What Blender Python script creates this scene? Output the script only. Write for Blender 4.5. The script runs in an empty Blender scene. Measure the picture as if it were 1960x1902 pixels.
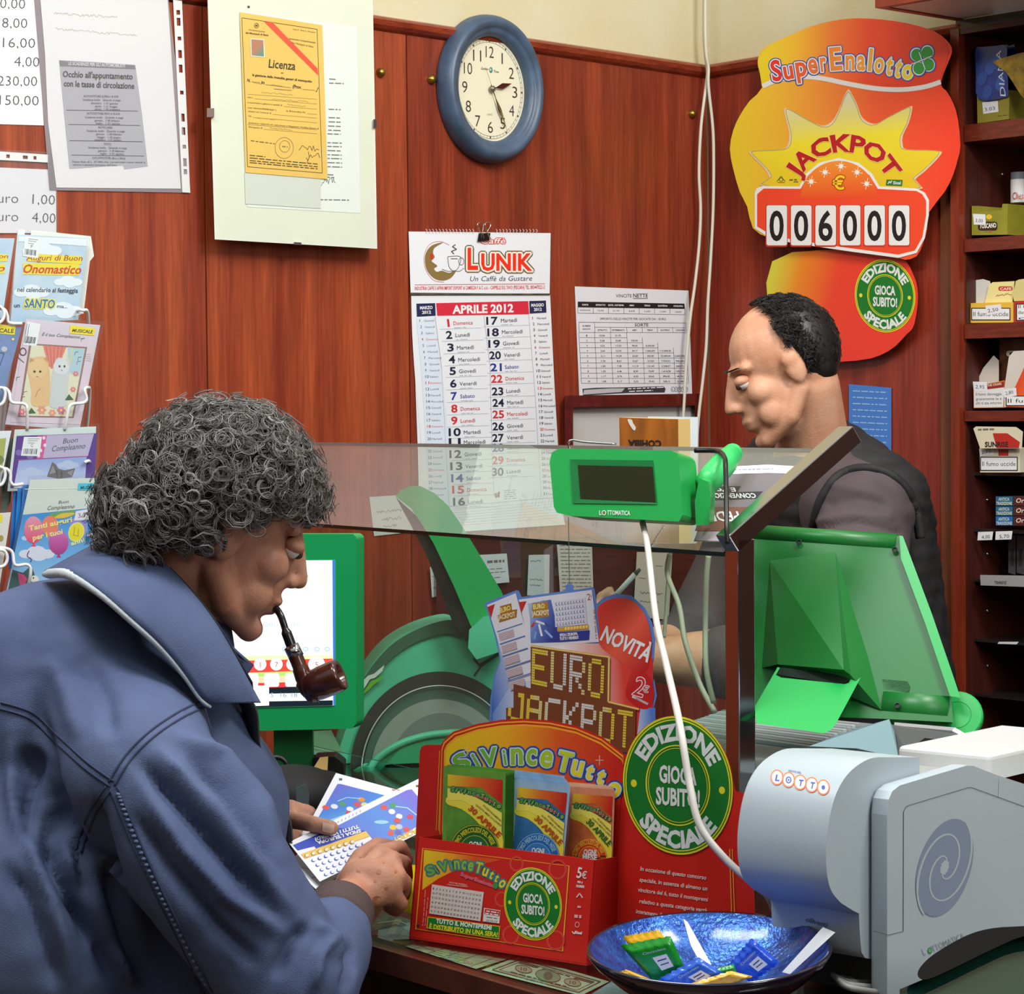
import bpy, bmesh, math, random
import numpy as np
from mathutils import Vector, Matrix, noise
from mathutils.bvhtree import BVHTree
random.seed(7); np.random.seed(7)
C = bpy.context.scene.collection
# ---------------------------------------------------------------- camera, light, exposure
F, CX, CY = 4600.0, 980.0, 951.0
EYE = Vector((0, 0, 1.6))
CAMM = Matrix.Rotation(math.pi/2 - math.atan(166/F), 3, 'X') @ Matrix.Rotation(math.radians(-0.5), 3, 'Z')
cd = bpy.data.cameras.new('camera'); cam = bpy.data.objects.new('camera', cd); C.objects.link(cam)
cam.location = EYE; cam.rotation_euler = CAMM.to_euler()
cd.sensor_fit = 'HORIZONTAL'; cd.sensor_width = 36; cd.lens = F/1960*36; cd.clip_start = .05
bpy.context.scene.camera = cam
sc = bpy.context.scene
sc.view_settings.view_transform = 'Standard'; sc.view_settings.look = 'None'
sc.view_settings.gamma = 1; sc.view_settings.use_curve_mapping = False
sc.view_settings.exposure = -0.09
w = bpy.data.worlds.new('room_light'); sc.world = w; w.use_nodes = True
bg = w.node_tree.nodes['Background']; bg.inputs[0].default_value = (.95, .97, 1, 1); bg.inputs[1].default_value = .74

def area(name, loc, target, size, power, col=(1, 1, 1), sy=None):
    l = bpy.data.lights.new(name, 'AREA'); l.energy = power; l.color = col
    l.shape = 'RECTANGLE'; l.size = size; l.size_y = sy or size
    o = bpy.data.objects.new(name, l); C.objects.link(o); o.location = loc
    o.rotation_euler = (Vector(target) - Vector(loc)).to_track_quat('-Z', 'Y').to_euler()
    return o
area('ceiling_lamp_light', (1.25, 2.3, 3.3), (.1, 4.5, 1.6), .6, 50, (1, .98, .95), .6)
area('ceiling_tube_light', (-.7, 2.3, 3.25), (-.35, 3.0, 1.0), 1.6, 50, (.97, .98, 1), .4)
area('right_fill_light', (2.2, .7, 2.5), (.1, 3.5, 1.2), 1.1, 42, (.93, .97, 1), 1.1)  # added fill from the right, no window stands behind it
area('corner_fill_light', (.55, 3.3, 3.15), (.75, 4.9, 1.5), .6, 13, (1, .95, .88), .5)  # added to brighten the corner by the cabinet, no lamp hangs here

# ---------------------------------------------------------------- maths helpers
def V(*a): return Vector(a)
def ray(px, py):
    return (CAMM @ Vector(((px-CX)/F, -(py-CY)/F, -1))).normalized()
def Q(px, py, Y):                      # the world point seen at a pixel, at distance Y
    d = ray(px, py); return EYE + d*(Y/d.y)
def pxl(p):                            # world -> pixel
    c = CAMM.transposed() @ (Vector(p)-EYE); return (CX+F*c.x/-c.z, CY-F*c.y/-c.z)
class Pl:
    def __init__(s, o, n): s.o = Vector(o); s.n = Vector(n).normalized(); s.n *= 1 if s.n.dot(EYE-s.o) > 0 else -1
    def at(s, px, py, lift=0.0):
        d = ray(px, py); t = (s.o + s.n*lift - EYE).dot(s.n)/d.dot(s.n); return EYE + d*t
    def off(s, k): return Pl(s.o+s.n*k, s.n)
def pl3(a, b, c):
    A, B, D = Q(*a), Q(*b), Q(*c); return Pl(A, (B-A).cross(D-A))
def atz(px, py, z): d = ray(px, py); return EYE + d*((z-EYE.z)/d.z)

# ---------------------------------------------------------------- materials
def lin(c): c = c/255.0; return c/12.92 if c <= .04045 else ((c+.055)/1.055)**2.4
ALB = .86
def L3(c): return (lin(c[0])*ALB, lin(c[1])*ALB, lin(c[2])*ALB, 1)
_m = {}
def mat(c, rough=.55, metal=0.0, spec=.35, name=None, bump=0, bscale=60, vary=0, vscale=8, stretch=(1, 1, 1), emit=0, coat=0, c2=None, fine=0):
    key = (tuple(c), rough, metal, spec, bump, bscale, vary, vscale, stretch, emit, coat, c2, fine)
    if key in _m: return _m[key]
    m = bpy.data.materials.new(name or 'paint'); m.use_nodes = True; nt = m.node_tree; b = nt.nodes['Principled BSDF']
    b.inputs['Base Color'].default_value = L3(c); b.inputs['Roughness'].default_value = rough
    b.inputs['Metallic'].default_value = metal; b.inputs['Specular IOR Level'].default_value = spec
    if coat: b.inputs['Coat Weight'].default_value = coat; b.inputs['Coat Roughness'].default_value = .12
    if emit:
        b.inputs['Emission Color'].default_value = L3(c); b.inputs['Emission Strength'].default_value = emit
    if vary or bump:
        tc = nt.nodes.new('ShaderNodeTexCoord'); mp = nt.nodes.new('ShaderNodeMapping'); mp.inputs['Scale'].default_value = stretch
        nt.links.new(tc.outputs['Object'], mp.inputs[0])
    if vary:
        n = nt.nodes.new('ShaderNodeTexNoise'); n.inputs['Scale'].default_value = vscale; n.inputs['Detail'].default_value = 6
        nt.links.new(mp.outputs[0], n.inputs[0])
        r = nt.nodes.new('ShaderNodeMapRange'); r.inputs[1].default_value = .3; r.inputs[2].default_value = .7
        nt.links.new(n.outputs[0], r.inputs[0])
        x = nt.nodes.new('ShaderNodeMix'); x.data_type = 'RGBA'
        k2 = c2 or tuple(max(0, v*(1-vary)) for v in c)
        x.inputs[6].default_value = L3(c); x.inputs[7].default_value = L3(k2)
        nt.links.new(r.outputs[0], x.inputs[0]); nt.links.new(x.outputs[2], b.inputs['Base Color'])
        if fine:
            n2 = nt.nodes.new('ShaderNodeTexNoise'); n2.inputs['Scale'].default_value = vscale*fine; n2.inputs['Detail'].default_value = 3
            nt.links.new(mp.outputs[0], n2.inputs[0])
            ml = nt.nodes.new('ShaderNodeMix'); ml.data_type = 'RGBA'; ml.blend_type = 'MULTIPLY'; ml.inputs[0].default_value = .55
            cr = nt.nodes.new('ShaderNodeMapRange'); cr.inputs[1].default_value = .3; cr.inputs[2].default_value = .7; cr.inputs[3].default_value = .55; cr.inputs[4].default_value = 1.25
            nt.links.new(n2.outputs[0], cr.inputs[0]); nt.links.new(x.outputs[2], ml.inputs[6]); nt.links.new(cr.outputs[0], ml.inputs[7])
            nt.links.new(ml.outputs[2], b.inputs['Base Color'])
    if bump:
        n = nt.nodes.new('ShaderNodeTexNoise'); n.inputs['Scale'].default_value = bscale; n.inputs['Detail'].default_value = 3
        nt.links.new(mp.outputs[0], n.inputs[0])
        bp = nt.nodes.new('ShaderNodeBump'); bp.inputs['Strength'].default_value = bump; bp.inputs['Distance'].default_value = .002
        nt.links.new(n.outputs[0], bp.inputs['Height']); nt.links.new(bp.outputs[0], b.inputs['Normal'])
    _m[key] = m; return m
def ink(c, rough=.5): return mat(c, rough=rough, name='ink')
def grad(a, b, stops, rough=.4, name='printed_gradient', coat=0):  # colour runs from world point a to b
    m = bpy.data.materials.new(name); m.use_nodes = True; nt = m.node_tree; bs = nt.nodes['Principled BSDF']
    bs.inputs['Roughness'].default_value = rough; bs.inputs['Specular IOR Level'].default_value = .35
    if coat: bs.inputs['Coat Weight'].default_value = coat
    g = nt.nodes.new('ShaderNodeNewGeometry'); s = nt.nodes.new('ShaderNodeVectorMath'); s.operation = 'SUBTRACT'
    s.inputs[1].default_value = a; nt.links.new(g.outputs['Position'], s.inputs[0])
    d = nt.nodes.new('ShaderNodeVectorMath'); d.operation = 'DOT_PRODUCT'; ab = Vector(b)-Vector(a)
    d.inputs[1].default_value = ab/ab.length_squared; nt.links.new(s.outputs[0], d.inputs[0])
    r = nt.nodes.new('ShaderNodeValToRGB'); e = r.color_ramp.elements
    e[0].position, e[0].color = stops[0][0], L3(stops[0][1]); e[1].position, e[1].color = stops[-1][0], L3(stops[-1][1])
    for p, c in stops[1:-1]: q = e.new(p); q.color = L3(c)
    nt.links.new(d.outputs['Value'], r.inputs[0]); nt.links.new(r.outputs[0], bs.inputs['Base Color']); return m
def radial(c, R, stops, rough=.4, name='printed_radial'):
    m = bpy.data.materials.new(name); m.use_nodes = True; nt = m.node_tree; bs = nt.nodes['Principled BSDF']; bs.inputs['Roughness'].default_value = rough
    g = nt.nodes.new('ShaderNodeNewGeometry'); d = nt.nodes.new('ShaderNodeVectorMath'); d.operation = 'DISTANCE'; d.inputs[1].default_value = c
    nt.links.new(g.outputs['Position'], d.inputs[0]); k = nt.nodes.new('ShaderNodeMath'); k.operation = 'DIVIDE'; k.inputs[1].default_value = R
    nt.links.new(d.outputs['Value'], k.inputs[0]); r = nt.nodes.new('ShaderNodeValToRGB'); e = r.color_ramp.elements
    e[0].position, e[0].color = stops[0][0], L3(stops[0][1]); e[1].position, e[1].color = stops[-1][0], L3(stops[-1][1])
    for p, cc in stops[1:-1]: q = e.new(p); q.color = L3(cc)
    nt.links.new(k.outputs[0], r.inputs[0]); nt.links.new(r.outputs[0], bs.inputs['Base Color']); return m
def glassmat(tint=(225, 240, 232), rough=.02, name='clear_glass', boost=1.0, film=0):
    m = bpy.data.materials.new(name); m.use_nodes = True; nt = m.node_tree; nt.nodes.clear()
    o = nt.nodes.new('ShaderNodeOutputMaterial'); t = nt.nodes.new('ShaderNodeBsdfTransparent'); t.inputs[0].default_value = (lin(tint[0]), lin(tint[1]), lin(tint[2]), 1)
    g = nt.nodes.new('ShaderNodeBsdfGlossy'); g.inputs['Roughness'].default_value = rough
    f = nt.nodes.new('ShaderNodeFresnel'); f.inputs[0].default_value = 1.5
    k = nt.nodes.new('ShaderNodeMath'); k.operation = 'MULTIPLY'; k.inputs[1].default_value = boost; k.use_clamp = True
    gm = nt.nodes.new('ShaderNodeNewGeometry'); iv = nt.nodes.new('ShaderNodeMath'); iv.operation = 'SUBTRACT'; iv.inputs[0].default_value = 1; nt.links.new(gm.outputs['Backfacing'], iv.inputs[1])
    k2 = nt.nodes.new('ShaderNodeMath'); k2.operation = 'MULTIPLY'; nt.links.new(k.outputs[0], k2.inputs[0]); nt.links.new(iv.outputs[0], k2.inputs[1])
    x = nt.nodes.new('ShaderNodeMixShader'); nt.links.new(f.outputs[0], k.inputs[0]); nt.links.new(k2.outputs[0], x.inputs[0])
    nt.links.new(t.outputs[0], x.inputs[1]); nt.links.new(g.outputs[0], x.inputs[2])
    if film:
        df = nt.nodes.new('ShaderNodeBsdfDiffuse'); df.inputs[0].default_value = (.8, .8, .78, 1); y = nt.nodes.new('ShaderNodeMixShader')
        y.inputs[0].default_value = film; nt.links.new(x.outputs[0], y.inputs[1]); nt.links.new(df.outputs[0], y.inputs[2]); x = y
    nt.links.new(x.outputs[0], o.inputs[0]); return m
def wood(c1, c2, name='varnished_wood', rough=.38, scale=26, st=(1, 1, .05), fine=9): return mat(c1, rough=rough, vary=1, c2=c2, vscale=scale, stretch=st, name=name, fine=fine, coat=.15)

# ---------------------------------------------------------------- objects
ROOTS = []
def tag(o, label=None, cat=None, group=None, kind=None):
    if label: o['label'] = label
    if cat: o['category'] = cat
    if group: o['group'] = group
    if kind: o['kind'] = kind
    return o
def link(name, me, parent=None):
    o = bpy.data.objects.new(name, me); C.objects.link(o)
    if parent is not None: o.parent = parent
    else: ROOTS.append(o)
    return o
def thing(name, label, cat, group=None):
    o = link(name, None); tag(o, label, cat, group); o.empty_display_size = .05; return o
def mesh(name, verts, faces, m, parent=None, smooth=False, mi=None):
    me = bpy.data.meshes.new(name); me.from_pydata([tuple(v) for v in verts], [], faces)
    for x in (m if isinstance(m, (list, tuple)) else [m]): me.materials.append(x)
    if mi: me.polygons.foreach_set('material_index', mi)
    if smooth: me.polygons.foreach_set('use_smooth', [True]*len(me.polygons))
    me.update(); return link(name, me, parent)
class MB:
    def __init__(s): s.v = []; s.f = []; s.mi = []; s.mats = []
    def m(s, mt):
        if mt not in s.mats: s.mats.append(mt)
        return s.mats.index(mt)
    def add(s, vs, fs, mt):
        k = len(s.v); i = s.m(mt); s.v += [Vector(v) for v in vs]; s.f += [[a+k for a in f] for f in fs]; s.mi += [i]*len(fs)
    def prism(s, pts, vec, mt, capm=None):   # polygon (3d points) extruded by vec
        n = len(pts); vec = Vector(vec); a = [Vector(p) for p in pts]
        nn = Vector((0, 0, 0))
        for i in range(n): nn += a[i].cross(a[(i+1) % n])
        if nn.dot(vec) > 0: a = a[::-1]
        vs = a + [p+vec for p in a]
        s.add(vs, [list(range(n))], capm or mt)
        s.add(vs, [list(range(2*n-1, n-1, -1))] + [[i, i+n, (i+1) % n+n, (i+1) % n] for i in range(n)], mt)
    def box(s, o, a, b, c, mt):
        o, a, b, c = map(Vector, (o, a, b, c)); s.prism([o, o+a, o+a+b, o+b], c, mt)
    def tube(s, pts, r, mt, seg=8, caps=True):
        pts = [Vector(p) for p in pts]; n = len(pts); rr = r if isinstance(r, (list, tuple)) else [r]*n
        t0 = (pts[1]-pts[0]).normalized(); u = t0.orthogonal().normalized(); vs = []
        for i, p in enumerate(pts):
            t = (pts[min(i+1, n-1)]-pts[max(i-1, 0)]).normalized(); u = (u - t*u.dot(t)).normalized(); v = t.cross(u)
            for k in range(seg):
                a = 2*math.pi*k/seg; vs.append(p+(u*math.cos(a)+v*math.sin(a))*rr[i])
        fs = [[i*seg+k, i*seg+(k+1) % seg, (i+1)*seg+(k+1) % seg, (i+1)*seg+k] for i in range(n-1) for k in range(seg)]
        if caps: fs += [list(range(seg))[::-1], list(range((n-1)*seg, n*seg))]
        s.add(vs, fs, mt)
    def sph(s, c, r, mt, seg=12, rings=8, M=None):
        c = Vector(c); r = Vector(r) if not isinstance(r, (int, float)) else Vector((r, r, r)); vs = []
        for i in range(rings+1):
            th = math.pi*i/rings
            for k in range(seg):
                a = 2*math.pi*k/seg; p = Vector((r.x*math.sin(th)*math.cos(a), r.y*math.sin(th)*math.sin(a), r.z*math.cos(th)))
                vs.append(c + (M @ p if M else p))
        s.add(vs, [[i*seg+k, (i+1)*seg+k, (i+1)*seg+(k+1) % seg, i*seg+(k+1) % seg] for i in range(rings) for k in range(seg)], mt)
    def lathe(s, o, axis, prof, mt, seg=40, u=None):   # prof: (radius, height along axis)
        ax = Vector(axis).normalized(); u = (Vector(u) if u else ax.orthogonal()).normalized(); v = ax.cross(u); o = Vector(o); vs = []
        for r, h in prof:
            for k in range(seg):
                a = 2*math.pi*k/seg; vs.append(o+ax*h+(u*math.cos(a)+v*math.sin(a))*r)
        s.add(vs, [[i*seg+k, i*seg+(k+1) % seg, (i+1)*seg+(k+1) % seg, (i+1)*seg+k] for i in range(len(prof)-1) for k in range(seg)], mt)
    def build(s, name, parent=None, smooth=False, bevel=0, bseg=2):
        o = mesh(name, s.v, s.f, s.mats, parent, smooth, s.mi)
        if bevel:
            b = o.modifiers.new('bevel', 'BEVEL'); b.width = bevel; b.segments = bseg; b.limit_method = 'ANGLE'; b.angle_limit = .6; b.harden_normals = False
        return o
def smooth_pts(pts, n=6, closed=False):      # Catmull-Rom
    P = [Vector(p) for p in pts]; m = len(P); out = []
    rng = range(m if closed else m-1)
    for i in rng:
        p0 = P[(i-1) % m] if closed or i > 0 else P[0]; p1 = P[i]; p2 = P[(i+1) % m]; p3 = P[(i+2) % m] if closed or i+2 < m else P[-1]
        for k in range(n):
            t = k/n; out.append(.5*((2*p1)+(p2-p0)*t+(2*p0-5*p1+4*p2-p3)*t*t+(3*p1-p0-3*p2+p3)*t**3))
    if not closed: out.append(P[-1])
    return out
def sm2(pts, n=6, closed=True): return [(p.x, p.y) for p in smooth_pts([(a, b, 0) for a, b in pts], n, closed)]
def rrect(x0, y0, x1, y1, r, n=4):
    o = []
    for cx, cy, a0 in ((x1-r, y0+r, -90), (x1-r, y1-r, 0), (x0+r, y1-r, 90), (x0+r, y0+r, 180)):
        for k in range(n+1): a = math.radians(a0+90*k/n); o.append((cx+r*math.cos(a), cy+r*math.sin(a)))
    return o
def circ(cx, cy, rx, ry, n=40, a0=0, a1=360, rot=0):
    o = []; full = abs(a1-a0) >= 360; c, s = math.cos(math.radians(rot)), math.sin(math.radians(rot))
    for k in range(n if full else n+1):
        a = math.radians(a0+(a1-a0)*k/n); x, y = rx*math.cos(a), ry*math.sin(a); o.append((cx+x*c-y*s, cy+x*s+y*c))
    return o
def rq(q, u, v):       # bilinear inside a pixel quad TL TR BR BL
    a, b, c, d = q; return ((a[0]*(1-u)+b[0]*u)*(1-v)+(d[0]*(1-u)+c[0]*u)*v, (a[1]*(1-u)+b[1]*u)*(1-v)+(d[1]*(1-u)+c[1]*u)*v)

# ---------------------------------------------------------------- lettering
_t = {}
def glyphs(s, bold=0.0):
    k = (s, bold)
    if k in _t: return _t[k]
    c = bpy.data.curves.new('t', 'FONT'); c.body = s; c.size = 1; c.resolution_u = 4 if len(s) <= 2 else 2; c.offset = bold; c.fill_mode = 'BOTH'
    o = bpy.data.objects.new('t', c); me = o.to_mesh()
    vs = [(v.co.x, v.co.y) for v in me.vertices]; fs = [list(p.vertices) for p in me.polygons]
    o.to_mesh_clear(); bpy.data.objects.remove(o); bpy.data.curves.remove(c)
    if not vs: _t[k] = ([], [], 1); return _t[k]
    x0 = min(v[0] for v in vs); x1 = max(v[0] for v in vs)
    H = .729
    vs = [((x-x0)/max(x1-x0, 1e-6), y/H) for x, y in vs]; _t[k] = (vs, fs, (x1-x0)/H); return _t[k]
STEP = .0001
class Art:                       # flat print: drawn in pixels of the photograph, laid on a real plane
    def __init__(s, at, base=.0006, margin=.6): s.at = at; s.b = base; s.pr = []; s.n = 0; s.mg = margin; s.mb = s
    def _add(s, pts, fs, c, key=None):
        mt = c if not isinstance(c, tuple) else ink(c)
        s.pr.append((s.at, np.array([s.at0(x, y) for x, y in pts]) if False else np.array(pts, float), fs, mt, key)); s.n += 1
    def poly(s, pts, c, lift=None): s._add(pts, [list(range(len(pts)))], c, lift)
    def rect(s, x0, y0, x1, y1, c, lift=None): s.poly([(x0, y0), (x1, y0), (x1, y1), (x0, y1)], c, lift)
    def line(s, pts, wd, c, lift=None):
        V2 = []; fs = []
        for a, b in zip(pts[:-1], pts[1:]):
            dx, dy = b[0]-a[0], b[1]-a[1]; l = math.hypot(dx, dy) or 1; nx, ny = -dy/l*wd/2, dx/l*wd/2; k = len(V2)
            V2 += [(a[0]+nx, a[1]+ny), (b[0]+nx, b[1]+ny), (b[0]-nx, b[1]-ny), (a[0]-nx, a[1]-ny)]; fs.append([k, k+1, k+2, k+3])
        s._add(V2, fs, c, lift)
    def ring(s, cx, cy, rx, ry, wd, c, n=48, a0=0, a1=360, rot=0, lift=None):
        p = circ(cx, cy, rx, ry, n, a0, a1, rot)
        if a1-a0 >= 360: p = p+[p[0]]
        s.line(p, wd, c, lift)
    def _txt(s, st, f, c, bold, lift):
        vs, fs, _ = glyphs(st, bold)
        if fs: s._add([f(x, y) for x, y in vs], fs, c, lift)
    def text(s, st, p0, p1, h, c, bold=0.0, lean=0.0, out=None, arch=0.0, hv=None):
        # baseline from p0 to p1, cap height h (px); lean shears; out = [(width, colour), ...] outlines, widest first; arch lifts the middle
        dx, dy = p1[0]-p0[0], p1[1]-p0[1]; l = math.hypot(dx, dy) or 1
        ux, uy = hv if hv else (dy/l, -dx/l)
        ux, uy = ux*h + lean*h*dx/l, uy*h + lean*h*dy/l
        def f(x, y, ox=0, oy=0):
            a = arch*(1-(2*x-1)**2); return (p0[0]+dx*x+ux*y+ox, p0[1]+dy*x+uy*y-a+oy)
        for wd, oc in (out or []):
            ky = ('o', len(s.pr))
            for k in range(10):
                an = 2*math.pi*k/10; s._txt(st, lambda x, y: f(x, y, wd*math.cos(an), wd*math.sin(an)), oc, bold, ky)
        s._txt(st, f, c, bold, None)
    def arc(s, st, cx, cy, rx, ry, a0, a1, h, c, bold=0.0, out=None, inward=False):
        # degrees, 0 = up, clockwise; baseline on the ellipse
        def f(x, y, ox=0, oy=0):
            a = math.radians(a0+(a1-a0)*x); k = (1-y*h/rx) if inward else (1+y*h/rx)
            return (cx+rx*k*math.sin(a)+ox, cy-ry*k*math.cos(a)+oy)
        for wd, oc in (out or []):
            ky = ('o', len(s.pr))
            for k in range(10):
                an = 2*math.pi*k/10; s._txt(st, lambda x, y: f(x, y, wd*math.cos(an), wd*math.sin(an)), oc, bold, ky)
        s._txt(st, f, c, bold, None)
    def scrawl(s, x0, y0, x1, y1, h, c, wd=.9, n=26, seed=1):     # handwriting too small to read
        r = random.Random(seed); p = []
        for i in range(n+1):
            t = i/n; gap = r.random() < .12
            p.append((x0+(x1-x0)*t, y0+(y1-y0)*t+(r.random()-.5)*h))
        s.line(p, wd, c)
    def small(s, x0, y0, x1, y1, h, c, seed=1, fill=.8):         # tiny print: a broken line of marks
        r = random.Random(seed); l = math.hypot(x1-x0, y1-y0); t = 0; ky = ('s', len(s.pr))
        while t < 1:
            wl = (4+r.random()*12)/l; t2 = min(1, t+wl)
            s.line([(x0+(x1-x0)*t, y0+(y1-y0)*t), (x0+(x1-x0)*t2, y0+(y1-y0)*t2)], h, c, ky); t = t2+2.4/l
    def build(s, name, parent):
        if not s.pr: return None
        n = len(s.pr); bb = np.zeros((n, 4)); lay = np.zeros(n, int); sub = np.zeros(n, int); fb = np.zeros((n, 4)); mb = MB(); ids = {}; mi = np.zeros(n, int); ki = np.zeros(n, int); ks = {}
        for i, (at, p, fs, mt, key) in enumerate(s.pr):
            fb[i] = *p.min(0), *p.max(0); m_ = s.mg; x0, y0 = p.min(0)+m_; x1, y1 = p.max(0)-m_
            if x0 > x1: x0 = x1 = (x0+x1)/2
            if y0 > y1: y0 = y1 = (y0+y1)/2
            bb[i] = x0, y0, x1, y1; mi[i] = ids.setdefault(mt.name, len(ids)); ki[i] = ks.setdefault(key if key is not None else ('u', i), len(ks)); L_ = 1
            if i:
                o = (bb[:i, 0] <= x1) & (bb[:i, 2] >= x0) & (bb[:i, 1] <= y1) & (bb[:i, 3] >= y0) & (ki[:i] != ki[i]) & (mi[:i] != mi[i])
                if o.any(): L_ = lay[:i][o].max()+1
                sm = (ki[:i] == ki[i])
                if sm.any(): L_ = max(L_, lay[:i][sm].max())
            lay[i] = L_; sub[i] = 0
            if i:
                o = (fb[:i, 0] <= fb[i, 2]) & (fb[:i, 2] >= fb[i, 0]) & (fb[:i, 1] <= fb[i, 3]) & (fb[:i, 3] >= fb[i, 1]) & (lay[:i] == L_)
                if o.any(): sub[i] = (sub[:i][o].max()+1) % 10
            mb.add([at(x, y, s.b+L_*STEP+sub[i]*.000009) for x, y in p], fs, mt)
        return mb.build(name, parent)
def slab(name, at, pts, th, m, parent=None, sidem=None, back=0.0, bevel=0):
    # a sheet / board: outline in pixels on its plane, th thick towards the viewer
    mb = MB(); fr = [at(x, y, back+th) for x, y in pts]; bk = [at(x, y, back) for x, y in pts]; n = len(pts)
    a2 = sum(pts[i][0]*pts[(i+1) % n][1]-pts[(i+1) % n][0]*pts[i][1] for i in range(n))
    if a2 > 0: fr, bk = fr[::-1], bk[::-1]
    vs = fr+bk; mb.add(vs, [list(range(n))], m); mb.add(vs, [list(range(2*n-1, n-1, -1))]+[[i, i+n, (i+1) % n+n, (i+1) % n] for i in range(n)], sidem or m)
    return mb.build(name, parent, bevel=bevel)
WHITE = mat((238, 240, 238), rough=.6, name='white_paper'); BLK = (28, 26, 28)
# surfaces through voxel skinning
def blob(name, parts, m, parent=None, voxel=.004, smooth=6, mats=None):
    """parts: ('c', p0, r0, p1, r1) tapered capsule; ('e', centre, radii, Matrix or None) ellipsoid -> one continuous skin"""
    mb = MB()
    for p in parts:
        if p[0] == 'c':
            _, a, ra, b, rb = p; a = Vector(a); b = Vector(b); n = 7; d = b-a
            ax = d.normalized() if d.length > 1e-6 else Vector((0, 0, 1)); prof = []
            for i in range(n+1): th = math.pi/2*i/n; prof.append((ra*math.sin(th)+1e-5, -ra*math.cos(th)))
            for i in range(1, n+1): th = math.pi/2*i/n; prof.append((rb*math.cos(th)+1e-5, d.length+rb*math.sin(th)))
            mb.lathe(a, ax, prof, m, 20)
        else: mb.sph(p[1], p[2], m, 24, 14, p[3] if len(p) > 3 else None)
    me = bpy.data.meshes.new('b'); me.from_pydata([tuple(v) for v in mb.v], [], mb.f)
    o = bpy.data.objects.new('b', me); C.objects.link(o)
    bm = bmesh.new(); bm.from_mesh(me); bmesh.ops.remove_doubles(bm, verts=bm.verts, dist=2e-5); bmesh.ops.holes_fill(bm, edges=bm.edges); bmesh.ops.recalc_face_normals(bm, faces=bm.faces); bm.to_mesh(me); bm.free()
    r = o.modifiers.new('r', 'REMESH'); r.mode = 'VOXEL'; r.voxel_size = voxel
    s = o.modifiers.new('s', 'SMOOTH'); s.factor = .5; s.iterations = smooth
    dg = bpy.context.evaluated_depsgraph_get(); ev = o.evaluated_get(dg); m2 = bpy.data.meshes.new_from_object(ev)
    bpy.data.objects.remove(o); bpy.data.meshes.remove(me); m2.materials.clear(); m2.materials.append(m); m2.name = name
    m2.polygons.foreach_set('use_smooth', [True]*len(m2.polygons)); m2.update()
    return link(name, m2, parent)
def bvh_of(o):
    me = o.data; return BVHTree.FromPolygons([v.co for v in me.vertices], [p.vertices for p in me.polygons])
def on(bv, px, py, off=0.0, dflt=2.8):
    d = ray(px, py); h = bv.ray_cast(EYE, d)
    return (h[0] - d*off) if h[0] else EYE + d*(dflt/d.y)
def displace(o, fn):
    me = o.data; n = len(me.vertices); co = np.empty(n*3); me.vertices.foreach_get('co', co); co = co.reshape(-1, 3)
    no = np.empty(n*3); me.vertices.foreach_get('normal', no) if False else None
    no = np.array([v.normal[:] for v in me.vertices]); k = fn(co, no); co = co + no*k[:, None]; me.vertices.foreach_set('co', co.ravel()); me.update()
def npx(co):
    M = np.array(CAMM.transposed()); c = (co-np.array(EYE)) @ M.T; return CX+F*c[:, 0]/-c[:, 2], CY-F*c[:, 1]/-c[:, 2]
def segdist(x, y, pts):
    d = np.full(x.shape, 1e9); tt = np.zeros(x.shape); n = len(pts)-1
    for i in range(n):
        ax, ay = pts[i]; bx, by = pts[i+1]; dx, dy = bx-ax, by-ay; t = np.clip(((x-ax)*dx+(y-ay)*dy)/(dx*dx+dy*dy+1e-9), 0, 1)
        e = np.hypot(x-ax-t*dx, y-ay-t*dy); k = e < d; d = np.where(k, e, d); tt = np.where(k, (i+t)/n, tt)
    return d, tt

def foot(pl, x, lift=0.0, z=.983):       # the pixel row where a vertical plane meets the counter top
    lo, hi = 1100.0, 2600.0
    for _ in range(40):
        m_ = (lo+hi)/2
        if pl.at(x, m_, lift).z > z: lo = m_
        else: hi = m_
    return lo
# ================================================================= STRUCTURE
A = Vector((math.sin(math.radians(48.6)), math.cos(math.radians(48.6)), 0)); NB = Vector((A.y, -A.x, 0))
B = Vector((math.cos(math.radians(48.6)), -math.sin(math.radians(48.6)), 0)); NR = Vector((-B.y*-1*-1, -B.x, 0))
BW = Pl((-.052, 4.8, 1.6), NB); CN = BW.at(1354, 140); CN.z = 0; RW = Pl(CN, A)
NR = RW.n; NB = BW.n; UP = Vector((0, 0, 1))
def bt(px, py=800): return (CN-BW.at(px, py)).xy.dot(A.xy)          # metres left of the corner
def bp(t, z, off=0): return CN - A*t + UP*z + NB*off
def rt(px, py=800): return (RW.at(px, py)-CN).xy.dot(B.xy)          # metres right of the corner
def rp(t, z, off=0): return CN + B*t + UP*z + NR*off
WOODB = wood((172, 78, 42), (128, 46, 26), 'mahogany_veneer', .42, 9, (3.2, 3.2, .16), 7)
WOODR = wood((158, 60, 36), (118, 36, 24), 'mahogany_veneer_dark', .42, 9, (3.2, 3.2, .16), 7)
WTRIM = wood((150, 62, 34), (116, 38, 22), 'trim_wood', .35, 20, (1, 1, 6), 5)
CREAM = mat((214, 207, 176), rough=.85, vary=1, c2=(210, 197, 154), vscale=5, bump=.35, bscale=90, name='cream_plaster')
def boxw(name, f, t0, t1, z0, z1, o0, o1, m, parent=None, bevel=0):
    mb = MB(); P = [f(t0, z0, o1), f(t1, z0, o1), f(t1, z1, o1), f(t0, z1, o1)]
    mb.prism(P, f(0, 0, o0)-f(0, 0, o1), m); return mb.build(name, parent, bevel=bevel)
TRc = rt(1838, 500)
wb = boxw('wall_back', bp, -.12, 3.2, 0, 3.3, -.12, 0, CREAM); wb['kind'] = 'structure'
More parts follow.
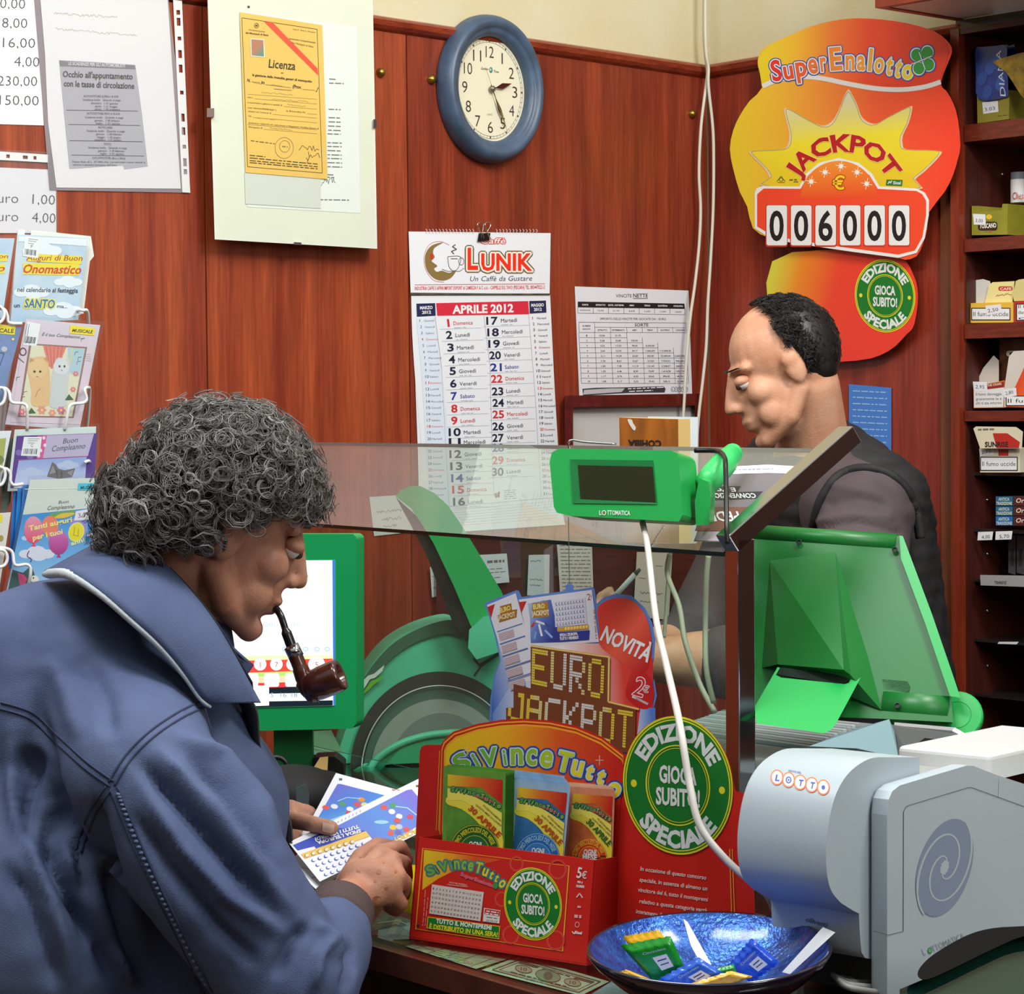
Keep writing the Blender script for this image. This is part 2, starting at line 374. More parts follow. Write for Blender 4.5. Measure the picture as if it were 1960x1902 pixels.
wr = boxw('wall_right', rp, 0, TRc-.01, 0, 3.3, -.12, 0, CREAM); wr['kind'] = 'structure'
wr2 = boxw('wall_right', rp, TRc-.01, 2.6, 2.352, 3.3, -.12, 0, CREAM); wr2['kind'] = 'structure'
wr3 = boxw('wall_right', rp, TRc-.01, 2.6, 0, 3.3, -.5, -.42, CREAM); wr3['kind'] = 'structure'
fl = MB(); fl.box((-3.5, -1, -.05), (6, 0, 0), (0, 8, 0), (0, 0, .05), mat((150, 120, 96), rough=.3, vary=.3, vscale=3, name='floor_tile'))
fo = fl.build('floor'); fo['kind'] = 'structure'
LW = wood((96, 54, 40), (70, 36, 28), 'dark_wainscot', .5, 6, (2, 2, .2), 5)
for nm, o_, a_, b_ in (('wall_front', (-3.2, -1.1, 0), (5.6, 0, 0), (0, .08, 0)), ('wall_left', (-3.28, -1.1, 0), (.08, 0, 0), (0, 4.2, 0)), ('wall_side', (2.32, -1.02, 0), (.08, 0, 0), (0, 4.3, 0))):
    mb = MB(); mb.box(V(*o_)+V(0, 0, 1.9), a_, b_, (0, 0, 1.3), CREAM); o = mb.build(nm); o['kind'] = 'structure'
    mb = MB(); mb.box(o_, a_, b_, (0, 0, 1.9), LW); mb.build('wainscot', o)
ts = [0.012, bt(779), bt(392), 2.2, 3.18]
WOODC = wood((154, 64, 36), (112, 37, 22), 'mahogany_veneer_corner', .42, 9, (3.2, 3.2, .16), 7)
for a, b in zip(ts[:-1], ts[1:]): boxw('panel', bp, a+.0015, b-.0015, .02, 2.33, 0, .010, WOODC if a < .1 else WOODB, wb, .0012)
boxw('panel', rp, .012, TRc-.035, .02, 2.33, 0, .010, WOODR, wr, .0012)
def trimbar(name, at, p, q, th0, m):     # moulding along a wall, from a pair of top pixels and a pair of bottom pixels
    mb = MB(); (x0, a0, b0), (x1, a1, b1) = p, q
    prof = [(0, .004), (.06, .02), (.2, .026), (.55, .024), (.8, .018), (1, .010)]
    vs = []; fs = []
    for x, a, b in (p, q):
        for k, th in prof: vs.append(at(x, a+(b-a)*k, th*th0))
        vs.append(at(x, b, 0)); vs.append(at(x, a, 0))
    n = len(prof)+2
    fs = [[i, (i+1) % n, n+(i+1) % n, n+i] for i in range(n)]+[list(range(n)), list(range(2*n-1, n-1, -1))]
    mb.add(vs, fs, m); o = mb.build(name); return o
t1 = trimbar('trim_1', BW.at, (-400, -139, -105), (1353, 124, 151), 1.0, WTRIM); t1['kind'] = 'structure'
t2 = trimbar('trim_2', RW.at, (1353, 124, 151), (1838, 44, 74), 1.0, WTRIM); t2['kind'] = 'structure'
# lower notice rail behind the counter
NRL = MB(); q = [(835, 1030), (1330, 1025), (1330, 1160), (835, 1195)]
DW = wood((92, 42, 32), (66, 28, 24), 'dark_rail_wood', .45, 16, (.6, .6, 14), 4)
t3 = slab('trim_3', BW.at, q, .022, DW, None, None, .010, .002); t3['kind'] = 'structure'
t4 = boxw('trim_4', rp, TRc-.034, TRc-.002, 0, 2.31, 0, .018, wood((120, 66, 38), (92, 46, 28), 'post_wood', .4, 14, (1, 1, .1), 6), None, .004); t4['kind'] = 'structure'
BRASS = mat((170, 140, 60), rough=.3, metal=.9, name='brass')
def stud(pl, px, py, parent):
    mb = MB(); c = pl.at(px, py, .010); mb.lathe(c, pl.n, [(.0001, .012), (.005, .0112), (.0085, .007), (.0095, .002), (.0095, 0)], BRASS, 16); mb.build('brass_stud', parent, True)
for p in ((727, 139), (824, 152), (1323, 218), (737, 1247)): stud(BW, *p, wb)
stud(BW, 1341, 1157, wb)
# ---------------------------------------------------------------- tobacco cabinet let into the right wall
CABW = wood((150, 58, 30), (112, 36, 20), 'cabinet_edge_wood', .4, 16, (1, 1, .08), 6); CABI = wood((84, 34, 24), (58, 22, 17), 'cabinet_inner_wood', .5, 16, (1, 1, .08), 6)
CD = .30; cabt0, cabt1 = TRc, TRc+1.15
cab = thing('tobacco_cabinet', 'tall reddish brown wooden cigarette cabinet with open shelves at the right edge', 'cabinet')
boxw('side_panel', rp, cabt0, cabt0+.021, .1, 2.33, -CD, .03, CABW, cab, .0015)
boxw('side_panel', rp, cabt1-.02, cabt1, .1, 2.325, -CD, .03, CABW, cab)
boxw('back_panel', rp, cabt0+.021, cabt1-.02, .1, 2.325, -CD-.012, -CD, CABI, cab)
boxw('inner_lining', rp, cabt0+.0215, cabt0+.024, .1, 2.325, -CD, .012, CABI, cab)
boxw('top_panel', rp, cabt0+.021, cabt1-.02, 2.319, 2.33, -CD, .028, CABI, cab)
FR = RW.off(.02)
def shz(py): return FR.at(1880, py).z
TOPZ = {}
SH = [(235, 268, 1), (455, 480, 1), (619, 647, 1), (786, 806, 1), (905, 911, 0), (1013, 1020, 0), (1112, 1117, 0), (1227, 1232, 0), (1333, 1338, 0)]
BGL = mat((40, 38, 38), rough=.12, name='smoked_shelf_glass', spec=.5)
SHW = wood((126, 50, 32), (96, 34, 24), 'shelf_wood', .35, 14, (2, 2, 12), 4)
for ya, yb, wd in SH:
    z1, z0 = shz(ya), shz(yb); boxw('shelf', rp, cabt0+.024, cabt1-.02, z0, z1, -CD, .018 if wd else -.01, SHW if wd else BGL, cab, .001)
for py in (322, 756, 960, 1065, 1176, 1283):       # shelf pins on the inner side
    mb = MB(); c = Pl(rp(cabt0+.024, 1.6), -B).at(1896 if py > 500 else 1893, py); c = rp(cabt0+.024, FR.at(1890, py).z, -.10 if py < 500 else -.05)
    mb.sph(c+B*.002, .0035, mat((190, 190, 190), rough=.3, metal=1, name='steel'), 10, 6); mb.build('shelf_pin', cab, True)
# valance box over the cabinet
ZV = 2.349
va = thing('canopy_box', 'reddish wooden overhead box with white underside above the cigarette cabinet', 'canopy')
VF = RW.off(.254); vt0 = rt(1838, 500)-.005; vl = (VF.at(1675, 30)-CN).xy.dot(B.xy)
boxw('fascia_board', rp, vl, vl+1.6, ZV, ZV+.22, .236, .254, CABW, va, .001)
boxw('fascia_board', rp, vl, vl+.018, ZV, ZV+.22, .01, .236, CABW, va, .001)
boxw('underside_board', rp, vl+.018, vl+1.6, ZV+.002, ZV+.014, .01, .236, mat((236, 232, 226), rough=.35, name='white_laminate'), va)

# ================================================================= THINGS ON THE BACK WALL
def W(o): return lambda x, y, l=0.0: BW.at(x, y, .0105+o+l)
def sheet(name, pts, label, cat, off=.0004, th=.0006, m=None, group=None):
    o = slab(name, W(0), pts, th, m or WHITE, back=off); tag(o, label, cat, group); return o, Art(W(off), th+.0003)
GREY = (70, 72, 76)
# price list, top left
o, a = sheet('price_sheet', [(-60, -40), (66, -40), (84, 240), (-60, 236)], 'white price list with large black figures at the top left corner', 'paper sheet')
for s, x, y in (('0,00', 48, 16), ('8,00', 52, 53), ('16,00', 67, 91), ('4,00', 75, 127), ('230,00', 71, 164), ('150,00', 74, 201)):
    wd = len(s)*13.5-6; a.text(s, (x-wd, y-.4), (x, y+1), 20, GREY, -.012)
a.build('lettering', o)
PLAST = glassmat((250, 250, 252), .08, 'clear_plastic_pocket', 1.0, .03)
o = thing('price_pocket', 'clear punched pocket with a euro price list above the greeting cards', 'paper sheet')
slab('sheet', W(0), [(-60, 318), (107, 325), (108, 446), (-60, 446)], .0006, WHITE, o)
a = Art(W(0), .001); a.text('uro', (-4, 388), (35, 388.5), 20, GREY, -.012, ); a.text('1,00', (62, 390), (105, 392), 20, GREY, -.012); a.text('uro', (-4, 423), (35, 423.5), 20, GREY, -.012); a.text('4,00', (61, 425), (106, 427), 20, GREY, -.012); a.build('lettering', o)
slab('pocket', W(0), [(-60, 284), (108, 291), (112, 446), (-60, 446)], .0004, PLAST, o, back=.0018)
def punched(name, at, quad, holes, parent, m):      # strip with real holes
    mb = MB(); u0 = 0; L = math.dist(quad[0], quad[1]); px0 = 0
    def P(u, v): return rq(quad, u, v)
    segs = sorted(holes); last = 0.0
    for u, hw in segs:
        cells = [(last, u-hw, 0, 1), (u-hw, u+hw, 0, .3), (u-hw, u+hw, .72, 1)]
        for a0, a1, b0, b1 in cells: mb.prism([at(*P(a0, b0), .0005), at(*P(a1, b0), .0005), at(*P(a1, b1), .0005), at(*P(a0, b1), .0005)], at(0, 0, 0)-at(0, 0, .0005) if False else Vector((0, 0, 0))+(-NB*.0004), m)
        last = u+hw
    mb.prism([at(*P(last, 0), .0005), at(*P(1, 0), .0005), at(*P(1, 1), .0005), at(*P(last, 1), .0005)], -NB*.0004, m)
    return mb.build(name, parent)
STRIP = mat((225, 226, 224), rough=.35, name='white_pocket_strip')
punched('punched_strip', W(.0024), [(-40, 287), (92, 296), (92, 311), (-40, 304)], [(.12, .02), (.42, .025), (.67, .035), (.81, .022)], o, STRIP)
# newspaper cutting in its pocket
o = thing('cutting_pocket', 'clear punched pocket holding a grey newspaper cutting on a white sheet', 'paper sheet')
slab('backing', W(0), [(62, -40), (318, -40), (365, 369), (95, 364)], .0005, mat((150, 138, 140), rough=.3, name='grey_plastic'), o, back=.001)
slab('sheet', W(0), [(74, -40), (318, -40), (346, 361), (108, 359), (92, 235), (86, 103)], .0008, mat((240, 240, 234), rough=.6, name='paper_offwhite'), o, back=.0018)
cl = slab('newspaper_cutting', W(0), [(113, 115), (175, 118), (259, 124), (272, 220), (283, 318), (238, 324), (236, 317), (218, 317), (133, 323), (122, 210)], .0004, mat((182, 184, 186), rough=.8, name='newsprint'), o, back=.0028)
a = Art(W(.0033), .0004); D = (62, 62, 66)
a.poly([(114, 116), (258, 125), (259, 132), (115, 126)], (128, 130, 132)); a.text('LE SCADENZE PER GLI AUTOMOBILISTI', (131, 124), (239, 129), 6, (225, 225, 222), .02)
a.text("Occhio all'appuntamento", (120, 147), (254, 152), 12, D, .022); a.text('con le tasse di circolazione', (122, 165), (257, 170), 12, D, .022)
for t, x0, x1, y, h in (('AUTOVETTURE SOPRA I 35 KW', 160, 227, 186, 4.4), ('Scadenza bollo   Quando si paga', 159, 231, 192.5, 4), ('dicembre   1-31 gennaio', 174, 226, 199, 4), ('aprile   1-31 maggio', 182, 225, 205, 4), ('agosto   1-30 settembre', 181, 230, 210.5, 4),
    ('AUTOVETTURE FINO A 35 KW', 166, 230, 219, 4.4), ('Scadenza bollo   Quando si paga', 163, 236, 226, 4), ('gennaio   1-28 febbraio', 181, 229, 232, 4), ('luglio   1-31 agosto', 184, 230, 237.5, 4),
    ('AUTOCARRI', 188, 215, 245.5, 4.4), ('Scadenza bollo   Quando si paga', 166, 239, 252, 4), ('gennaio   1-28 febbraio', 184, 233, 258, 4), ('maggio   1-30 giugno', 186, 231, 264, 4), ('settembre   1-31 ottobre', 181, 233, 269, 4),
    ('MOTO', 199, 213, 277.5, 4.4), ('Scadenza bollo   Quando si paga', 169, 243, 284, 4), ('gennaio   1-28 febbraio', 188, 238, 290, 4), ('luglio   1-31 agosto', 192, 237, 295.5, 4), ('CICLOMOTORI (fino a 50cc)', 177, 240, 304, 4.4),
    ('Tassa fissa di L. 37.000 che i proprietari sono tenuti a', 138, 278, 311, 3.6), ('versare in qualsiasi momento dell anno', 139, 224, 316.5, 3.6)): a.text(t, (x0, y), (x1, y+1), h, D)
for x0, x1, y in ((127, 264, 210.5), (131, 268, 238), (133, 273, 269), (137, 276, 296.5)): a.line([(x0, y), (x1, y+2)], .9, D)
a.build('lettering', cl)
a = Art(W(.0026), .0003); a.scrawl(103, 25, 225, 33, 5, (190, 186, 160), .8, 60, 3); a.scrawl(106, 55, 262, 68, 5, (196, 192, 170), .8, 70, 4); a.build('handwriting', o)
punched('punched_strip', W(.0024), [(348, -40), (331, -40), (349, 368), (366, 369)][::-1] if False else [(330, -30), (349, 368), (364, 369), (347, -30)], [(.135, .011), (.18, .019), (.26, .009), (.335, .019), (.405, .019), (.52, .009), (.64, .019), (.705, .018), (.78, .009), (.855, .019), (.9, .012)], o, STRIP)
slab('pocket', W(0), [(62, -40), (318, -40), (349, 364), (95, 364)], .0003, PLAST, o, back=.0042)
# glazed licence frame
o = thing('licence_frame', 'large clip frame holding an orange licence and white letters on a cream board', 'picture frame')
q = [(397, -12), (712, -12), (714, 18), (722, 476), (411, 458)]
slab('backboard', W(0), q, .018, mat((234, 234, 226), rough=.5, vary=.03, vscale=4, name='cream_mount_board'), o, mat((176, 150, 96), rough=.8, name='hardboard_edge'), back=.03)
a0 = W(.048)
s1 = slab('letter', a0, [(455, 22), (683, 52), (690, 408), (474, 396), (470, 382), (466, 100)], .0006, mat((236, 238, 244), rough=.6, name='paper_bluish'), o)
a = Art(a0, .0009); GT = (110, 112, 120)
for x0, x1, y in ((630, 643, 151), (630, 658, 159), (629, 652, 209), (629, 652, 225), (629, 652, 233), (628, 652, 241), (628, 652, 249), (627, 652, 256), (627, 654, 273), (627, 654, 280), (627, 654, 288), (627, 654, 296), (627, 654, 303), (627, 655, 311), (627, 655, 319), (625, 638, 334), (626, 640, 339), (614, 668, 382)): a.small(x0, y, x1, y+.8, 1.8, GT, int(y))
a.scrawl(612, 350, 642, 344, 12, GT, .8, 16, 5); a.build('lettering', s1)
slab('grey_sheet', a0, [(468, 330), (614, 338), (614, 399), (470, 390)], .0004, mat((218, 218, 218), rough=.6, name='paper_grey'), o, back=.0012)
s2 = slab('licence', a0, [(459, 23), (617, 48), (627, 343), (470, 330)], .0006, mat((246, 200, 112), rough=.6, vary=.05, vscale=6, name='orange_paper'), o, back=.0022)
a = Art(a0, .0031); K = (70, 62, 50)
a.line([(463, 34), (607, 56), (617, 331), (474, 319), (463, 34)], .9, K)
a.poly([(505, 41), (522, 43), (608, 131), (609, 144)], (248, 92, 72)); a.ring(491, 49, 4, 4.5, 1, K); a.line([(489, 49), (493, 49)], 3, K)
a.text('Amministrazione', (476, 58), (507, 62), 3, K); a.text('dei Monopoli di Stato', (470, 64), (514, 69), 3.4, K, .02); a.text('Serie P - Mod. E - Monopoli', (561, 57), (603, 63), 2.6, K)
a.text('Ispettorato Compartimentale', (553, 75), (604, 83), 3.4, K); a.text('Dei Monopoli di Stato', (558, 83), (600, 91), 3.4, K)
a.poly([(479, 73), (506, 75), (507, 110), (480, 108)], (225, 222, 215)); a.poly([(481, 75), (504, 77), (505, 108), (482, 106)], grad(W(0)(482, 76), W(0)(504, 106), [(0, (190, 130, 110)), (.35, (110, 150, 140)), (.7, (120, 130, 175)), (1, (100, 100, 160))]))
a.text('Licenza', (514, 129), (565, 134), 17, K, .012); a.text('per', (538, 140), (543, 141), 2.6, K, .02); a.text('la gestione della rivendita generi di monopolio', (483, 145), (597, 158), 4.6, K, .025)
a.text('N.', (473, 156), (479, 157), 6, K, .03); a.text('in', (500, 160), (506, 161), 6, K, .03); a.text('(Prov.', (560, 168), (577, 170), 6.5, K, .03); a.text(']', (605, 173), (607, 174), 7, K, .02)
a.line([(483, 157), (498, 158)], .6, K); a.line([(508, 162), (557, 168)], .6, K); a.line([(579, 171), (603, 173)], .6, K); a.line([(524, 170), (558, 173)], .9, (120, 100, 60))
for i, (x0, x1, y, tx) in enumerate(((474, 607, 178, ''), (474, 484, 187, 'nato a'), (474, 540, 197, 'è autorizzato a gestire in qualità di'), (474, 585, 207, 'con decorrenza dal              la Rivendita N.'), (475, 519, 214, 'situata nel Comune di'), (475, 481, 223, 'Via'), (476, 610, 236, 'prelevare i tabacchi ed i sali presso il Magazzino Vendita Generi di'), (476, 502, 244, 'Monopolio di'))):
    sl = (x1-x0)*.085
    if tx: a.text(tx, (x0, y), (x1, y+sl), 3, K)
    a.line([(x1+3 if x1 < 600 else 474, y+sl+1 if x1 < 600 else y+2), (607, y+12)], .5, (150, 120, 70))
for i, (x0, x1, y) in enumerate(((482, 500, 156), (518, 545, 162), (500, 560, 177), (520, 590, 190), (550, 585, 200), (497, 530, 207), (490, 530, 225), (516, 560, 245))): a.scrawl(x0, y, x1, y+4, 3, (176, 150, 100), .6, 24, i)
a.ring(544, 283, 17.5, 20, .8, (150, 130, 90)); a.ring(545, 280, 10, 11, .8, (150, 130, 90)); a.small(540, 280, 551, 281, 2, (150, 130, 90), 3)
a.small(480, 269, 526, 275, 1.6, (130, 105, 60), 4); a.scrawl(572, 282, 611, 284, 12, K, .8, 14, 8); a.scrawl(586, 303, 612, 297, 12, K, .8, 9, 9); a.line([(588, 312), (592, 300), (590, 290)], .8, K)
for y in (297, 302, 307, 311): a.small(478, y, 608 if y > 300 else 508, y+(12 if y > 300 else 3), 1.6, K, y)
a.build('lettering', s2)
a = Art(a0, .0012); a.rect(474, 11, 478, 15, (60, 60, 62)); a.build('corner_mark', s1)
CH = mat((210, 210, 212), rough=.22, metal=1, name='chrome')
slab('glass_pane', W(.0525), [(398, -12), (711, -12), (713, 19), (720, 474), (413, 456)], .0015, glassmat((252, 254, 250), .03, 'frame_glass', .35), o)
for q in ([(396, 207), (410, 207), (410, 224), (396, 224)], [(563, 463), (577, 464), (577, 469), (563, 468)], [(715, 228), (721, 228), (721, 244), (715, 244)]): slab('clip', W(.048), q, .0065, CH, o, bevel=.0005)
# wall clock
o = thing('wall_clock', 'round wall clock with slate blue rim showing two twenty-five', 'clock')
cc = BW.at(930, 172, .0105); R = (BW.at(930, 30, .03)-BW.at(930, 316, .03)).length/2
kx = Vector(A)*.885; ky = UP; BLU = mat((74, 96, 122), rough=.42, vary=.22, vscale=25, stretch=(1, 1, 1), name='slate_blue_plastic', spec=.5)
def sqz(mb):
    for i, v in enumerate(mb.v): mb.v[i] = v - A*((v-cc).dot(A)*.115)
mb = MB(); pr = [(R*.70, .012), (R*.70, .020), (R*.73, .028), (R*.775, .032), (R*.80, .032), (R*.815, .035), (R*.86, .040), (R*.91, .040), (R*.955, .034), (R*.985, .024), (R, .012), (R, .002), (R*.97, 0)]
mb.lathe(cc, NB, pr[::-1], BLU, 96, A); sqz(mb); mb.build('rim', o, True)
mb = MB(); mb.lathe(cc, NB, [(R*.72, .012), (.0001, .012)][::-1][::-1], mat((240, 236, 214), rough=.5, name='ivory_dial'), 64, A); sqz(mb); dial = mb.build('dial', o)
def ck(x, y, l=0.0): return cc + kx*(x*R*.70) + ky*(-y*R*.70) + NB*(.0126+l)
a = Art(ck, .0, 0); CK = (60, 52, 46)
for i, s in enumerate(('12', '1', '2', '3', '4', '5', '6', '7', '8', '9', '10', '11')):
    an = math.radians(30*i); x, y = .72*math.sin(an), -.72*math.cos(an); wd = .20 if len(s) == 2 else (.125 if s != '1' else .028)
    a.text(s, (x-wd/2*1.15, y+.115), (x+wd/2*1.15, y+.115), .23, CK, -.008)
    a.poly([(.925*math.sin(an)+dx, -.925*math.cos(an)+dy) for dx, dy in ((-.018, -.018), (.018, -.018), (.018, .018), (-.018, .018))], CK)
a.ring(0, 0, .90, .90, .006, (140, 134, 120), 72); a.ring(0, 0, .95, .95, .006, (140, 134, 120), 72)
for i in range(60): an = math.radians(6*i); a.line([(.90*math.sin(an), -.90*math.cos(an)), (.95*math.sin(an), -.95*math.cos(an))], .006, (140, 134, 120), 1)
a.text('Golden', (-.26, -.36), (-.05, -.36), .05, CK, 0, .3); a.text('Time', (.1, -.33), (.25, -.33), .05, CK, 0, .3); a.poly(circ(.03, -.37, .045, .055), (60, 130, 120)); a.poly(circ(.02, -.375, .022, .026), (200, 225, 220)); a.text('QUARTZ', (-.09, .5), (.06, .5), .035, (170, 164, 150))
a.build('numerals', dial)
def hand(name, ang, L, wd, c, tail=0, z=.006):
    an = math.radians(ang); d = (math.sin(an), -math.cos(an)); n = (math.cos(an), math.sin(an))
    pts = [(-d[0]*tail+n[0]*wd*.25, -d[1]*tail+n[1]*wd*.25), (d[0]*L*.25+n[0]*wd*.2, d[1]*L*.25+n[1]*wd*.2), (d[0]*L*.55+n[0]*wd, d[1]*L*.55+n[1]*wd), (d[0]*L, d[1]*L), (d[0]*L*.55-n[0]*wd, d[1]*L*.55-n[1]*wd), (d[0]*L*.25-n[0]*wd*.2, d[1]*L*.25-n[1]*wd*.2), (-d[0]*tail-n[0]*wd*.25, -d[1]*tail-n[1]*wd*.25)]
    slab(name, ck, pts, .0008, mat(c, rough=.35, name='hand_metal'), o, back=z)
hand('hour_hand', 76, .60, .055, (70, 22, 18), .05, .005); hand('minute_hand', 151, .80, .04, (52, 30, 18), .08, .0065); hand('second_hand', 152.5, .93, .008, (160, 150, 70), .43, .008)
mb = MB(); mb.lathe(ck(0, 0, .004), NB, [(.006, 0), (.006, .006), (.0001, .008)], mat((150, 140, 120), rough=.3, metal=.6, name='pin_metal'), 16); mb.build('centre_pin', o, True)
mb = MB(); mb.lathe(cc+NB*.0255, NB, [(R*.735, 0), (.0001, .0022)], glassmat((252, 252, 248), .03, 'clock_glass', .5), 64, A); sqz(mb); mb.build('glass_pane', o, True)
# calendar
o = thing('wall_calendar', 'long paper wall calendar open at April 2012 with a red coffee logo', 'calendar')
PAP = mat((236, 240, 244), rough=.6, name='calendar_paper'); X = BLK
slab('header_sheet', W(0), [(782, 443), (1054, 446), (1052, 562), (786, 560)], .0012, PAP, o, back=.003)
mb = MB(); tp = [Vector(W(.0045)(786+k*(266/12), 563, 0)) for k in range(13)]; mb.tube(tp, .0018, mat((112, 108, 92), rough=.5, vary=.4, vscale=30, name='binding_bar'), 8); mb.build('binding_bar', o)
SP = mat((235, 235, 235), rough=.4, name='white_wire'); mb = MB()
for k in range(34):
    x = 815+k*6.4
    if 905 < x < 945: continue
    c = W(.005)(x, 442.2, 0); mb.tube([c+UP*.0035*math.cos(t)+NB*.0035*math.sin(t) for t in (0, 1.2, 2.4, 3.6)], .0006, SP, 4)
mb.build('spiral_wire', o)
# month sheet hangs with a soft wave: quad grid
mL = [(787, 566), (789, 640), (795, 730), (806, 850), (805, 930), (808, 1000), (812, 1022)]; mR = [(1053, 564), (1057, 650), (1062, 750), (1068, 850), (1072, 930), (1078, 985), (1082, 1004)]
mb = MB(); vs = []; N = 16
for (lx, ly), (rx, ry) in zip(sm2(mL, 3, False), sm2(mR, 3, False)):
    for k in range(N+1): u = k/N; x, y = lx+(rx-lx)*u, ly+(ry-ly)*u; vs.append(W(.003)(x, y, .0))
nr = len(vs)//(N+1); mb.add(vs, [[i*(N+1)+k, i*(N+1)+k+1, (i+1)*(N+1)+k+1, (i+1)*(N+1)+k] for i in range(nr-1) for k in range(N)], PAP)
ms = mb.build('month_sheet', o, True)
slab('month_sheet', W(0), [(790, 600), (1050, 600), (1078, 990), (803, 1014), (800, 870)], .001, PAP, o, back=.0012)
a = Art(W(.0045), 0)
RD = (214, 46, 40); GOLD = (140, 116, 66)
a.poly(sm2([(848, 464), (826, 470), (814, 488), (816, 514), (830, 532), (848, 537), (864, 531), (873, 517), (860, 522), (846, 518), (836, 520), (831, 514), (837, 509), (830, 503), (826, 499), (832, 492), (829, 484), (832, 474)], 4), GOLD); a.line(sm2([(860, 469), (842, 462), (822, 468), (812, 490), (815, 516), (830, 536), (850, 540)], 5, False), .7, RD)
a.poly([(823, 486), (828, 485), (829, 496), (824, 497)], RD)
a.line(sm2([(857, 491), (859, 508), (865, 517), (873, 517), (879, 508), (881, 491), (857, 491)], 4, False), 1, (90, 90, 92)); a.line([(846, 515), (857, 519), (880, 519), (888, 513)], 1, (120, 110, 100)); a.ring(883, 500, 5, 7, 1, (120, 90, 80), 16); a.line([(869, 486), (864, 481), (874, 477), (866, 472), (872, 468)], 2, (90, 90, 92)); a.small(863, 495, 876, 495, 1.2, GREY, 2)
a.text('Caffè', (919, 466), (967, 466), 11, (246, 240, 238), .01, .25, out=[(1.4, RD)])
a.text('L', (895, 515), (915, 515), 42, (238, 50, 28), .03, out=[(5.5, (110, 92, 52)), (3.2, (246, 240, 226))]); a.text('UNIK', (921, 517), (1019, 517), 33, (238, 50, 28), .03, out=[(5.5, (110, 92, 52)), (3.2, (246, 240, 226))])
a.text('Un Caffè da Gustare', (899, 538), (1018, 537), 10, GREY, 0, .22); a.line([(794, 545), (1043, 543)], 1, RD)
a.text('INDUSTRIA CAFFE E AFFINI IMPORT EXPORT di CAMISCIA F. & C. s.n.l. - CAPPELLE SUL TAVO (PESCARA) TEL. 085/4470221-2', (794, 555), (1043, 552.5), 7, RD, .012)
a.build('lettering', o)
a = Art(W(.0035), 0); NV = (38, 42, 84)
a.poly([(797, 581), (833, 580), (834, 604), (798, 606)], NV); a.poly([(835, 580), (1011, 576), (1013, 601), (837, 604)], (218, 44, 66)); a.poly([(1013, 576), (1045, 575), (1046, 598), (1014, 600)], NV); WT = (244, 244, 244)
a.text('MARZO', (804, 592), (828, 591), 6, WT, .03); a.text('2012', (808, 600.5), (825, 600), 6, WT, .03); a.text('APRILE 2012', (866, 600), (983, 597), 16, WT, .035); a.text('MAGGIO', (1017, 587), (1041, 586), 6, WT, .03); a.text('2012', (1022, 595), (1037, 594.5), 6, WT, .03)
a.poly([(797, 610), (832, 608), (848, 730), (861, 860), (862, 1000), (826, 1010), (818, 900), (808, 730)], (222, 234, 246))
def lx(y): return np.interp(y, [608, 640, 700, 780, 860, 1000], [836, 842, 849, 853, 853, 864])
days = ['Domenica', 'Lunedì', 'Martedì', 'Mercoledì', 'Giovedì', 'Venerdì', 'Sabato']; RED = (212, 50, 56); DB = (30, 34, 62); SB = (40, 56, 160)
ysl = [625, 648, 672, 695, 717, 741, 765, 789, 812, 834, 853, 876, 899, 922, 944, 967]
for i in range(16):
    y = ysl[i]; n = str(i+1); wd = 12 if i < 9 else 23; x = lx(y)+9; wn = 10 if i == 0 else wd
    dn = days[i % 7]; cc_ = RED if dn == 'Domenica' or i == 8 else (SB if dn == 'Sabato' else DB)
    xe = x+14 if i < 9 else x+20
    a.text(n, (xe-wn+(5 if i == 0 else 0), y), (xe-(1 if i == 0 else 0), y-.5), 15, cc_, .022); a.text(dn, (xe+6, y-3), (xe+6+len(dn)*4.6, y-4.5), 7.6, cc_ if cc_ != DB else (70, 74, 90)); a.small(xe+7, y+2, xe+30, y+1, .8, (170, 172, 180), i)
    a.line([(xe-20, y+5), (xe+60, y+2)], .5, (180, 184, 196))
ysr = [621, 643, 665, 687, 710, 732, 756, 778, 800, 823, 845, 864, 888, 910]
for i in range(14):
    y = ysr[i]; n = str(i+17); x = np.interp(y, [621, 700, 780, 910], [931, 938, 943, 942]); dn = days[(i+16) % 7]; cc_ = RED if dn == 'Domenica' or i == 8 else (SB if dn == 'Sabato' else DB)
    a.text(n, (x, y), (x+22, y-.5), 15, cc_, .022); a.text(dn, (x+28, y-4), (x+28+len(dn)*4.4, y-5.5), 7.6, cc_ if cc_ != DB else (70, 74, 90)); a.small(x+28, y+.5, x+50, y-.4, .8, (170, 172, 180), i)
    a.line([(x-6, y+4), (x+82, y+1)], .5, (180, 184, 196))
for i in range(31):
    y = 616+i*11.9; x = np.interp(y, [616, 700, 800, 990], [803, 813, 817, 822]); dn = days[(i+4) % 7]; c_ = RED if dn == 'Domenica' else (84, 90, 112)
    a.text(str(i+1), (x, y), (x+(1 if i == 0 else 3 if i < 9 else 7), y), 5.4, c_, .01); a.text(dn, (x+9, y-.2), (x+9+len(dn)*2.7, y-.8), 4, c_)
    y = 611+i*11.2; x = np.interp(y, [611, 750, 950], [1019, 1030, 1040]); dn = days[(i+2) % 7]; c_ = RED if dn == 'Domenica' else (84, 90, 112)
    a.text(str(i+1), (x, y), (x+(1 if i == 0 else 3 if i < 9 else 7), y), 5.4, c_, .01); a.text(dn, (x+9, y-.2), (x+9+len(dn)*2.5, y-.8), 4, c_)
for p in ([(850, 970), (1060, 952)], [(833, 606), (845, 700), (853, 850), (862, 1000)], [(926, 604), (938, 700), (943, 900), (946, 950)], [(1012, 602), (1024, 750), (1036, 950)]): a.line(p, .6, (170, 176, 190))
